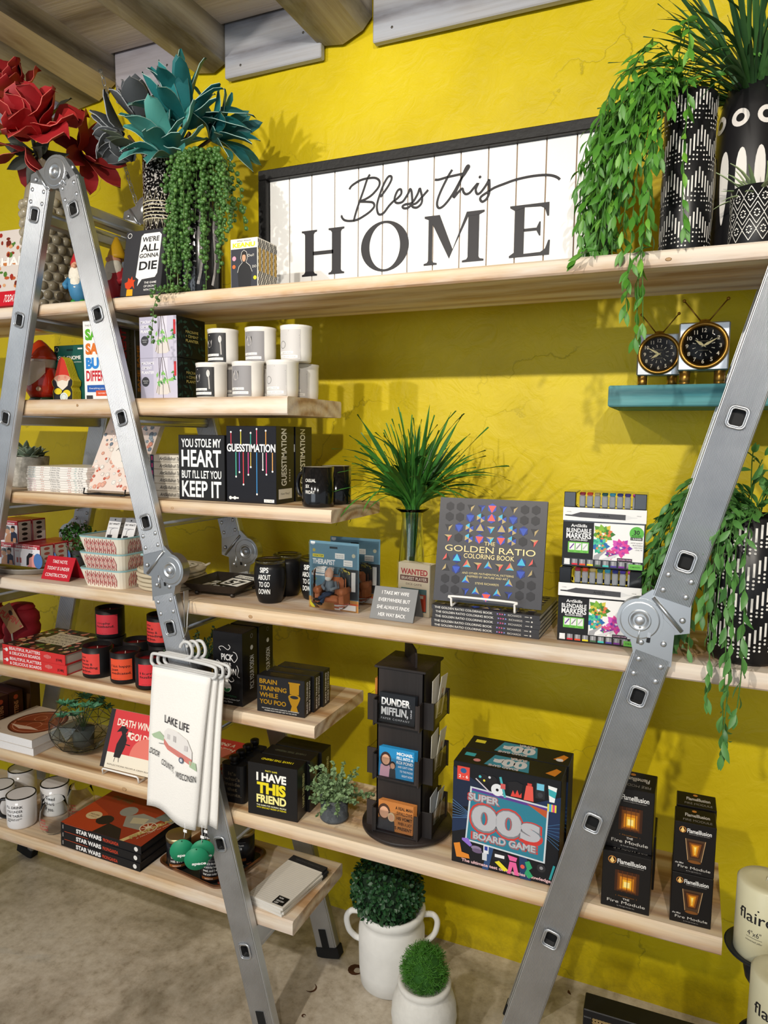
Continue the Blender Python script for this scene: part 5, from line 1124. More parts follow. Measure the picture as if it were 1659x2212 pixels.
# marker boxes
def markers(loc, rz, lab):
    w, d, h = .166, .080, .160
    t = thing('marker_box', lab, 'box', loc, rz, 'blendable marker boxes'); bkm = cm('#121216', .15, coat=.5)
    MB().box(0, w, 0, d, 0, h*.80, 0, .001).build('carton', bkm, t); MB().box(0, .024, 0, d, h*.80, h, 0, .001).build('end_block', bkm, t); MB().box(w-.024, w, 0, d, h*.80, h, 0, .001).build('end_block', bkm, t)
    p = front(w, h); p.rect(-.006, .62, 1.006, .795, '#f2f1f0'); p.poly([(.02, .695), (.10, .695), (.21, .735), (.76, .725), (.84, .70), (.90, .695), (.90, .685), (.84, .68), (.76, .655), (.21, .665), (.10, .675), (.02, .68)], '#4a4a4e'); p.poly([(.76, .725), (.84, .70), (.90, .695), (.90, .685), (.84, .68), (.76, .655)], '#e2e2e2'); p.rect(.02, .682, .10, .693, '#151517'); p.text('ArtSkills', .5, .695, .14, .03, '#18181a', bold=.02); p.text('CHISEL', .07, .735, .06, .012, '#5a5a5e'); p.text('FINE', .92, .715, .05, .012, '#5a5a5e')
    p.rect(.385, .115, .985, .60, '#f4f3f2'); r = random.Random(6)
    # succulent rosettes
    for (cu, cv, R_, cols) in ((.50, .46, .15, ['#5f9c34', '#86b83c', '#d8c84a', '#e07a4a', '#3d7a2e']), (.46, .30, .13, ['#2ea88a', '#58c8a0', '#2a6ab0', '#e0905a']), (.72, .29, .14, ['#b83aa8', '#d85ab8', '#7a3aa8', '#e0489a']), (.60, .20, .08, ['#3aa05a', '#d84a8a', '#6a3a98'])):
        for k in range(34):
            a = k*2.4; q = R_*(1-.85*k/34); l = q*.30; uu, vv = cu+.62*q*cos(a), cv+.62*q*sin(a)*w/h
            p.poly([(uu+l*1.3*cos(a), vv+l*1.3*sin(a)*w/h), (uu+l*cos(a+1.7), vv+l*sin(a+1.7)*w/h), (uu-l*cos(a), vv-l*sin(a)*w/h), (uu+l*cos(a-1.7), vv+l*sin(a-1.7)*w/h)], r.choice(cols))
    p.rect(.0, .115, .385, .60, '#121216'); p.poly([(.39, .115), (.40, .17), (.50, .22), (.56, .28), (.55, .24), (.47, .16), (.46, .115)], '#a8a8ac'); p.poly([(.46, .115), (.50, .13), (.64, .19), (.70, .21), (.69, .19), (.60, .13), (.56, .115)], '#d8d8da')
    p.text('ArtSkills', .20, .555, .20, .04, '#f0f0f0', bold=.03); p.text('BLENDABLE', .20, .49, .31, .058, '#f4f4f4', bold=.04); p.text('MARKERS', .20, .42, .31, .072, '#f4f4f4', bold=.05); p.text('ALCOHOL-BASED', .20, .365, .22, .026, '#f4f4f4', bold=.03)
    p.rect(.07, .19, .33, .335, '#6fc24e')
    for k, c in enumerate(('#6a3a98', '#8a8a90', '#b8b8bc')): p.rect(.085+.082*k, .225, .155+.082*k, .32, '#f0efee'); p.line([(.095+.082*k, .24), (.145+.082*k, .31)], .014, c)
    p.text('BLEND', .12, .205, .05, .012, '#1c3a14'); p.text('CHISEL', .20, .205, .05, .012, '#1c3a14'); p.text('FINE', .285, .205, .04, .012, '#1c3a14')
    p.disc(.90, .49, .085, '#5fb848'); p.text('30', .90, .505, .07, .055, '#141a14', bold=.04); p.text('MARKERS', .90, .46, .11, .018, '#141a14', bold=.03); p.rect(.83, .40, .97, .44, '#161618'); p.text('2 BLENDERS', .90, .42, .12, .024, '#f0f0f0', bold=.03)
    for k, s_ in enumerate(('- ARTIST QUALITY', '- BLENDABLE', '- NON-TOXIC', '- DUAL TIP')): p.text(s_, .975, .365-.03*k, .15-.02*k, .015, '#4a4a4e', 'r')
    p.rect(.68, .09, .86, .155, '#1c141e'); p.text('BLENDABLE COLORS', .77, .135, .16, .018, '#e8b8d8', bold=.02); p.text('for professional results', .77, .105, .15, .013, '#e0e0e0')
    for k, c in enumerate(('#e8e8e8', '#d8283c', '#e2502e', '#e6d82c', '#4a6a4c', '#46c8c0', '#4a3a98', '#7a2a90', '#8a6a80', '#6a6a70')): u = .03+.096*k; p.rect(u, .045, u+.07, .105, '#8e8e92' if k else '#eeeeee'); p.rect(u+.02, .045, u+.035, .105, '#b8b8bc' if k else '#f4f4f4'); p.rect(u-.002, .025, u+.072, .048, c)
    p.rect(.82, .015, .985, .085, '#6fc24e'); p.text('30 MARKERS', .90, .05, .12, .025, '#1f4a18', bold=.02); p.build('front_print', t)
    for k, c in enumerate(('#a8243c', '#e2502e', '#cdb878', '#2c6a68', '#36a0c0', '#2c3a90', '#4a3a98', '#c038a0')):
        x = .031+.0152*k; m = thing_part = MB().box(x, x+.0122, .006, .018, h*.80+.0002, h*.955, 0, .002).build('marker', cm('#c9cbce', .4), t); MB().box(x, x+.0122, .006, .018, h*.956, h*.993, 0, .002).build('marker_cap', cm(c, .3), m)
    MB().box(.025, w-.025, .001, d-.001, h*.80, h, 0, .004).build('window', M_PLASTIC, t)
markers((-.250, 1.523, ZM), 3, 'blendable markers box, lower of the two stacked by the right ladder'); markers((-.2485, 1.540, ZM+.1605), 1, 'blendable markers box, upper of the two stacked by the right ladder')
VR = vase_root('cylinder_vase', 'large black planter with white dashes and dots at the right edge', (.112, 1.565, 1.148), [(.062, 0), (.068, .008), (.068, .285), (.062, .289), (.061, .20), (0, .20)], cm('#141416', .35))
p = wrap(.0681, .012, .282, 170, 370); dashes(p, 4, 26); p.build('dash_print', VR)
BW = thing('potted_boxwood', 'small round boxwood plant in a dark pot behind the red tent sign', 'potted plant', (-1.835, 1.705, ZM)); MB().lathe([(.028, 0), (.032, .004), (.036, .055), (.032, .055), (0, .045)], 24).build('pot', cm('#3a3c40', .6), BW)
# ================================================================== fourth board (short)
Z4 = .8742
def hardback(name, label, loc, rz, w, d, h, cover, pages='#cbc4b6', group=None, cov_t=.0018, mat=None):
    """hardcover lying flat, spine to the room"""
    t = thing(name, label, 'book', loc, rz, group); m = mat or cm(cover, .35)
    MB().box(0, w, 0, d, 0, cov_t).build('back_cover', m, t); MB().box(0, w, 0, d, h-cov_t, h).build('front_cover', m, t); MB().box(0, w, 0, .002, cov_t, h-cov_t).build('spine', m, t)
    MB().box(.003, w-.004, .0022, d-.004, cov_t+.0001, h-cov_t-.0001).build('pages', cm(pages, .85, var=.12, scale=500), t); return t
for k in range(2):
    t = hardback('cookbook', 'red-spined platter cookbook with food on the cover, %s of the two' % ['lower', 'upper'][k], (-1.912, 1.480, Z4+.0318*k), .5-k, .262, .205, .0312, '#cf3030', group='platter cookbooks')
    p = front(.262, .0312); p.text('BEAUTIFUL PLATTERS', .115, .72, .50, .30, '#f4ecea', 'l', bold=.02); p.text('& DELICIOUS BOARDS', .115, .27, .50, .30, '#f4ecea', 'l', bold=.02); p.disc(.07, .52, .022, '#f4ecea'); p.rect(.02, .48, .06, .56, '#f4ecea')
    for j in range(9): p.rect(.675+.013*j, .5-.12*(1.4-abs(j-4)/4), .682+.013*j, .5+.12*(1.4-abs(j-4)/4)+.1, '#e8908a')
    p.text('[CHR]', .91, .42, .09, .22, '#2a1414', bold=.02); p.build('spine_print', t)
    if k:
        q = topf(.262, .205, .0312); q.rect(0, 0, 1, 1, '#2a221c'); r = random.Random(9)
        for j in range(130):
            q.disc(r.uniform(.03, .97), r.uniform(.03, .97), r.uniform(.015, .05), r.choice(['#b8583a', '#d8b078', '#8a3a28', '#d88a7a', '#4a6a2c', '#c8a868', '#6a4a2c', '#e0c8a0', '#383028']), 7, ry=r.uniform(.02, .06))
        q.rect(.25, .30, .75, .78, '#cfc2a8')
        for j, s_ in enumerate(('BEAUTIFUL', 'PLATTERS &', 'DELICIOUS', 'BOARDS')): q.text(s_, .5, .70-.11*j, .40, .07, '#3a3026')
        q.build('cover_print', t)
o = carton('thin_book', 'pale book lying behind the red platter books at the left edge', 'book', (-2.16, 1.50, Z4), 0, .235, .16, .030, '#d8d2c6')
def red_candle(x, y, z, lab, lines, lc='#e0443c', a0=236, a1=322, rz=0):
    t = thing('black_candle', lab, 'candle', (x, y, z), rz, 'black candles with red labels'); R_ = .0425
    MB().lathe([(R_-.004, 0), (R_-.001, .003), (R_, .008), (R_, .090), (R_-.003, .0905), (R_-.0035, .076), (0, .076)], 40).build('jar', cm('#121113', .4, var=.03), t)
    MB().lathe([(R_-.0034, .0745), (R_-.004, .0772), (0, .0765)], 36).build('wax', cm('#8e2024', .35), t); MB().tube([(0, 0, .076), (.001, 0, .086)], .001, 6).build('wick', cm('#d8cfc0', .8), t)
    p = wrap(R_, .014, .074, a0, a1); p.rect(0, 0, 1, 1, lc)
    n = len(lines)
    for k, (s_, w) in enumerate(lines): p.text(s_, .08, .5+(n-1)*.085-.17*k, w, .115, '#2a1012', 'l', bold=.03)
    p.text('made for you', .35, .06, .4, .03, '#5a1a1c'); p.build('label', t); return t
you = [('you', .28), ('me is', .42), ('money &', .62), ('breeding', .84), ('airline.', .55)]
red_candle(-1.577, 1.530, Z4, 'black candle with red label reading you, front row beside the platter books', you)
red_candle(-1.469, 1.528, Z4, 'black candle reading Not happy, just medicated, front row middle', [('Not happy,', .88), ('just', .35), ('medicated.', .88)], '#e2512e', 248, 338)
red_candle(-1.371, 1.522, Z4, 'black candle reading Horny husband, front row behind the hanging towel', [('Horny', .7), ('husband', .84)], '#d8343c', 262, 350)
red_candle(-1.612, 1.622, Z4, 'black candle hidden in the back row under the Trophy husband candle', [('Best', .4)])
red_candle(-1.512, 1.624, Z4, 'black candle in the back row between the two stacked ones', [('Best', .4), ('friend', .5)], '#c83038', 200, 270)
red_candle(-1.414, 1.624, Z4, 'black candle in the back row under the right stacked candle', [('Hot', .4)], '#d8402e', 240, 320)
red_candle(-1.612, 1.618, Z4+.0908, 'black candle with red label reading Trophy husband, stacked on the back row', [('Trophy', .62), ('husband.', .78)], '#cc3440', 248, 344)
red_candle(-1.414, 1.620, Z4+.0908, 'black candle with red label stacked behind the ladder leg', you, '#d8403a', 232, 320)
# red bottle jackets
def jacket(x, y, rz, lab):
    t = thing('bottle_jacket', lab, 'drink holder', (x, y, Z4), rz, 'red bottle jackets'); m = cm('#8e1220', .75, var=.12, scale=60, bump=.3)
    prof = [(.048, .016), (.058, .022), (.060, .04), (.055, .052), (.060, .06), (.062, .08), (.056, .094), (.060, .102), (.058, .122), (.046, .136), (.030, .142), (0, .143)]
    MB().lathe(prof, 32, sy=.8).build('sleeve', m, t); MB().lathe([(.052, 0), (.057, .004), (.057, .016), (.05, .018), (0, .018)], 32, sy=.8).build('base', cm('#cfc6ba', .7), t)
    MB().tube([(.006, -.0475, .02), (.004, -.050, .06), (0, -.048, .11), (0, -.036, .138)], .003, 6).build('zip', cm('#d8d0c4', .5, .4), t); MB().lathe([(.040, .134), (.046, .142), (.040, .152), (.024, .156), (0, .156)], 28, sy=.8).build('collar', m, t)
    b = MB().prism([(-.022, -.045), (.022, -.045), (.022, .045), (-.022, .045)], (0, 0, 0), (1, 0, 0), (0, 0, 1), (0, .0012, 0)); g = b.build('kraft_tag', cm('#a9835c', .8), t, (.014, -.068, .122), (radians(-14), radians(-30), radians(25)))
    p = face((-.022, -.0002, -.045), (.044, 0, 0), (0, 0, .09)); p.text('PUFFIN', .5, .55, 1.4, .20, '#b8342c', rot=-62, bold=.04); p.rect(.06, .9, .22, .96, '#b8342c'); p.rect(.78, .04, .94, .10, '#b8342c'); p.disc(.72, .66, .12, '#3a2418', ry=.10); p.build('tag_print', g)
jacket(-1.985, 1.610, 12, 'red quilted bottle jacket with a kraft tag'); jacket(-2.115, 1.595, -5, 'red quilted bottle jacket cut by the left edge, beside the tagged one')
PL4 = thing('potted_sprigs', 'small dark green sprig plant in a black pot behind the towel hanger', 'potted plant', (-1.312, 1.675, Z4)); MB().lathe([(.026, 0), (.034, .05), (.030, .05), (0, .04)], 20).build('pot', cm('#1c1c1e', .5), PL4)
def poison(y, lab):
    w, d, h = .091, .072, .196; o = carton('game_box', lab, 'game box', (-1.136, y, Z4), 1, w, d, h, '#17171a', 'tall black game boxes with smoke swirls', rough=.2); p = front(w, h)
    for s_, v, w_, h_ in (('PICK', .66, .42, .085), ('YOUR', .565, .26, .042), ('POISON', .47, .60, .085)): p.text(s_, .5, v, w_, h_, '#eceaea', bold=.05)
    for a in ([(.28, .74), (.22, .78), (.34, .80), (.52, .76), (.60, .80), (.54, .83)], [(.70, .74), (.80, .72), (.84, .66), (.74, .60), (.68, .62)], [(.24, .58), (.14, .60), (.12, .54), (.20, .50)], [(.82, .56), (.88, .50), (.84, .42), (.92, .40)], [(.30, .38), (.46, .40), (.60, .33), (.72, .35), (.66, .39)]): p.line([(q.x, q.y) for q in smooth(a, 4)], .018, '#d8d6d6')
    p.disc(.48, .245, .15, '#f0efec'); p.rect(.43, .30, .53, .37, '#f0efec'); p.disc(.48, .235, .12, '#2f7a4a', a0=pi, a1=2*pi); p.disc(.47, .245, .05, '#f0efec'); p.text('AFTER DARK EDITION', .5, .135, .6, .022, '#2f6a44', rot=-3); p.text('The "What Would You Rather Do?"', .5, .085, .82, .02, '#e0dede'); p.text('Party Game', .5, .05, .34, .024, '#e0dede'); p.build('cover_print', o)
    q = right(w, d, h); q.text('PICK YOUR POISON', .62, .42, 1.25, .10, '#d8d8d4', rot=90, bold=.04); q.disc(.62, .76, .09, '#c8c8c4'); q.ring(.62, .92, .08, .015, '#8a8a86'); q.build('side_print', o)
poison(1.494, 'tall black game box with smoke swirls and green potion bottle, front one'); poison(1.572, 'tall black game box directly behind the potion bottle one')
def brain(k, lab):
    w, d, h = .136, .040, .096; o = carton('game_box', lab, 'game box', (-.998+.0025*k*1.5, 1.492+.0435*k, Z4), 3.5-k*.6, w, d, h, '#19191c', 'black boxes with golden toilet'); p = front(w, h); G = cm('#b98a1e', .35, .5, var=0)
    for j, s_ in enumerate(('BRAIN', 'TRAINING', 'WHILE', 'YOU POO')): p.text(s_, .06, .86-.185*j, (.37, .57, .39, .56)[j], .125, G, 'l', bold=.035)
    p.text('NO STRAIN, NO GAIN COMPLETE 150 FOOLISHLY', .5, .125, .78, .03, '#e8e6e0'); p.text('TEASERS FROM THE BEST SEAT IN THE HOUSE', .5, .065, .68, .03, '#e8e6e0')
    p.poly([(.67, .92), (.91, .92), (.91, .88), (.89, .87), (.885, .60), (.70, .60), (.69, .87), (.67, .88)], G); p.disc(.79, .52, .125, G, ry=.085); p.disc(.79, .525, .085, '#19191c', ry=.045); p.poly([(.67, .48), (.91, .48), (.86, .32), (.84, .28), (.87, .14), (.71, .14), (.74, .28), (.72, .32)], G); p.build('cover_print', o)
    q = right(w, d, h); q.text('BRAIN TRAINING', .36, .5, 2.05, .16*.45, '#f0efec', rot=90, bold=.05); q.text('WHILE YOU POO', .70, .5, 2.0, .16*.45, '#f0efec', rot=90, bold=.05); q.build('side_print', o)
    tq = topf(w, d, h); tq.text('BRAIN TRAINING', .45, .62, .5, .2, '#5a4a20', bold=.02); tq.text('WHILE YOU POO', .45, .34, .45, .2, '#5a4a20', bold=.02); tq.build('top_print', o)
for k in range(3): brain(k, 'black box with gold lettering and golden toilet, %s of three' % ['front', 'middle', 'rear'][k])

# ================================================================== long low board
ZB = .6022
for k in range(2):
    o = carton('card_game_box', 'dark maroon card game box, %s of the two at the left edge' % ['nearer', 'farther'][k], 'game box', (-2.21, 1.582+.058*k, ZB), -4, .12, .054, .098, '#3a1414', 'maroon card games'); q = right(.12, .054, .098); q.text('KITTENS', .5, .36, 1.05, .16, '#c88a5a', rot=90, bold=.05); q.disc(.5, .80, .16, '#b84a2c', 8); q.build('side_print', o)
o = carton('brown_carton', 'plain dark brown carton behind the maroon card games', 'box', (-2.33, 1.702, ZB), 0, .26, .04, .165, '#4a3018')
for k in range(2):
    t = thing('recipe_book', 'thick white paperback with pages to the room, %s of the two at the left edge' % ['lower', 'upper'][k], 'book', (-2.015+.002*k, 1.472, ZB+.0268*k), 1.0-k*1.5, 'thick white paperbacks'); w, d, h = .222, .205, .0262
    MB().box(0, w, 0, d, 0, .0006).box(0, w, 0, d, h-.0006, h).box(0, .001, 0, d, .0006, h-.0006).build('cover', cm('#cfc2b2', .4), t); MB().box(.0012, w-.001, .001, d-.001, .0007, h-.0007).build('pages', cm('#e6e4e4', .85, var=.1, scale=500), t)
    if k:
        p = topf(w, d, h); p.rect(0, 0, 1, 1, '#cbb9a6'); p.disc(.56, .52, .40, '#5a2414', 36); p.disc(.56, .52, .37, '#8a3c22', 36); p.ring(.56, .52, .34, .012, '#c88a6a', 36); p.ring(.66, .60, .10, .01, '#c07a58'); p.ring(.48, .64, .09, .01, '#c07a58'); p.ring(.60, .40, .11, .01, '#c07a58'); p.poly([(.22, .42), (.60, .60), (.64, .56), (.28, .36)], '#6a2c18'); p.poly([(.25, .30), (.5, .22), (.8, .30), (.6, .34)], '#d8b8a0'); p.text('Carrie Salter', .14, .10, .26, .05, '#8a4a38', shear=.3); p.build('cover_print', t)
# geometric terrarium: every pane its own piece of glass
TR = thing('glass_terrarium', 'faceted clear glass bowl terrarium holding a blue-green plant', 'terrarium', (-1.700, 1.582, ZB))
rings = [(.036, .002), (.078, .022), (.100, .062), (.096, .104), (.066, .140)]; nn = 10; pn = []
for k, (r_, z_) in enumerate(rings): pn.append([Vector((r_*cos(2*pi*(i+.5*(k % 2))/nn), r_*sin(2*pi*(i+.5*(k % 2))/nn), z_)) for i in range(nn)])
tm_ = cm('#3c3a36', .3, .6); lead = MB()
def pane(vs):
    c = sum(vs, Vector())/len(vs); nrm = (vs[1]-vs[0]).cross(vs[2]-vs[0]).normalized()
    if nrm.dot(Vector((c.x, c.y, c.z-.07))) < 0: nrm = -nrm
    V = [c+(v-c)*.97 for v in vs]; b = MB(); n = len(V); b.add(V+[v-nrm*.0018 for v in V], [tuple(range(n)), tuple(range(2*n-1, n-1, -1))]+[(i, i+n, (i+1) % n+n, (i+1) % n) for i in range(n)]); b.build('pane', M_THIN, TR)
for k in range(len(rings)-1):
    for i in range(nn):
        a, b_ = pn[k], pn[k+1]; j = (i+1) % nn
        if k % 2 == 0: t1 = [a[i], a[j], b_[i]]; t2 = [a[j], b_[j], b_[i]]
        else: t1 = [a[i], b_[j], b_[i]]; t2 = [a[i], a[j], b_[j]]
        pane(t1); pane(t2)
        for q in (t1, t2): lead.tube([q[0], q[1]], .0009, 5); lead.tube([q[1], q[2]], .0009, 5)
lead.build('leading', tm_, TR); MB().lathe([(.038, 0), (.038, .0016), (0, .0016)], 20).build('base', M_THIN, TR)
MB().lathe([(.024, .012), (.030, .016), (.034, .066), (.030, .066), (0, .056)], 20).build('inner_pot', cm('#4a4c48', .6), TR)
# death wins a goldfish
def goldfish(p):
    p.rect(0, 0, 1, 1, '#d23a3e'); p.rect(0, 0, 1, .27, '#ece4d2'); p.rect(0, 0, .075, 1, '#2a2628'); p.text('DEATH WINS A', .15, .80, .70, .12, '#f0e6d6', 'l', bold=.035); p.text('GOLDFISH', .40, .60, .52, .12, '#f0e6d6', 'l', bold=.035)
    p.disc(.72, .27, .26, '#e0786a', 24, a0=0, a1=pi); p.poly([(.20, .20), (.21, .42), (.27, .60), (.24, .66), (.30, .72), (.36, .70), (.33, .62), (.37, .52), (.36, .40), (.31, .20)], '#241e20'); p.poly([(.17, .62), (.24, .74), (.32, .74), (.28, .66)], '#241e20'); p.line([(.30, .56), (.42, .68)], .012, '#241e20'); p.line([(.32, .45), (.44, .44)], .014, '#241e20'); p.line([(.23, .20), (.22, .12)], .008, '#3a3436'); p.line([(.29, .20), (.30, .13)], .008, '#3a3436'); p.rect(.37, .58, .42, .66, '#f0e6d6'); p.text('REFLECTIONS FROM A GRIM REAPER', .52, .07, .8, .025, '#6a625a')
o = carton('cartoon_book', 'red and cream book with a dark hooded figure on a white easel', 'book', (-1.552, 1.500, ZB+.004), 1, .212, .012, .165, '#d9d2c4'); lean(o, 20, .012)
p = front(.212, .165); goldfish(p); p.build('cover_print', o)
e = thing('wire_easel', 'white wire easel holding the red and cream book', 'easel', (-1.450, 1.520, ZB))
MB().tube([(-.066, .01, .003), (-.066, -.044, .003), (-.066, -.045, .016), (-.062, -.046, .020), (.062, -.046, .020), (.066, -.045, .016), (.066, -.044, .003), (.066, .01, .003)], .0026, 8).build('ledge', wm_, e)
for s in (-1, 1): MB().tube([(s*.066, 0, .003), (s*.05, .055, .14)], .0026, 8).build('upright', wm_, e)
MB().tube([(-.05, .055, .14), (.05, .055, .14)], .0026, 8).build('crossbar', wm_, e); MB().tube([(0, .055, .138), (0, .12, .003)], .0026, 8).build('back_leg', wm_, e)
for k in range(3):
    t = hardback('cartoon_book', 'red book lying flat behind the towel, %s of the three' % ['bottom', 'middle', 'top'][k], (-1.402, 1.592, ZB+.0145*k), -2+k, .212, .15, .014, '#d23a3e', '#e0dccf')
    if k == 2: q = topf(.212, .15, .014); goldfish(q); q.build('cover_print', t)
# hip flasks
for k in range(4):
    t = thing('hip_flask', 'matte black hip flask with cap, %s' % ["front one reading It's what's inside that counts", 'second in the row of four', 'third in the row of four', 'rearmost in the row of four'][k], 'flask', (-1.085-.003*k, 1.515+.036*k, ZB), 4, 'black hip flasks'); m = cm('#141416', .45, var=.04)
    MB().prism(rrect(.036, .0145, .012, 4), (0, 0, 0), (1, 0, 0), (0, 1, 0), (0, 0, .104)).build('body', m, t); MB().lathe([(.013, .104), (.010, .108), (.010, .112), (.012, .112), (.0125, .124), (.010, .126), (0, .126)], 20).build('cap', m, t)
    if k == 0:
        p = face((-.030, -.0146, .004), (.06, 0, 0), (0, 0, .096))
        for j, s_ in enumerate(("It's", "what's", 'inside', 'that', 'counts.')): p.text(s_, .5, .80-.15*j, (.4, .78, .8, .5, .95)[j], .10, '#5a5040', bold=.03)
        p.build('lettering', t)
def friend(k, lab):
    w, d, h = .142, .056, .140; o = carton('game_box', lab, 'game box', (-1.016+.004*k, 1.474+.060*k, ZB), 4.5-k*1.5, w, d, h, '#141416', 'black games with yellow lettering', rough=.28); p = front(w, h)
    p.text('PARTY GAME', .48, .88, .24, .032, '#e0d23c', bold=.02); p.text('I HAVE', .48, .76, .60, .15, '#f2f1ea', bold=.06); p.text('THIS', .48, .55, .58, .20, '#e6d522', bold=.07); p.text('FRIEND', .48, .34, .60, .15, '#f0e894', bold=.06); p.text('THE GAME FOR NORMAL PEOPLE', .48, .21, .60, .03, '#e8e6c8', bold=.02); p.text('WITH SERIOUSLY MESSED UP FRIENDS', .48, .165, .60, .03, '#e6d522', bold=.02); p.build('cover_print', o)
    q = right(w, d, h); q.text('I HAVE THIS FRIEND', .62, .5, 1.6, .09, '#e0dc9a', rot=90, bold=.05); q.build('side_print', o); tq = topf(w, d, h); tq.text('I HAVE THIS FRIEND', .5, .5, .64, .18, '#e6d522' if k == 0 else '#4a4a3a', rot=180, bold=.05); tq.build('top_print', o)
for k in range(3): friend(k, 'black game box with bold white and yellow lettering, %s of three' % ['front', 'middle', 'rear'][k])
PB = thing('potted_herb', 'small grey-green leafy plant in a dark grey pot beside the card spinner', 'potted plant', (-.800, 1.545, ZB)); MB().lathe([(.028, 0), (.034, .002), (.037, .006), (.037, .010), (.034, .012), (.0365, .06), (.033, .06), (.032, .05), (0, .05)], 32).build('pot', cm('#4c5054', .75, var=.15, scale=60), PB)
# card spinner
def spinner():
    t = thing('card_spinner', 'dark wooden revolving tower with three tiers of card pockets', 'display stand', (-.615, 1.588, ZB)); m = wood('dark_stained_ply', '#2c2320', '#231b19', '#191312', along='Z', ringscale=16, rough=.5, bump=.3); edge = cm('#4a2c1c', .6)
    MB().lathe([(.100, 0), (.104, .002), (.104, .008), (0, .008)], 48).build('turntable', cm('#b9bcbe', .25, .9), t)
    MB().lathe([(.113, .009), (.114, .011), (.114, .016), (.113, .018), (0, .018)], 56).build('base', m, t)
    a = .060
    for k in range(4):
        b = MB().box(-a, a, -a, -a+.004, .018, .424, 0, .0005); b.xf(Matrix.Rotation(k*pi/2, 4, 'Z')); b.build('side_panel', m, t)
    MB().box(-a-.006, a+.006, -a-.006, a+.006, .424, .430, 0, .001).build('top_panel', m, t)
    MB().prism([(-.055, 0), (.055, 0), (.055, .030), (.046, .042), (-.055, .050)], (0, 0, .430), (1, 0, 0), (0, 0, 1), (0, .005, 0)).xf(Matrix.Translation((0, 0, .43)) @ Matrix.Rotation(radians(-55), 4, 'Z') @ Matrix.Translation((0, 0, -.43))).build('header_fin', m, t)
    for tier in range(3):
        z0 = .020+.136*tier; zt_ = z0+.062
        for k in range(4):
            M_ = Matrix.Rotation(k*pi/2, 4, 'Z'); g = link('pocket', None, t)
            for s in (-1, 1):
                b = MB().box(s*a-(.004 if s > 0 else 0), s*a+(0 if s > 0 else .004), -a-.026, -a-.0005, z0-.004, zt_, 0, .0005).xf(M_); b.build('pocket_side', m, g)
            MB().box(-a+.004, a-.004, -a-.024, -a, z0, z0+.004).xf(M_).build('pocket_floor', m, g)
            for s in (-1, 1): MB().box(s*.053-.004, s*.053+.004, -a-.026, -a-.023, z0+.001, zt_-.002).xf(M_).build('pocket_post', m, g)
            MB().box(-.05, .05, -a-.0245, -a-.0235, z0+.002, zt_-.004).xf(M_).build('clear_front', M_PLASTIC, g)
    return t
SPN = spinner()
def cardpack(tier, col, lab, draw, n=4):
    z0 = ZB+.0245+.136*tier
    for k in range(n):
        o = MB().box(-.046, .046, 0, .0022, 0, .072, 0, .0003).build('sticker_card', cm(col, .4), None, (-.617+.0015*k, 1.5115+.0035*k, z0), (-radians(3), 0, 0)); tag(o, '%s, %s in the %s front pocket' % (lab, ['front', 'second', 'third', 'rear'][k], ['bottom', 'middle', 'top'][tier]), 'card', 'cards in the %s pocket' % ['bottom', 'middle', 'top'][tier])
        if k == 0: p = face((-.046, 0, 0), (.092, 0, 0), (0, 0, .072)); draw(p); p.build('print', o)
def d_top(p):
    p.text('DUNDER', .46, .72, .80, .24, '#f2f2f2', bold=.06); p.text('MIFFLIN,', .44, .40, .76, .26, '#f2f2f2', bold=.06); p.text('INC', .90, .40, .22, .05, '#f2f2f2', rot=-90, bold=.03); p.text('PAPER COMPANY', .46, .14, .80, .07, '#d8d8d8', sp=1.4)
def d_face(p, u, v, s, hair, skin='#dba888', cloth='#3a3a3e'):
    p.poly([(u-s*1.2, 0), (u-s, v-s*1.3), (u, v-s*1.0), (u+s, v-s*1.3), (u+s*1.2, 0)], cloth); p.disc(u, v+.02, s*1.1, hair, ry=s*1.75); p.disc(u, v, s*.82, skin, ry=s*1.25)
def d_mid(p):
    d_face(p, .20, .58, .14, '#3a2420', cloth='#d8a8b8'); d_face(p, .40, .40, .08, '#2a1c18')
    for k, (s_, w) in enumerate((('MICHAEL', .46), ('FELL INTO A', .46), ('KOI POND', .46), ("AND CAN'T COME", .42), ('TO THE PHONE', .36), ('RIGHT NOW', .30))): p.text(s_, .97, .86-.145*k, w, .10 if k < 3 else .07, '#f4f6f6', 'r', bold=.04)
def d_bot(p):
    d_face(p, .17, .60, .16, '#4a3020'); d_face(p, .38, .46, .09, '#d8c098')
    for k, (s_, w) in enumerate((('A REAL MAN', .48), ('SWALLOWS', .44), ('HIS VOMIT', .44), ('WHEN A LADY', .40), ('IS PRESENT', .50))): p.text(s_, .97, .84-.17*k, w, .11, '#2a1a10', 'r', bold=.04)
cardpack(2, '#15191f', 'black card with bold white lettering', d_top, 3); cardpack(1, '#2288c0', 'blue card with a cartoon woman', d_mid); cardpack(0, '#c07a3c', 'orange card with cartoon faces', d_bot)
for tier, c_ in ((2, '#d9d4c8'), (1, '#d8d4c4'), (0, '#c8cdd0')):
    for k in range(2):
        o = MB().box(0, .0015, -.022, .026, 0, .105 if tier != 0 else .085, 0, .0003).build('die_cut_sticker', cm(c_, .5), None, (-.5480+.006*k, 1.585+.010*k, ZB+.0255+.136*tier), (radians(6-12*k), radians(3+3*k), 0)); tag(o, 'pale sticker card in the %s right-hand pocket of the spinner, %s' % (['bottom', 'middle', 'top'][tier], ['inner one', 'outer one'][k]), 'card', 'cards in the right pockets')
        if k: p = face((.0015, -.022, 0), (0, .048, 0), (0, 0, .1)); p.poly([(.25, .1), (.3, .5), (.5, .62), (.7, .5), (.75, .1)], '#6a6258'); p.disc(.5, .66, .15, '#c8a088'); p.rect(.2, .02, .8, .08, '#2a2a2e'); p.build('print', o)
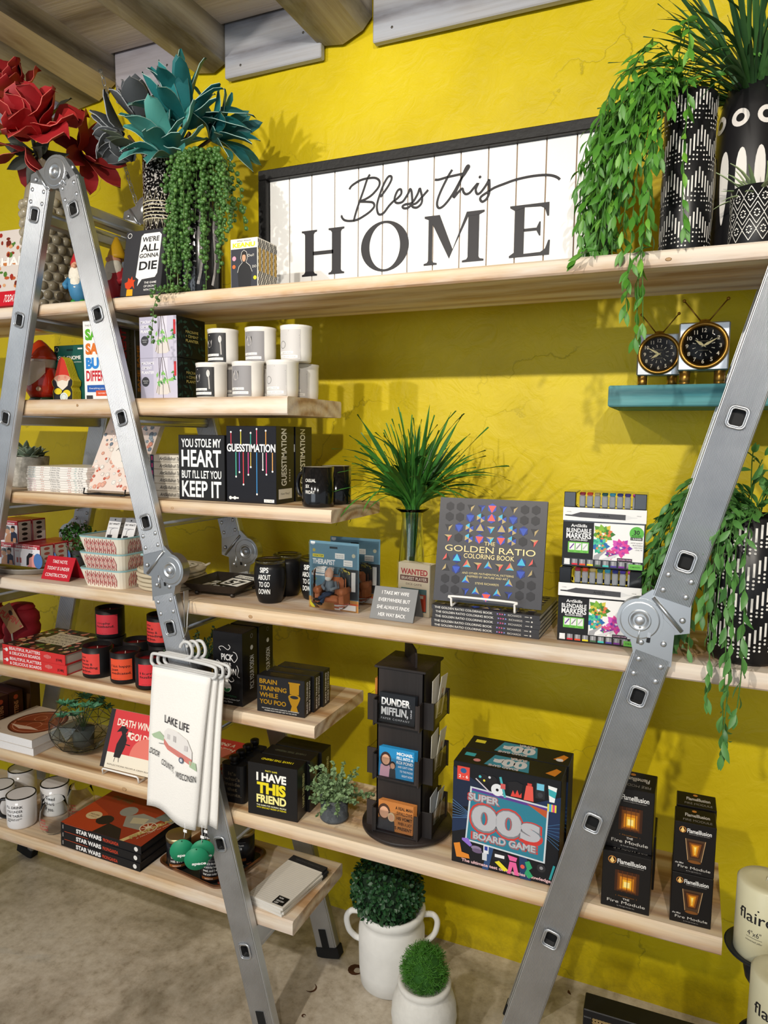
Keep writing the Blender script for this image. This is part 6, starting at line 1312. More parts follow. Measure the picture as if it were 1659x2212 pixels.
for k in range(4):
    o = carton('sticker_card', 'orange card edge in the top left-hand pocket of the spinner, %s' % ['first', 'second', 'third', 'last'][k], 'card', (-.700+.003*k, 1.57, ZB+.2975), 0, .0022, .05, .082, '#c8843c', 'cards in the left pocket', c=.0003)
# super 00s
def super00(k, lab):
    w, d, h = .243, .076, .244; o = carton('board_game', lab, 'board game', (-.467+.003*k, 1.493+.078*k, ZB), 0.3, w, d, h, '#10131a', 'board games with chrome lettering', rough=.3); p = front(w, h)
    for a, c in (([(0, .55), (.25, .60), (.35, .78), (0, .95)], '#16233c'), ([(.62, .55), (1, .45), (1, .85), (.66, .70)], '#1c2e50'), ([(0, .30), (.2, .38), (.16, .5), (0, .46)], '#1a2c4c'), ([(.3, 0), (.36, 0), (.42, .3), (.38, .3)], '#2c4a78'), ([(.66, 0), (.76, 0), (.70, .3), (.64, .3)], '#1e3760')): p.poly(a, c)
    for j in range(7): p.line([(0, .62-.03*j), (.16, .52-.008*j)], .004, '#5a86b8'); p.line([(1, .60-.04*j), (.84, .54-.01*j)], .004, '#44709c')
    p.rect(.04, .83, .16, .96, '#d8483c'); p.text('2 - 6', .10, .865, .09, .03, '#f4e8e4', bold=.02); p.disc(.10, .92, .03, '#2a5a8a', ry=.025)
    p.poly([(.17, .785), (.90, .74), (.88, .20), (.13, .245)], '#c9d2d8'); p.poly([(.185, .77), (.885, .725), (.865, .215), (.145, .26)], '#2c7a90'); p.poly([(.185, .77), (.885, .725), (.883, .70), (.184, .745)], '#5a3a8a'); p.poly([(.70, .73), (.885, .70), (.88, .63)], '#b8552e')
    def chrome(s_, u, v, ww, hh, b_): p.text(s_, u, v, ww*1.05, hh*1.07, '#c83a34', bold=b_+.035); p.text(s_, u, v, ww, hh, '#7a7a80', bold=b_+.012); p.text(s_, u, v+.004, ww*.97, hh*.94, '#b4b5bb', bold=b_-.015)
    chrome('SUPER', .30, .685, .30, .068, .06); chrome('00s', .51, .50, .66, .24, .075); chrome('BOARD GAME', .50, .31, .60, .066, .06)
    p.text('The ultimate test of noughties knowledge', .52, .045, .84, .030, '#e0b8bc', bold=.035, rot=0)
    # little objects of the decade
    p.disc(.29, .885, .055, '#1a1a1e', ry=.045); p.disc(.38, .88, .045, '#1a1a1e', ry=.045); p.disc(.26, .895, .013, '#46b8c0'); p.disc(.35, .905, .012, '#d8d8dc'); p.disc(.30, .865, .011, '#e2d43c'); p.line([(.22, .87), (.36, .76)], .012, '#c8c0c8'); p.disc(.425, .80, .058, '#dfe2e6'); p.disc(.425, .80, .014, '#1a1a1e'); p.line([(.45, .93), (.50, .74)], .022, '#46a8b0'); p.rect(.455, .82, .50, .87, '#c85a58')
    p.poly([(.52, .90), (.60, .92), (.66, .90), (.64, .78), (.55, .77)], '#1b1b1f'); p.poly([(.55, .77), (.57, .83), (.59, .79), (.61, .84), (.63, .79), (.65, .82), (.65, .77)], '#d8443c'); p.poly([(.67, .76), (.69, .90), (.75, .90), (.76, .76)], '#e0584c'); p.rect(.70, .90, .74, .925, '#c8443c'); p.rect(.775, .80, .86, .95, '#26282c'); p.rect(.785, .88, .85, .94, '#6fc0dc'); p.disc(.817, .835, .024, '#3a3c42'); p.poly([(.885, .94), (.965, .93), (.945, .79), (.90, .79)], '#eceff0'); p.poly([(.888, .91), (.962, .89), (.950, .83), (.895, .85)], '#3aa8b0'); p.rect(.885, .70, .965, .77, '#e2d43c'); p.rect(.90, .70, .92, .77, '#46a8d8'); p.rect(.93, .70, .95, .77, '#d8488a')
    p.poly([(.02, .19), (.08, .21), (.10, .12), (.17, .11), (.18, .07), (.05, .06)], '#d8842c'); p.poly([(.10, .26), (.16, .27), (.20, .21), (.18, .19), (.10, .24)], '#8a6ac8'); p.disc(.24, .19, .05, '#8a7a98', ry=.022); p.disc(.25, .165, .05, '#6a5a78', ry=.022); p.rect(.31, .16, .36, .24, '#d8dce4'); p.rect(.32, .19, .35, .23, '#2a3a98'); p.rect(.30, .09, .345, .16, '#c8ccd4'); p.rect(.40, .12, .53, .21, '#1c1c22'); p.rect(.42, .15, .51, .18, '#e8e8ea'); p.poly([(.42, .10), (.46, .12), (.55, .05), (.51, .03)], '#e2d42c'); p.poly([(.54, .20), (.63, .19), (.62, .15), (.56, .15)], '#e0609a'); p.poly([(.56, .14), (.62, .14), (.65, .02), (.61, .02), (.59, .10), (.57, .02), (.54, .02)], '#e0609a'); p.poly([(.70, .17), (.74, .19), (.77, .13), (.74, .10), (.78, .05), (.74, .02), (.70, .06), (.72, .11)], '#2e9a6a'); p.disc(.85, .15, .04, '#2a2a2e'); p.disc(.85, .15, .016, '#8a8a8e'); p.line([(.93, .06), (.965, .20)], .02, '#2e9aa0'); p.disc(.68, .12, .02, '#e0584c'); p.build('cover_print', o)
    tq = topf(w, d, h); tq.poly([(.28, .15), (.70, .10), (.66, .85), (.33, .88)], '#3a8aa0'); tq.text('00s', .5, .48, .32, .44, '#d4d4d8', rot=180, bold=.08); tq.text('SUPER', .56, .82, .16, .14, '#d8c8c8', rot=180, bold=.05); tq.text('BOARD GAME', .46, .16, .28, .13, '#d8c8c8', rot=180, bold=.05); tq.rect(.06, .5, .16, .72, '#3aa8b0' if k == 0 else '#e2d43c'); tq.poly([(.84, .3), (.92, .7), (.97, .6), (.93, .2)], '#d8842c'); tq.disc(.90 if k else .20, .30, .035, '#e8e8ec' if k else '#d88a8a', ry=.10); tq.build('top_print', o)
super00(0, 'blue-black board game box with chrome 00s lettering, front one'); super00(1, 'blue-black board game box behind the front one, only its top showing')
# flame illusion boxes
def flame(loc, rz, w, d, h, lab, mini, group, top=True):
    o = carton('flame_lamp_box', lab, 'box', loc, rz, w, d, h, '#121011', group, rough=.3); p = front(w, h)
    p.disc(.20, .86, .085, '#c8843c'); p.disc(.20, .86, .07, '#241408'); p.poly([(.15, .84), (.20, .92), (.25, .84), (.20, .80)], '#f0c878'); p.text('FlameIllusion', .31, .86, .58, .085, '#f2f0ec', 'l', bold=.02); p.text('Advanced Digital Flame Simulation', .60, .795, .5, .016, '#a8a4a0')
    gx = [(0, '#3a1c08'), (.06, '#7a4410'), (.12, '#c87a14'), (.17, '#eeb02a'), (.21, '#fbe489')]
    if mini:
        p.poly([(.28, .70), (.76, .70), (.68, .28), (.36, .28)], '#4a3420')
        for q, c in gx: p.poly([(.32+q*.85, .66-q*.5), (.72-q*.85, .66-q*.5), (.64-q*.6, .34+q*.35), (.40+q*.6, .34+q*.35)], c)
        p.line([(.28, .70), (.36, .28)], .014, '#c8a070'); p.line([(.76, .70), (.68, .28)], .014, '#c8a070'); p.disc(.52, .26, .16, '#7a4a1c', ry=.03)
    else:
        for q, c in gx: p.poly([(.27+q*.9, .70-q*.9), (.77-q*.9, .70-q*.9), (.77-q*.9, .32+q*.45), (.27+q*.9, .32+q*.45)], c)
        for u in (.33, .42, .52, .62, .70): p.rect(u, .32, u+.012, .70, '#5a2c08')
        p.text('(  FlameIllusion  )', .52, .245, .44, .02, '#8a5a24')
    p.text('the Mini' if mini else 'THE', .16 if mini else .52, .20, .2 if mini else .14, .035, '#d8d4ce', bold=.01, shear=.2*mini); p.text('Fire Module', .52, .135, .78, .055, '#cfcac2'); p.text('By The Light Garden, Inc.', .52, .065, .36, .018, '#a8a4a0'); p.build('front_print', o)
    if top: tq = topf(w, d, h); tq.text('FlameIllusion', .55, .55, .6, .22, '#e8e4de', rot=0 if mini else 180, bold=.02); tq.disc(.48, .82, .06, '#c8843c'); tq.text('FIRE MODULE', .55, .22, .7, .14, '#8a8680', rot=0 if mini else 180); tq.build('top_print', o)
    return o
g1 = 'large flame lamp boxes'; flame((-.131, 1.477, ZB), 0, .096, .088, .123, 'large black flame lamp box standing on the board, beside the right ladder', 0, g1); flame((-.129, 1.494, ZB+.1235), -1, .093, .086, .134, 'large black flame lamp box on top of its stack, half behind the ladder', 0, g1); flame((-.127, 1.572, ZB), 0, .096, .088, .123, 'lower large flame lamp box hidden behind the front stack', 0, g1)
g2 = 'mini flame lamp boxes'; flame((.004, 1.483, ZB), 1.5, .077, .064, .107, 'mini black flame lamp box, lower front of its stack near the board end', 1, g2); flame((.004, 1.485, ZB+.1072), 1, .077, .064, .107, 'mini black flame lamp box, upper front of its stack near the board end', 1, g2); flame((.006, 1.558, ZB), 1, .077, .064, .107, 'lower mini flame lamp box behind the front mini stack', 1, g2); flame((.006, 1.558, ZB+.1072), 1, .077, .064, .107, 'upper mini flame lamp box behind the front mini stack, top visible', 1, g2)
# ================================================================== lowest board
Z6 = .3432
mk = dict(rim='#17181a', r=.044, h=.100, lc='#1c1c20', group='white mugs with black rims', name='white_mug', hc='#17181a')
mug("white mug with black rim reading I'LL DRINK YOU UNDER THE TABLE", (-1.902, 1.514, Z6), 30, '#eceaea', '#e4e2e2', lines=[("I'LL DRINK", .04, .80, .8, .10), ('YOU UNDER', .04, .63, .78, .10), ('THE TABLE.', .04, .46, .78, .10), ('I STARTED MY COFFEE', .06, .33, .72, .035), ('TODAY MIXED WITH', .06, .28, .6, .035), ('RUM', .06, .23, .2, .035)], a0=222, a1=310, **mk)
mug('white mug with black rim cut off by the left edge', (-2.015, 1.525, Z6), 70, '#eceaea', '#e4e2e2', **mk)
mug('white mug with black rim and long lettering, behind the nearest mug', (-1.866, 1.612, Z6), -8, '#eceaea', '#e4e2e2', lines=[('If you', .20, .80, .55, .10), ('ever need', .12, .62, .72, .10), ('anything,', .12, .46, .72, .10), ("I'm here", .16, .30, .66, .10), ('for you.', .18, .15, .60, .10)], a0=252, a1=338, **mk)
mug('white mug with black handle at the back left, lettered HITCH', (-2.05, 1.640, Z6), -10, '#eceaea', '#e4e2e2', lines=[('complimentary', .1, .60, .8, .07), ('HITCH', .15, .42, .66, .16)], a0=225, a1=315, **mk)
def wine(x, y, rz, lab):
    t = thing('stemless_glass', lab, 'wine glass', (x, y, Z6), rz, 'stemless wine glasses'); R_ = [(.018, 0), (.026, .001), (.036, .012), (.042, .032), (.043, .048), (.040, .072), (.033, .102)]
    MB().lathe(R_+[(.0323, .1028), (.0316, .1018)]+[(max(r_-.0014, .0), z_+.0018) for r_, z_ in R_[:-1][::-1]], 40).build('bowl', M_WINE, t)
    p = wrap(.043, .022, .062, 235, 300, rf=lambda z: .0432 if z > .04 else .0418+.0003)
    for k, s_ in enumerate(('I LIKE', 'WINE', 'AND MAYBE', '3 PEOPLE')): p.text(s_, .5, .86-.25*k, .5 if k < 2 else .8, .15, '#b8303c', bold=.02)
    p.build('lettering', t)
wine(-1.772, 1.524, 0, 'stemless wine glass with red lettering, nearer one beside the stacked books'); wine(-1.768, 1.625, 14, 'stemless wine glass with red lettering, farther one behind the other')
for k in range(3):
    w, d, h = .310, .212, .0246; t = hardback('art_book', 'thick black-spined art book with orange-brown cover, %s of three' % ['bottom', 'middle', 'top'][k], (-1.690+.001*k, 1.474, Z6+.0250*k), -1+.4*k, w, d, h, '#16161a', '#2a2626', 'propaganda art books')
    p = front(w, h); p.text('STAR WARS', .20, .46, .32, .52, '#f0eeec', 'l', bold=.06); p.text('PROPAGANDA', .54, .42, .19, .42, '#d8482c', 'l', bold=.03); p.disc(.94, .5, .022, '#e8e6e2'); p.rect(.025, .25, .032, .75, '#c8c4c0'); p.rect(.05, .93, .36, .99, '#c8502c'); p.build('spine_print', t)
    if k == 2:
        q = topf(w, d, h); q.rect(0, 0, 1, 1, '#93361f'); q.poly([(0, 0), (.55, 0), (.30, .45), (0, .62)], '#b0421f'); q.poly([(.74, 0), (.79, 0), (.93, .55), (.88, .55)], '#cdb478')
        # plain blocks of grey and black where the poster figures stand
        q.disc(.46, .62, .09, '#8a8a80', 14, ry=.13); q.poly([(.50, .50), (.62, .66), (.86, .62), (.80, .30), (.60, .28)], '#8f8d80'); q.poly([(.58, .52), (.74, .58), (.76, .44), (.62, .38)], '#b5ac8c'); q.disc(.36, .30, .09, '#2a241e', 12, ry=.12); q.poly([(.40, .0), (.44, .26), (.62, .22), (.74, .0)], '#2a241e'); q.poly([(.78, .62), (1, .60), (1, .86), (.82, .82)], '#6a7068')
        q.disc(.84, .40, .085, '#cfc0a2', 24); q.disc(.84, .40, .074, '#93361f', 24); q.disc(.84, .40, .03, '#cfc0a2', 16)
        for a in range(8): q.line([(.84+.03*cos(a*pi/4), .40+.044*sin(a*pi/4)), (.84+.065*cos(a*pi/4), .40+.095*sin(a*pi/4))], .012, '#cfc0a2')
        q.disc(.20, .33, .085, '#cfb98c', 20, ry=.10); q.text('INCLUDES', .20, .35, .11, .03, '#5a2a18', bold=.03); q.text('10 PRINTS', .20, .30, .10, .025, '#5a2a18')
        q.text('STAR WARS', .24, .84, .26, .10, '#6a5a38', bold=.05); q.text('PROPAGANDA', .90, .17, .40, .11, '#9a8a50', rot=0, bold=.05) if False else q.text('PROPAGANDA', .91, .52, .62, .075, '#a8955a', rot=70, bold=.05); q.text('A HISTORY OF PERSUASIVE ART', .965, .50, .56, .02, '#d8c8a8', rot=70); q.build('cover_print', t)
# floral tray and candles
FT = thing('floral_tray', 'dark floral print tray with bamboo rim under the black candles', 'tray', (-1.365, 1.512, Z6), -7.5); w, d = .252, .215
def frect(sx, sy, r=.03): return [(x+w/2, y+d/2) for x, y in rrect(w/2-sx, d/2-sy, r, 5)]
b = MB(); P0 = frect(.010, .010); P1 = frect(0, 0, .034); P2 = frect(.006, .006, .03); P3 = frect(.014, .014, .026); n = len(P0)
V = [(x, y, 0) for x, y in P0]+[(x, y, .014) for x, y in P1]+[(x, y, .015) for x, y in P2]+[(x, y, .004) for x, y in P3]
b.add(V, [(k*n+i, k*n+(i+1) % n, (k+1)*n+(i+1) % n, (k+1)*n+i) for k in range(3) for i in range(n)]+[tuple(range(n))[::-1], tuple(3*n+i for i in range(n))]); b.build('tray_body', wood('tray_rim_wood', '#8a5a38', '#6e4428', '#4a2c18', ringscale=30, rough=.4), FT)
p = face((.016, .016, .0042), (w-.032, 0, 0), (0, d-.032, 0)); p.rect(0, 0, 1, 1, '#1c1e1c'); r = random.Random(21)
for k in range(46):
    u, v, a = r.uniform(.06, .94), r.uniform(.06, .94), r.uniform(0, 6.3); c = r.choice(['#d88a5a', '#c8a04a', '#5a6a3a', '#7a8a7c', '#8a3a2c', '#3a4a34', '#d8b890'])
    for j in range(5): p.disc(u+.03*cos(a+j*1.256), v+.034*sin(a+j*1.256), .022, c, 7)
    p.disc(u, v, .014, '#d8c070', 7)
p.build('floral_print', FT)
def dark_candle(x, y, rz, lab, lines):
    t = thing('lidded_candle', lab, 'candle', (x, y, Z6+.0056), rz, 'black candles with metal lids'); R_ = .0345
    MB().lathe([(R_-.003, 0), (R_, .003), (R_, .080), (0, .080)], 36).build('jar', cm('#151417', .3), t); MB().lathe([(R_+.0012, .080), (R_+.0012, .091), (R_-.002, .0925), (0, .0925)], 36).build('lid', cm('#b3a078', .3, .9), t)
    p = wrap(R_, .004, .078, 250, 345)
    for k, s_ in enumerate(lines): p.text(s_, .10, .74-.14*k, .8-.1*(k % 2), .09, '#e0dedb', 'l', bold=.03)
    p.rect(0, .09, 1, .20, cm('#b8743c', .3, .8, var=0)); p.text('hand poured', .4, .145, .4, .05, '#e8e0d8'); p.rect(.02, .84, .98, .85, '#8a8a8a'); p.build('label', t)
dark_candle(-1.300, 1.540, 10, 'black candle with metal lid on the floral tray, left front', ['WHEN I SAY', 'A DRINKING VIBE,', 'WHEN HE ROLLS', 'HIS EYES.']); dark_candle(-1.176, 1.532, 0, 'black candle on the floral tray just under the round green tags', ['Retired in the sense', 'that yesterday I was', 'tired, and I am', 'tired again today']); dark_candle(-1.252, 1.635, 5, 'black candle at the back of the floral tray, lid half hidden by the tags', ['Best', 'day']); dark_candle(-1.150, 1.640, -25, 'black candle on the floral tray behind the ladder rail', ['of the', 'end'])
for k in range(4):
    t = thing('notepad', 'white lined notepad, %s of the four stacked on the lowest board' % ['bottom', 'second', 'third', 'top'][k], 'notepad', (-1.030+.004*(k % 2), 1.480+.004*((k+1) % 2), Z6+.0068*k), (-7, -4, -9, -6)[k], 'stacked notepads'); w, d, h = .118, .205, .0064
    MB().box(0, w, 0, d, 0, h, 0, .0004).build('sheets', cm('#dcd8d0', .8, var=.05), t); MB().box(-.0003, w+.0003, d-.026, d+.0004, -.0001, h+.0003).build('binding', cm('#26262a', .5), t)
    p = topf(w, d, h)
    if k == 3:
        for j in range(24): p.rect(.02, .03+.034*j, .98, .034+.034*j, '#b8b4ae')
        p.rect(.66, .03, .95, .19, '#141416'); p.text('YUM.', .70, .155, .13, .028, '#f0f0f0', 'l', bold=.03); p.text('GROCERY', .70, .10, .2, .026, '#f0f0f0', 'l', bold=.03); p.text('LIST', .70, .06, .1, .026, '#f0f0f0', 'l', bold=.03); p.text('THINGS TO BUY, PROBABLY FOOD', .5, .94, .7, .02, '#5a5a5e')
    p.build('print', t)

# ================================================================== hanging towels
def towel(k, lab):
    t = thing('tea_towel', lab, 'tea towel', (-1.150+.012*k, 1.392+.0105*k, .99), -2, 'tea towels on hangers'); c = cm('#eeece8', .9, var=.05, scale=300, bump=.3); b = MB(); nu, nv = 12, 18; vs = []
    for y0 in (-.0032, .0032):
        for j in range(nv+1):
            v = j/nv
            for i in range(nu+1):
                u = i/nu; xl = -.098-.035*v; xr = .088-(.062-.016*k)*v; x = xl+(xr-xl)*u
                z = -.004-(.385+.030*u*v)*v+.006*v*sin(u*6+k)
                yy = y0*(1-.3*v)+.004*v*sin(u*7+k*1.3)-.002*sin(v*5)
                vs.append((x, yy, z))
    n1 = (nu+1)*(nv+1); fs = []
    for o_, fl in ((0, 0), (n1, 1)):
        for j in range(nv):
            for i in range(nu):
                q = (o_+j*(nu+1)+i, o_+(j+1)*(nu+1)+i, o_+(j+1)*(nu+1)+i+1, o_+j*(nu+1)+i+1); fs.append(q[::-1] if fl else q)
    for j in range(nv): fs.append((j*(nu+1), n1+j*(nu+1), n1+(j+1)*(nu+1), (j+1)*(nu+1))); a = j*(nu+1)+nu; fs.append((a, a+nu+1, n1+a+nu+1, n1+a))
    for i in range(nu): fs.append((i, i+1, n1+i+1, n1+i)); a = nv*(nu+1)+i; fs.append((a, n1+a, n1+a+1, a+1))
    b.add(vs, fs, 0, True); b.build('cloth', c, t)
    h = cm('#e3e4e4', .35, trans=.25); hb = MB()
    def bar(pts): hb.tube(smooth(pts, 4), .0042, 8)
    bar([(-.094, 0, -.002), (-.104, 0, .006), (-.103, 0, .022), (-.095, 0, .030), (-.05, 0, .030), (.05, 0, .028), (.096, 0, .024), (.104, 0, .015), (.102, 0, .0), (.092, 0, -.006)]); hb.tube([(-.096, 0, -.001), (.092, 0, -.004)], .0034, 8); bar([(.004, 0, .028), (.026, 0, .040), (.030, 0, .058), (.020, 0, .074), (.004, 0, .074), (-.006, 0, .064), (-.007, 0, .058)]); hb.build('hanger', h, t)
    if k == 0:
        pf = Print(lambda u, v, e: Vector((-.098-.035*(1-v)+(.186-.027*(1-v))*u, -.0045-.0022*sin((1-v)*5)*-1*0-e-.0012, -.004-(.385+.03*u*(1-v))*(1-v))), .17, .385)
        def y_at(u, v): return -.0032*(1-.3*(1-v))+.004*(1-v)*sin(u*7)-.002*sin((1-v)*5)
        pf.mp = lambda u, v, e: Vector(((-.098-.035*(1-v))+((.186-.027*(1-v)))*u, y_at(u, v)-e-.0026, -.004-(.385+.030*u*(1-v))*(1-v)+.006*(1-v)*sin(u*6)))
        pf.text('LAKE LIFE', .52, .655, .46, .055, '#26242a', bold=.015, rot=-4, shear=-.1); R2 = '#cf8078'
        pf.poly([(.06, .53), (.20, .56), (.30, .53), (.30, .50), (.10, .51)], '#a8bfa0'); pf.poly([(.80, .44), (.92, .43), (.95, .38), (.82, .40)], '#a8bfa0')
        pf.poly([(.30, .52), (.30, .57), (.36, .60), (.55, .60), (.74, .57), (.84, .50), (.85, .45), (.40, .485)], '#e3e0de'); pf.poly([(.30, .52), (.40, .485), (.85, .45), (.84, .41), (.38, .45), (.30, .48)], R2); pf.rect(.48, .525, .535, .565, '#b8b4b4'); pf.rect(.36, .525, .42, .56, '#c8c4c4'); pf.rect(.70, .495, .76, .53, '#c8c4c4'); pf.disc(.66, .425, .045, '#5a6478'); pf.disc(.66, .425, .025, '#cfd2d8')
        pf.line([(.30, .48), (.20, .475)], .008, '#6a6a6e')
        for q, (s_, u, v, rt, w_) in enumerate((('DOOR', .13, .405, -16, .19), ('COUNTY,', .40, .345, -6, .27), ('WISCONSIN', .76, .325, 3, .38))): pf.text(s_, u, v, w_, .042, '#26242a', bold=.015, rot=rt)
        pf.build('print', t)
    # round green tag on a string
    gx = (-.050, .005, .042)[k]; gz = -.475-.010*(k == 1)
    tg = MB().lathe([(.0305, 0), (.0305, .0012), (0, .0012)], 32).xf(Matrix.Rotation(pi/2, 4, 'X')).build('tag', cm('#1e8a62', .5), t, ((-.005, .030, .020)[k], -.012-.010*(k == 1), gz), (0, 0, radians(36))); p = face((-.0305, -.0014, -.0305), (.061, 0, 0), (0, 0, .061)); p.text('space', .60, .30, .58, .12, '#f2f4f2', bold=.05); p.disc(.5, .93, .03, '#0e4a34'); p.build('tag_print', tg)
    tx = (-.005, .030, .020)[k]; MB().tube([(tx, -.003, gz+.028), (tx+.003, -.003, gz+.05), (tx+.002, -.002, -.405)], .0007, 5).build('tag_string', cm('#e8e8e8', .6), t); MB().box(tx-.001, tx+.010, -.0045, -.003, gz+.046, gz+.053).build('tag_clip', cm('#f0f0f0', .4), t)
towel(0, 'white tea towel with camper and LAKE LIFE lettering, front one on the hangers'); towel(1, 'plain edge of the white tea towel second on the hangers'); towel(2, 'plain edge of the white tea towel rearmost on the hangers')
b = MB().tube(smooth([(.410, -.150, 1.155), (.418, -.168, 1.12), (.428, -.185, 1.085), (.434, -.206, 1.066), (.440, -.190, 1.060)], 4), .0012, 6); link('release_wire', b.mesh('release_wire', M_GALV), LAD1)
b = MB().box(.400, .4015, -.160, -.142, 1.085, 1.18); link('release_strip', b.mesh('release_strip', M_GALV), LAD1, mat=Matrix.Translation((.0, 0, 0)))

# ================================================================== chain from the beam
CH = thing('chain', 'thin steel chain hung from the beam to the back of the left ladder', 'chain', (-1.865, 1.905, 2.775)); lk = MB(); q = [(.0115*cos(2*pi*i/16)+(.006 if cos(2*pi*i/16) > 0 else -.006), .0062*sin(2*pi*i/16), 0) for i in range(17)]; lk.tube(q, .0016, 6, 0, False); lme = lk.mesh('link', M_ALUS)
c0_, c1_ = Vector((0, 0, 0)), Vector((.262, -.112, -.545)); nL = 24
for i in range(nL):
    t_ = (i+.5)/nL; s_ = Vector((0, 0, -.03*sin(pi*t_))); pos = c0_.lerp(c1_, t_)+s_; dv = (c1_-c0_)/nL
    link('link', lme, CH, mat=mtx(pos, dv, (0, 1, 0) if i % 2 else (1, 0, .3), dv.length/.0262))
MB().tube([(-.012, 0, .004), (.002, 0, .004), (.006, -.004, -.006), (0, -.008, -.010)], .0022, 6).build('hook', M_GALV, CH)

# ================================================================== wall shelf and clocks
WS = MB().box(-.190, .50, 1.742, 1.992, 1.656, 1.705, 0, .003).build('wall_shelf', M_TEALW); tag(WS, 'rough teal-stained floating shelf under the two clocks', 'shelf')
def clock(x, y, k, rz, lab, hr, mn):
    t = thing('desk_clock', lab, 'clock', (x, y, 1.7052), rz, 'television-shaped clocks'); br = cm('#9a7434', .32, .9, var=.1); al = cm('#b8bcc0', .22, .95, var=.12, scale=30)
    W_, D_, z0, z1 = .104, .052, .030, .136
    MB().box(-W_/2, W_/2, 0, D_, z0, z1, 0, .003).build('case', al, t)
    zc = (z0+z1)/2+.001; rot = Matrix.Translation((0, -.0002, zc)) @ Matrix.Rotation(pi/2, 4, 'X')
    MB().lathe([(.052, -.004), (.052, .004), (.049, .008), (.045, .008), (.042, .003), (.042, 0)], 48).xf(rot).build('bezel', br, t); MB().lathe([(.0425, .0012), (0, .0012)], 40).xf(rot).build('dial', cm('#221e1f', .35), t)
    p = face((-.042, -.0016, zc-.042), (.084, 0, 0), (0, 0, .084)); cr_ = '#ece2c8'
    for h in range(12): a = pi/2-2*pi*(h if h else 12)/12; p.text(str(h if h else 12), .5+.40*cos(a), .5+.40*sin(a), None, .10, cr_, bold=.02); p.line([(.5+.20*cos(a+.26), .5+.20*sin(a+.26)), (.5+.26*cos(a+.26), .5+.26*sin(a+.26))], .012, cr_); p.disc(.5+.265*cos(a+.26), .5+.265*sin(a+.26), .013, cr_, 8)
    p.text('WESTCLOX', .5, .62, .22, .022, '#a89a7a'); p.text('MADE IN USA', .5, .38, .22, .02, '#a89a7a'); p.build('numerals', t)
    for nm, h, l, w_ in (('hour_hand', hr, .27, .04), ('minute_hand', mn, .42, .034)):
        a = pi/2-2*pi*h/12; q = [(.5-.08*cos(a), .5-.08*sin(a)), (.5+.10*cos(a)-w_*sin(a), .5+.10*sin(a)+w_*cos(a)), (.5+l*cos(a), .5+l*sin(a)), (.5+.10*cos(a)+w_*sin(a), .5+.10*sin(a)-w_*cos(a))]; hp = face((-.042, -.003, zc-.042), (.084, 0, 0), (0, 0, .084)); hp.poly(q, '#e8d9a0'); hp.build(nm, t)
    MB().lathe([(.0418, .0062), (.030, .0075), (0, .008)], 40).xf(rot).build('crystal', M_PLASTIC, t)
    for sx in (-1, 1):
        for yy in (.014, .038): MB().lathe([(.0115, 0), (.0115, .004), (.0105, .005), (.0115, .006), (.0115, .030), (0, .030)], 20, c=(sx*.036, yy)).build('leg', br, t)
    MB().lathe([(.013, z1), (.013, z1+.003), (.009, z1+.008), (0, z1+.010)], 20, c=(0, D_/2)).build('antenna_base', br, t)
    for sx in (-1, 1): MB().tube([(sx*.008, D_/2, z1+.005), (sx*.045, D_/2, z1+.052)], .0015, 6).sphere((sx*.045, D_/2, z1+.052), .004, 10, 8).build('antenna', br, t)
    t.scale = (k,)*3
clock(.008, 1.752, 1.0, 0, 'brass and aluminium television clock showing ten past ten, nearer one', 10.17, 2.0); clock(-.088, 1.835, .93, 6, 'brass and aluminium television clock half behind the willow strands, farther one', 8.0, 10.0)

# ================================================================== on the floor
M_CHALK = cm('#e6e5e1', .9, var=.08, scale=35, bump=.5)
JG = thing('white_jug', 'tall chalky white jug with two loop handles and a round topiary', 'jug', (-.735, 1.785, 0), 0)
MB().lathe([(.080, 0), (.090, .006), (.094, .05), (.096, .12), (.096, .165), (.088, .185), (.086, .195), (.094, .205), (.098, .222), (.092, .230), (.082, .226), (.078, .2), (0, .19)], 56).build('body', M_CHALK, JG)
for a in (200, 20):
    ca, sa = cos(radians(a)), sin(radians(a)); pts = [(.088, .205), (.118, .206), (.132, .185), (.126, .150), (.108, .128), (.092, .120)]; MB().tube(smooth([(r_*ca, r_*sa, z_) for r_, z_ in pts], 5), .0085, 10).build('handle', M_CHALK, JG)
JR = thing('white_jar', 'squat ribbed chalky white jar with a fine green grass ball', 'jar', (-.572, 1.618, 0), 0)
prof = [(.058, 0), (.066, .006), (.080, .035), (.0825, .045), (.0805, .050), (.084, .062), (.0825, .070), (.086, .082), (.0845, .090), (.084, .11), (.077, .135), (.066, .150), (.064, .155), (.069, .163), (.070, .172), (.064, .178), (.056, .172), (0, .15)]
MB().lathe(prof, 56).build('body', cm('#e3e1da', .9, var=.1, scale=60, bump=.8), JR)
CB = thing('cane_box', 'low black box with woven cane panel on the floor by the wall', 'box', (-.182, 1.715, 0), 1.5); bm2 = cm('#17171a', .4); w, d, h = .40, .06, .155
for a in ((0, w, 0, d, h-.020, h), (0, w, 0, d, 0, .020)): MB().box(*a, 0, .002).build('frame_rail', bm2, CB)
for a in ((0, .022, 0, d, .020, h-.020), (w-.022, w, 0, d, .020, h-.020)): MB().box(*a, 0, .002).build('frame_post', bm2, CB)
MB().box(.022, w-.022, .012, d, .020, h-.020).build('backing', cm('#1a1611', .8), CB)
cn = MB(); cc = cm('#c6a870', .6)
for i in range(44):
    x = .024+i*.008
    for dx in (0, .0026): cn.box(x+dx, x+dx+.0014, .0055, .0068, .020, h-.020)
for j in range(14):
    z = .022+j*.008
    for dz in (0, .0026): cn.box(.022, w-.022, .0068, .0080, z+dz, z+dz+.0014)
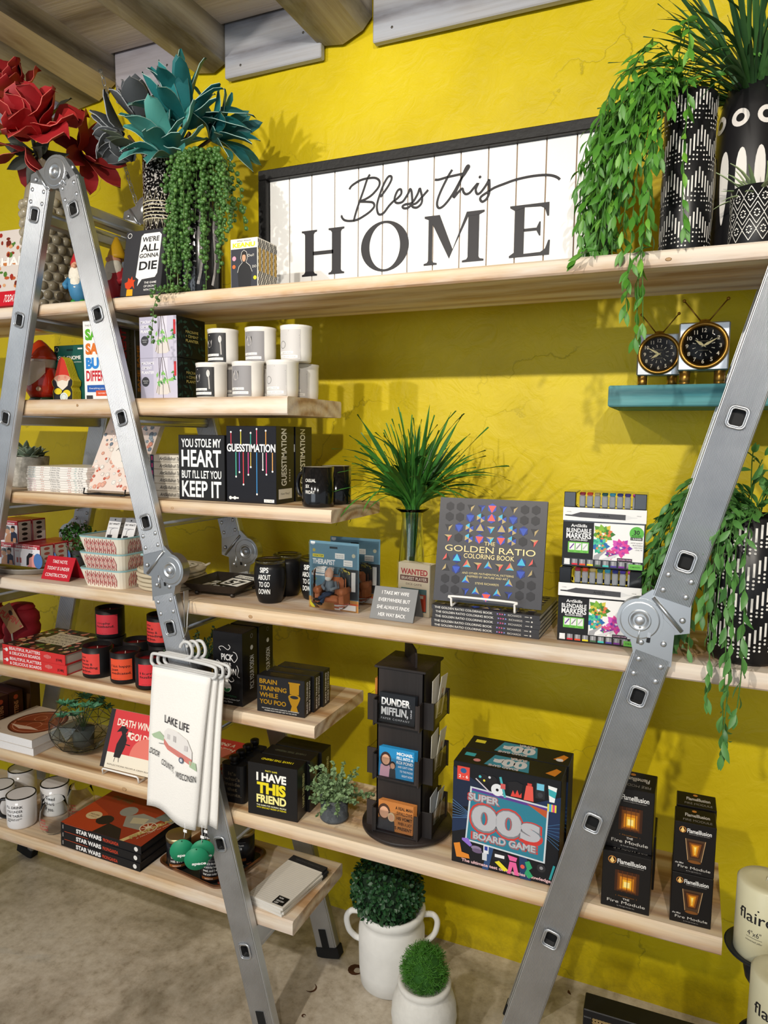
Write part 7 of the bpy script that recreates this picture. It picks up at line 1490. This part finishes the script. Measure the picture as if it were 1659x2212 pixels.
for i in range(-14, 44):
    x = .024+i*.008
    for s in (1, -1):
        x0, x1 = (x, x+.115) if s > 0 else (x+.115, x); pts = [(x0, .0048, .020), (x1, .0048, .135)]
        # clip to the opening
        def cl(p0, p1):
            f = lambda X: p0[2]+(p1[2]-p0[2])*(X-p0[0])/(p1[0]-p0[0]); L_, R_ = sorted((p0[0], p1[0])); L_ = max(L_, .022); R_ = min(R_, w-.022)
            return [(L_, .0048, f(L_)), (R_, .0048, f(R_))] if R_ > L_ else None
        q = cl(*pts)
        if q: cn.tube(q, .0009, 4)
tag(cn.build('cane_weave', cc, CB), kind='stuff')
def pillar(x, y, h, lab, labc):
    t = thing('candle_stand', lab, 'candle holder', (x, y, 0), 0, 'dark metal candle stands'); m = cm('#2c3036', .4, .5, var=.25, scale=30)
    MB().lathe([(.060, 0), (.062, .006), (.050, .014), (.024, .03), (.016, .06), (.016, h*.4), (.026, h*.45), (.016, h*.5), (.016, h-.07), (.026, h-.055), (.030, h-.035), (.024, h-.015), (.030, h-.008), (0, h-.006)], 32).build('stem', m, t); MB().lathe([(.030, h-.008), (.064, h+.004), (.066, h+.008), (.062, h+.008), (.030, h-.003), (0, h-.003)], 40).build('dish', m, t)
    c = thing('pillar_candle', labc, 'candle', (x, y, h-.002), -8, 'cream pillar candles'); MB().lathe([(.048, 0), (.050, .003), (.050, .146), (.046, .150), (.030, .149), (0, .1475)], 48).build('wax', cm('#d9d3b0', .35, var=.04), c); MB().tube([(0, 0, .148), (.003, 0, .158), (.008, .001, .162)], .0010, 6).build('wick', cm('#e8e2cf', .7), c)
    p = wrap(.050, .02, .135, 205, 305); p.text('flaire', .5, .66, .72, .20, '#1b1b1f', bold=.012); p.disc(.555, .79, .02, '#1b1b1f'); p.text('4"x6"', .5, .38, .28, .09, '#2a2a2e'); p.rect(.34, .30, .66, .306, '#2a2a2e'); p.text('unscented pillar', .5, .25, .34, .03, '#2a2a2e'); p.build('lettering', c)
pillar(.170, 1.462, .600, 'taller dark metal candle stand at the right edge', 'cream pillar candle on the taller stand'); pillar(.190, 1.330, .512, 'shorter dark metal candle stand in the bottom right corner', 'cream pillar candle on the shorter stand')
# ================================================================== plants
def leafmat(name, a, b_, rough=.45, back=None, trans=0.0):
    m, nt, b = newmat(name); L = nt.links; oi = N(nt, 'ShaderNodeObjectInfo'); tc = N(nt, 'ShaderNodeTexCoord')
    nz = N(nt, 'ShaderNodeTexNoise', i_Scale=25.0, i_Detail=3); L.new(tc.outputs['Object'], nz.inputs['Vector'])
    ad = N(nt, 'ShaderNodeMath', operation='MULTIPLY_ADD'); ad.inputs[1].default_value = .6; L.new(oi.outputs['Random'], ad.inputs[0]); mu = N(nt, 'ShaderNodeMath', operation='MULTIPLY'); mu.inputs[1].default_value = .4; L.new(nz.outputs[0], mu.inputs[0]); L.new(mu.outputs[0], ad.inputs[2])
    rp = ramp(nt, [(.1, a), (.9, b_)]); L.new(ad.outputs[0], rp.inputs[0]); L.new(rp.outputs[0], b.inputs['Base Color']); b.inputs['Roughness'].default_value = rough
    if trans: b.inputs['Subsurface Weight'].default_value = 0
    return m
def leafmesh(name, L, Wd, mat, curl=0.3, fold=.25, seg=6, wave=0.0, shape='lance', thick=0.0, edge=None):
    """leaf along +X, face +Z, bending down by curl radians in total"""
    vs = []; x = z = 0.0; a = 0.0
    for k in range(seg+1):
        t = k/seg
        w = {'lance': sin(pi*min(1, t*.94+.04))**1.2, 'wide': sin(pi*t**.8)**.7 if 0 < t < 1 else .05, 'blade': (1-t)**.55*(.55+.45*min(1, t*6)), 'petal': (sin(pi*(t*.86+.07))**.65 if t < 1 else .03)}[shape]*Wd/2
        if k == seg: w = Wd*.01
        zz = wave*Wd*sin(t*7)
        vs += [(x, -w, z+fold*w+zz), (x, 0, z), (x, w, z+fold*w-zz)]
        x += L/seg*cos(a); z += L/seg*sin(a); a -= curl/seg
    fs = []; mi = []
    for k in range(seg):
        for j in (0, 1): fs.append((k*3+j, (k+1)*3+j, (k+1)*3+j+1, k*3+j+1))
    b = MB(); b.add([v for v in vs], [f[::-1] for f in fs], 0, True)
    if thick:
        n = len(vs); b.add([(v[0], v[1], v[2]-thick) for v in vs], fs, 0, True)
        for k in range(seg):
            for j in (0, 2): q = [vs[k*3+j], vs[(k+1)*3+j], vs[(k+1)*3+j], vs[k*3+j]]; q = [q[0], q[1], (q[2][0], q[2][1], q[2][2]-thick), (q[3][0], q[3][1], q[3][2]-thick)]; b.add(q, [(0, 1, 2, 3)], 1 if edge else 0)
    return b.mesh(name, [mat]+([edge] if edge else []))
RN = random.Random(77)
def rv(a=1): return Vector((RN.uniform(-a, a), RN.uniform(-a, a), RN.uniform(-a, a)))
def place_leaves(parent, name, metas, specs, stuffname=None, limit=300):
    """specs: (mesh index, matrix). The first `limit` are objects of their own, the rest one joined part"""
    for i, mx in specs[:limit]: link(name, metas[i], parent, mat=mx)
    rest = specs[limit:]
    if rest:
        b = MB()
        for i, mx in rest:
            me = metas[i]; b.add([mx @ v.co for v in me.vertices], [tuple(p.vertices) for p in me.polygons], 0, True)
        tag(b.build(stuffname or name+'s', metas[0].materials[0], parent), kind='stuff')
# ---- trailing willow plants
G_BR = leafmat('bright_leaf', '#3c7a22', '#79b23c'); G_WL = leafmat('willow_leaf', '#2f5f2a', '#5d9446'); G_STEM = cm('#4a7a34', .6)
def trailing(parent, base, strands, ml, floor_z, edge_y, stemname='stems', limit=300, leaf='leaf', ymin=1.40):
    o = Vector(parent.location); st = MB(); specs = []
    for (ang, out, drop, lift, nleaf) in strands:
        a = radians(ang); p = Vector(base)+Vector((RN.uniform(-.02, .02), RN.uniform(-.02, .02), 0)); d = Vector((cos(a)*out, sin(a)*out, lift)).normalized(); pts = [p.copy()]; ln = 0
        step = .012
        while ln < drop:
            d = (d+Vector((0, 0, -.16))+rv(.05)).normalized(); q = p+d*step
            if q.z < floor_z+.008 and q.y > edge_y:
                q.z = floor_z+.008; d = Vector((d.x*.9+cos(a)*.2, d.y-.25, 0)).normalized()
            if ang < 240 and q.y < ymin: q.y = ymin; d.y = 0
            if q.y > 1.965: q.y = 1.965; d.y = 0
            p = q; pts.append(p.copy()); ln += step
        st.tube([x-o for x in pts[::2]], .0010, 4, 0, False)
        k = 2; side = 1
        while k < len(pts)-1:
            t = (pts[k+1]-pts[k-1]).normalized(); lat = t.cross(Vector((0, 0, 1)) if abs(t.z) < .9 else Vector((sin(a), -cos(a), .1))).normalized()*side
            dr = (t*.8+lat*.55+rv(.35)+Vector((0, 0, -.15))).normalized()
            if pts[k].z < floor_z+.02 and pts[k].y > edge_y: dr.z = abs(dr.z)*.3
            specs.append((RN.randrange(len(ml)), mtx(pts[k]-o, dr, rv(1)+Vector((0, -.6, .8)), RN.uniform(.75, 1.15)))); side *= -1; k += RN.choice((1, 2, 2))
        for s_ in (-.3, .3): specs.append((0, mtx(pts[-1]-o, (pts[-1]-pts[-2]).normalized()+rv(.3), (0, -1, .2), .9)))
    RN.shuffle(specs); specs.sort(key=lambda s_: (s_[1].translation.y > .02))
    tag(st.build(stemname, G_STEM, parent), kind='stuff'); place_leaves(parent, leaf, ml, specs, 'leaves', limit)
wl = [leafmesh('leaf', .036, .0112, G_BR, c, .3, 5) for c in (.2, .5, .9)]; wl2 = [leafmesh('leaf', .036, .0115, G_WL, c, .3, 5) for c in (.2, .5, .9)]
WP = thing('trailing_willow', 'bright green trailing willow plant spilling from the dashed vase over the top shelf', 'plant', (-.040, 1.60, 2.250))
S1 = []
for k in range(34):
    ang = RN.choice((180, 195, 210, 225, 240, 200, 190, 250))+RN.uniform(-12, 12); S1.append((ang, RN.uniform(.5, 1.3), RN.uniform(.24, .42), RN.uniform(.4, 1.1), 14))
for k in range(16): S1.append((RN.uniform(236, 262), RN.uniform(.4, .9), RN.uniform(.2, .33), RN.uniform(.5, 1.2), 12))
for k in range(14): S1.append((RN.uniform(180, 235), 1.6, RN.uniform(.30, .42), RN.uniform(.6, 1.4), 14))
for k in range(5): S1.append((RN.uniform(0, 180), .6, RN.uniform(.10, .2), 1.4, 8))
for ang, dp in ((256, .56), (248, .54), (262, .42), (240, .55), (252, .60), (232, .50), (266, .40)): S1.append((ang, 1.1, dp, .9, 20))
trailing(WP, (-.058, 1.590, 2.252), S1, wl, 1.935, 1.462)
WR = thing('trailing_willow', 'darker green trailing willow plant in the dashed planter at the right edge', 'plant', (.112, 1.565, 1.43))
S2 = []
for k in range(30): S2.append((RN.choice((180, 200, 220, 236, 200, 330))+RN.uniform(-15, 15), RN.uniform(.5, 1.1), RN.uniform(.2, .36), RN.uniform(.5, 1.6), 12))
for k in range(12): S2.append((RN.uniform(165, 205), 1.2, RN.uniform(.30, .38), RN.uniform(.3, .9), 12))
for k in range(8): S2.append((RN.uniform(150, 360), .4, RN.uniform(.08, .15), 2.5, 6))
for ang, dp in ((246, .44), (252, .50), (258, .46), (262, .52)): S2.append((ang, 1.0, dp, .8, 16))
trailing(WR, (.112, 1.565, 1.435), S2, wl2, 1.148, 1.462, ymin=1.482)
# ---- long blades in the oval vase and grass in the glass vase
G_PALM = leafmat('palm_blade', '#22452c', '#4a7a3c'); G_GRASS = leafmat('grass_blade', '#1f4f22', '#43842f')
def blades(parent, base, n, Lr, spread, ml, rad, name='blade', tilt=(0.1, 1.0), amin=0, amax=360, sink=0.0):
    o = Vector(parent.location); sp = []
    for k in range(n):
        a = radians(RN.uniform(amin, amax)); t = tilt[0]+(tilt[1]-tilt[0])*RN.random()**.8; d = Vector((cos(a)*sin(t), sin(a)*sin(t), cos(t)))
        if d.y > .25: d.y = .25
        b0 = Vector(base)+Vector((cos(a), sin(a), 0))*rad*RN.random()-d*sink
        sp.append((RN.randrange(len(ml)), mtx(b0-o, d, Vector((-d.x*.4, -d.y*.4, 1))+rv(.5), RN.uniform(*Lr))))
    place_leaves(parent, name, ml, sp)
PM = thing('tall_leaf_plant', 'tall dark green strap-leaf plant standing in the white-ringed vase', 'plant', (.072, 1.66, 2.25))
blades(PM, (.072, 1.66, 2.25), 190, (.75, 1.35), 1, [leafmesh('blade', .27, .0095, G_PALM, c, .35, 10, .16, 'blade') for c in (.3, .7, 1.2, 1.7)], .032, tilt=(.03, 1.2), sink=.03)
GP = thing('grass_bunch', 'bunch of long green artificial grass in the clear glass vase', 'plant', (-.654, 1.690, 1.40))
blades(GP, (-.654, 1.690, 1.40), 150, (.72, 1.2), 1, [leafmesh('blade', .245, .0135, G_GRASS, c, .4, 10, .22, 'blade') for c in (.2, .8, 1.4, 2.2)], .016, tilt=(.02, .80), sink=.012)
sb = MB()
for k in range(26):
    a = RN.uniform(0, 6.28); r_ = .018*RN.random()**.5; sb.tube([(r_*cos(a)*.35, r_*sin(a)*.35, -.165+RN.uniform(0, .03)), (r_*cos(a)*.8, r_*sin(a)*.8, -.05), (r_*cos(a), r_*sin(a), .012)], .0016, 5)
tag(sb.build('stems', cm('#2c5a28', .5), GP), kind='stuff')
# ---- spiky succulent in the small pot
blades(SP, (.083, 1.545, 2.028), 22, (.7, 1.2), 1, [leafmesh('leaf', .075, .011, leafmat('air_plant', '#6f8a5c', '#a8b88a'), c, .5, 6, 0, 'blade', .0012) for c in (.3, .8)], .012, 'leaf', (.15, 1.35))
# ---- grey-green rosette in the cement pot
sm_ = leafmat('succulent_leaf', '#5a6b58', '#8b9a84', .6); sl = [leafmesh('leaf', .058, .026, sm_, c, .35, 6, 0, 'wide', .0022) for c in (-.3, .1, .4)]
sp = []
for (ox, oy, sc) in ((0, -.005, 1.0), (.038, -.02, .85), (-.035, -.015, .9), (.01, .03, .8)):
    for k in range(15):
        a = k*2.4; t = .25+1.05*k/15; d = Vector((cos(a)*sin(t), sin(a)*sin(t), cos(t))); sp.append((RN.randrange(3), mtx((ox, oy, .088), d, Vector((-d.x, -d.y, .8)), sc*RN.uniform(.85, 1.1))))
place_leaves(SUC, 'leaf', sl, sp)
# ---- small leafed shrubs: countless tiny leaves
def shrub(parent, c, r, n, mat, L, Wd, sc=(1, 1, 1), flat=.0, name='foliage', shell=.55):
    b = MB(); me = leafmesh('tmp', L, Wd, mat, .3, .3, 3, 0, 'wide')
    for k in range(n):
        d = rv(1)
        while d.length > 1 or d.length < .05: d = rv(1)
        d.normalize(); rr = r*(shell+(1-shell)*RN.random()); p = Vector(c)+Vector((d.x*rr*sc[0], d.y*rr*sc[1], d.z*rr*sc[2])); dd = (d*.7+rv(.8)).normalized(); mx = mtx(p, dd, d+rv(.3), RN.uniform(.7, 1.2))
        b.add([mx @ v.co for v in me.vertices], [tuple(q.vertices) for q in me.polygons], 0, True)
    bpy.data.meshes.remove(me); return tag(b.build(name, mat, parent), kind='stuff')
def sprigs(parent, base, n, Lr, mat, L, Wd, tilt=1.0, per=16, name='foliage'):
    b = MB(); me = leafmesh('tmp', L, Wd, mat, .2, .3, 3, 0, 'wide'); st = MB()
    for k in range(n):
        a = RN.uniform(0, 6.28); t = RN.uniform(.05, tilt); d = Vector((cos(a)*sin(t), sin(a)*sin(t), cos(t))); p = Vector(base)+Vector((cos(a), sin(a), 0))*.012; ln = RN.uniform(*Lr); pts = [p.copy()]
        for j in range(per):
            d = (d+Vector((cos(a)*.03, sin(a)*.03, -.02))+rv(.05)).normalized(); p = p+d*ln/per; pts.append(p.copy())
            for s_ in (0, 1, 2):
                dd = (d*.5+rv(1)).normalized(); mx = mtx(p, dd, rv(1)+Vector((0, 0, 1)), RN.uniform(.7, 1.2)); b.add([mx @ v.co for v in me.vertices], [tuple(q.vertices) for q in me.polygons], 0, True)
        st.tube(pts[::3], .0009, 4, 0, False)
    bpy.data.meshes.remove(me); tag(st.build('stems', cm('#4a5a38', .6), parent), kind='stuff'); return tag(b.build(name, mat, parent), kind='stuff')
G_BOX = leafmat('boxwood_leaf', '#2d5a28', '#4f8a3c'); G_TOP = leafmat('topiary_leaf', '#1f4426', '#356a34'); G_HERB = leafmat('herb_leaf', '#5d7a50', '#8fa878', .55); G_SPR = leafmat('sprig_leaf', '#2c4a30', '#4d6e48')
shrub(BW, (0.01, -.005, .09), .058, 420, G_BOX, .014, .010, (1.15, .85, .95), shell=.45)
sprigs(PL4, (0, 0, .045), 16, (.06, .11), G_SPR, .010, .006, 1.0)
sprigs(PB, (0, 0, .052), 34, (.05, .10), G_HERB, .0105, .0085, 1.35, 14)
tb = shrub(JG, (-.012, -.01, .285), .102, 2600, G_TOP, .014, .011, (1, 1, .95), shell=.82)
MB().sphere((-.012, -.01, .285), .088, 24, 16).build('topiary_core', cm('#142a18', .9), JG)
MB().sphere((0, 0, .205), .052, 24, 16).build('grass_core', cm('#2c5a1c', .9), JR)
gb = MB(); gm = leafmat('fine_grass', '#3f7a24', '#6fae3c')
for k in range(420):
    d = rv(1)
    while d.length > 1 or d.length < .1: d = rv(1)
    d.normalize(); p = Vector((0, 0, .207))+d*.051
    for j in range(6):
        e = (rv(1)+d*.35).normalized(); q = p+e*.009+d*.004; gb.tube([p, q, p+e*.019-d*.001], [.0007, .0006, .0002], 3, 0, False)
tag(gb.build('grass_needles', gm, JR), kind='stuff')
# ---- terrarium plant
tl = leafmat('terrarium_leaf', '#2f6a48', '#5fa07c'); tm2 = [leafmesh('leaf', .030, .012, tl, c, .35, 5, 0, 'lance') for c in (.2, .7)]; sp = []
for k in range(17):
    a = k*2.4; rr = .012+.058*sqrt(k/17); c = Vector((rr*cos(a), rr*sin(a), .150+.012*cos(k)-.022*(rr/.07)**2)); nn_ = Vector((cos(a)*rr*9, sin(a)*rr*9, 1)).normalized()
    for j in range(7): b_ = 2*pi*j/7; d = Vector((cos(b_), sin(b_), .45)); d = (d+nn_*.5).normalized(); sp.append((j % 2, mtx(c, d, nn_, RN.uniform(.75, 1.05))))
place_leaves(TR, 'leaf', tm2, sp)
st = MB()
for k in range(9): a = k*2.4; rr = .05*sqrt(k/9); st.tube([(0, 0, .055), (rr*.4*cos(a), rr*.4*sin(a), .10), (rr*cos(a), rr*sin(a), .148)], .0014, 5)
tag(st.build('plant_stems', cm('#3a5a34', .6), TR), kind='stuff')
# ---- string of pearls
PP = thing('string_of_pearls', 'beaded string-of-pearls plant hanging from the swirl vase past the top board', 'plant', (-1.240, 1.600, 2.29)); o = Vector(PP.location); PEA = leafmat('pearl_bead', '#37602a', '#6a9448', .35); pme = MB().sphere((0, 0, 0), .0058, 8, 6).mesh('bead', PEA); st = MB(); sp = []
for k in range(34):
    a = radians(RN.choice((258, 268, 280, 295, 310, 328, 345))+RN.uniform(-9, 9)); L_ = RN.uniform(.14, .40)
    if k < 7: a = radians((272, 256, 262, 284, 250, 266, 290)[k]); L_ = (.62, .50, .46, .46, .48, .44, .47)[k]
    p = Vector((-1.215+RN.uniform(-.02, .02), 1.59+RN.uniform(-.015, .015), 2.296)); d = Vector((cos(a), sin(a)*1.1, .75)).normalized(); pts = [p.copy()]; ln = 0
    while ln < L_:
        d = (d+Vector((0, 0, -.24))+rv(.07)).normalized(); q = p+d*.011
        if q.z < 1.945 and q.y > 1.455: q.z = 1.945; d = Vector((d.x*.3, -1, 0)).normalized()
        rad = (q.xy-Vector((-1.24, 1.60))).length
        if q.z < 2.28 and rad < .069: e = (q.xy-Vector((-1.24, 1.60))).normalized()*.069; q.x = -1.24+e.x; q.y = 1.60+e.y
        p = q; pts.append(p.copy()); ln += .011
        tt = rv(1); tt.z *= .4; s_ = RN.uniform(.75, 1.15)*(1 if ln < .36 else .7); sp.append((0, Matrix.Translation(p-o+tt.normalized()*.0065) @ Matrix.Scale(s_, 4)))
        if RN.random() < .45: tt = rv(1); tt.y = -abs(tt.y); sp.append((0, Matrix.Translation(p-o+tt.normalized()*.009) @ Matrix.Scale(s_*.9, 4)))
    st.tube([x-o for x in pts], .0010, 4, 0, False)
RN.shuffle(sp); tag(st.build('strings', cm('#5a7a3c', .6), PP), kind='stuff'); place_leaves(PP, 'bead', [pme], sp, 'beads', 300)
# ---- foam flowers
def bloom(root, c, face_dir, n, me_list, open_=(.35, 1.25), sc=(.8, 1.1), name='petal', layers=3):
    o = Vector(root.location); f = Vector(face_dir).normalized(); u = f.orthogonal().normalized(); v = f.cross(u)
    for k in range(n):
        a = 2*pi*k/n*layers+RN.uniform(-.2, .2)+(k*layers//n)*.6; t = open_[0]+(open_[1]-open_[0])*(k/n)+RN.uniform(-.1, .1)
        rad = u*cos(a)+v*sin(a); d = f*cos(t)+rad*sin(t); up = f*sin(t)-rad*cos(t)+rv(.25)
        link(name, RN.choice(me_list), root, mat=mtx(Vector(c)-o+rad*.008, d, up, RN.uniform(*sc)))
RED = leafmat('red_foam', '#9c1420', '#c42a2a', .6); REDD = leafmat('dark_red_foam', '#7a1218', '#9a1c20', .6); REDG = cm('#d9685c', .6); BLK = leafmat('black_foam', '#23261f', '#34382c', .6); TEA = leafmat('teal_foam', '#115055', '#2a8a8c', .55); TEAL2 = leafmat('light_teal_foam', '#2a7a7a', '#5aa79c', .55); TEAG = cm('#a8c8c0', .6); GRY = leafmat('grey_foam', '#3c4146', '#5c6064', .75); GRYG = cm('#9a9ea2', .7)
rp_ = [leafmesh('petal', .120, .085, RED, c, f_, 8, w_, 'petal', .0016, REDG) for c, f_, w_ in ((-.5, .5, .14), (-.2, .35, .2), (.4, .3, .16), (-.8, .6, .1))]
rd_ = [leafmesh('petal', .130, .060, REDD, c, .3, 8, .1, 'petal', .0016, REDG) for c in (-.2, .3)]
RF = thing('red_flowers', 'bunch of large red foam flowers in the bubble vase', 'flowers', (-1.80, 1.62, 2.37))
bloom(RF, (-1.775, 1.560, 2.425), (.15, -.55, .80), 17, rp_, (.25, 1.5), (1.0, 1.35)); bloom(RF, (-1.92, 1.62, 2.57), (-.1, -.55, .8), 14, rp_, (.2, 1.3), (.85, 1.1)); bloom(RF, (-1.745, 1.70, 2.425), (.75, -.15, .15), 11, rd_, (.5, 1.5), (.8, 1.05)); bloom(RF, (-1.82, 1.56, 2.40), (-.2, -.3, -.9), 5, rd_, (.5, 1.1), (.7, .95))
bl_ = [leafmesh('leaf', .12, .04, BLK, c, .4, 6, .1, 'lance', .0012) for c in (.2, .6)]; bloom(RF, (-1.79, 1.57, 2.385), (0, -.5, -.4), 7, bl_, (.7, 1.6), (.7, 1.0), 'leaf'); bloom(RF, (-1.86, 1.66, 2.52), (.3, -.2, .4), 4, bl_, (.5, 1.2), (.7, 1), 'leaf')
for c in ((-1.775, 1.585, 2.42), (-1.91, 1.64, 2.57), (-1.75, 1.70, 2.425)): MB().tube([(-.0, 0, -.08), ((c[0]+1.80)*.5, (c[1]-1.62)*.5, .02), (c[0]+1.80, c[1]-1.62, c[2]-2.37)], .006, 8).build('stem', cm('#2c3026', .6), RF)
tp_ = [leafmesh('petal', .155, .036, TEA, c, f_, 9, w_, 'petal', .0016, TEAG) for c, f_, w_ in ((.6, .45, .12), (1.1, .35, .2), (-.5, .5, .1), (.1, .5, .15))]; tq_ = [leafmesh('petal', .130, .046, TEAL2, c, f_, 9, w_, 'petal', .0016, TEAG) for c, f_, w_ in ((.5, .5, .12), (-.4, .5, .16), (.9, .4, .14))]
TF = thing('teal_flowers', 'bunch of teal and grey foam flowers in the tall speckled vase', 'flowers', (-1.412, 1.66, 2.355))
bloom(TF, (-1.305, 1.64, 2.405), (.10, -.25, 1), 24, tp_, (.1, 1.25), (.95, 1.25)); bloom(TF, (-1.335, 1.60, 2.325), (0, -.55, .8), 21, tq_, (.15, 1.35), (.9, 1.2)); bloom(TF, (-1.285, 1.715, 2.405), (.9, -.1, .35), 15, tp_, (.1, 1.1), (.8, 1.1))
gp_ = [leafmesh('petal', .080, .052, GRY, c, .55, 7, .06, 'wide', .002, GRYG) for c in (-.9, -.5, .1)]; bloom(TF, (-1.485, 1.66, 2.465), (0, -.2, 1), 12, gp_, (.05, 1.1), (1.15, 1.5)); bloom(TF, (-1.525, 1.635, 2.425), (-.8, -.5, .2), 10, gp_, (.2, 1.2), (1.0, 1.35)); bloom(TF, (-1.480, 1.625, 2.370), (-.3, -.7, -.4), 7, gp_, (.4, 1.2), (.9, 1.2))
go_ = [leafmesh('leaf', .11, .05, leafmat('olive_grey_leaf', '#4a5444', '#6a7460', .7), .2, .3, 7, .05, 'wide', .0014)]; bloom(TF, (-1.445, 1.61, 2.36), (-.35, -.6, .5), 3, go_, (.2, .8), (.8, 1.0), 'leaf')
for c in ((-1.305, 1.65, 2.40), (-1.335, 1.615, 2.32), (-1.285, 1.71, 2.40), (-1.485, 1.66, 2.46), (-1.515, 1.645, 2.42)): MB().tube([(0, 0, -.12), ((c[0]+1.412)*.4, (c[1]-1.66)*.4, -.01), (c[0]+1.412, c[1]-1.66, c[2]-2.355)], .005, 8).build('stem', cm('#5a4636', .7), TF)
bpy.data.objects.remove(_tobj); bpy.data.scenes.remove(_tsc)
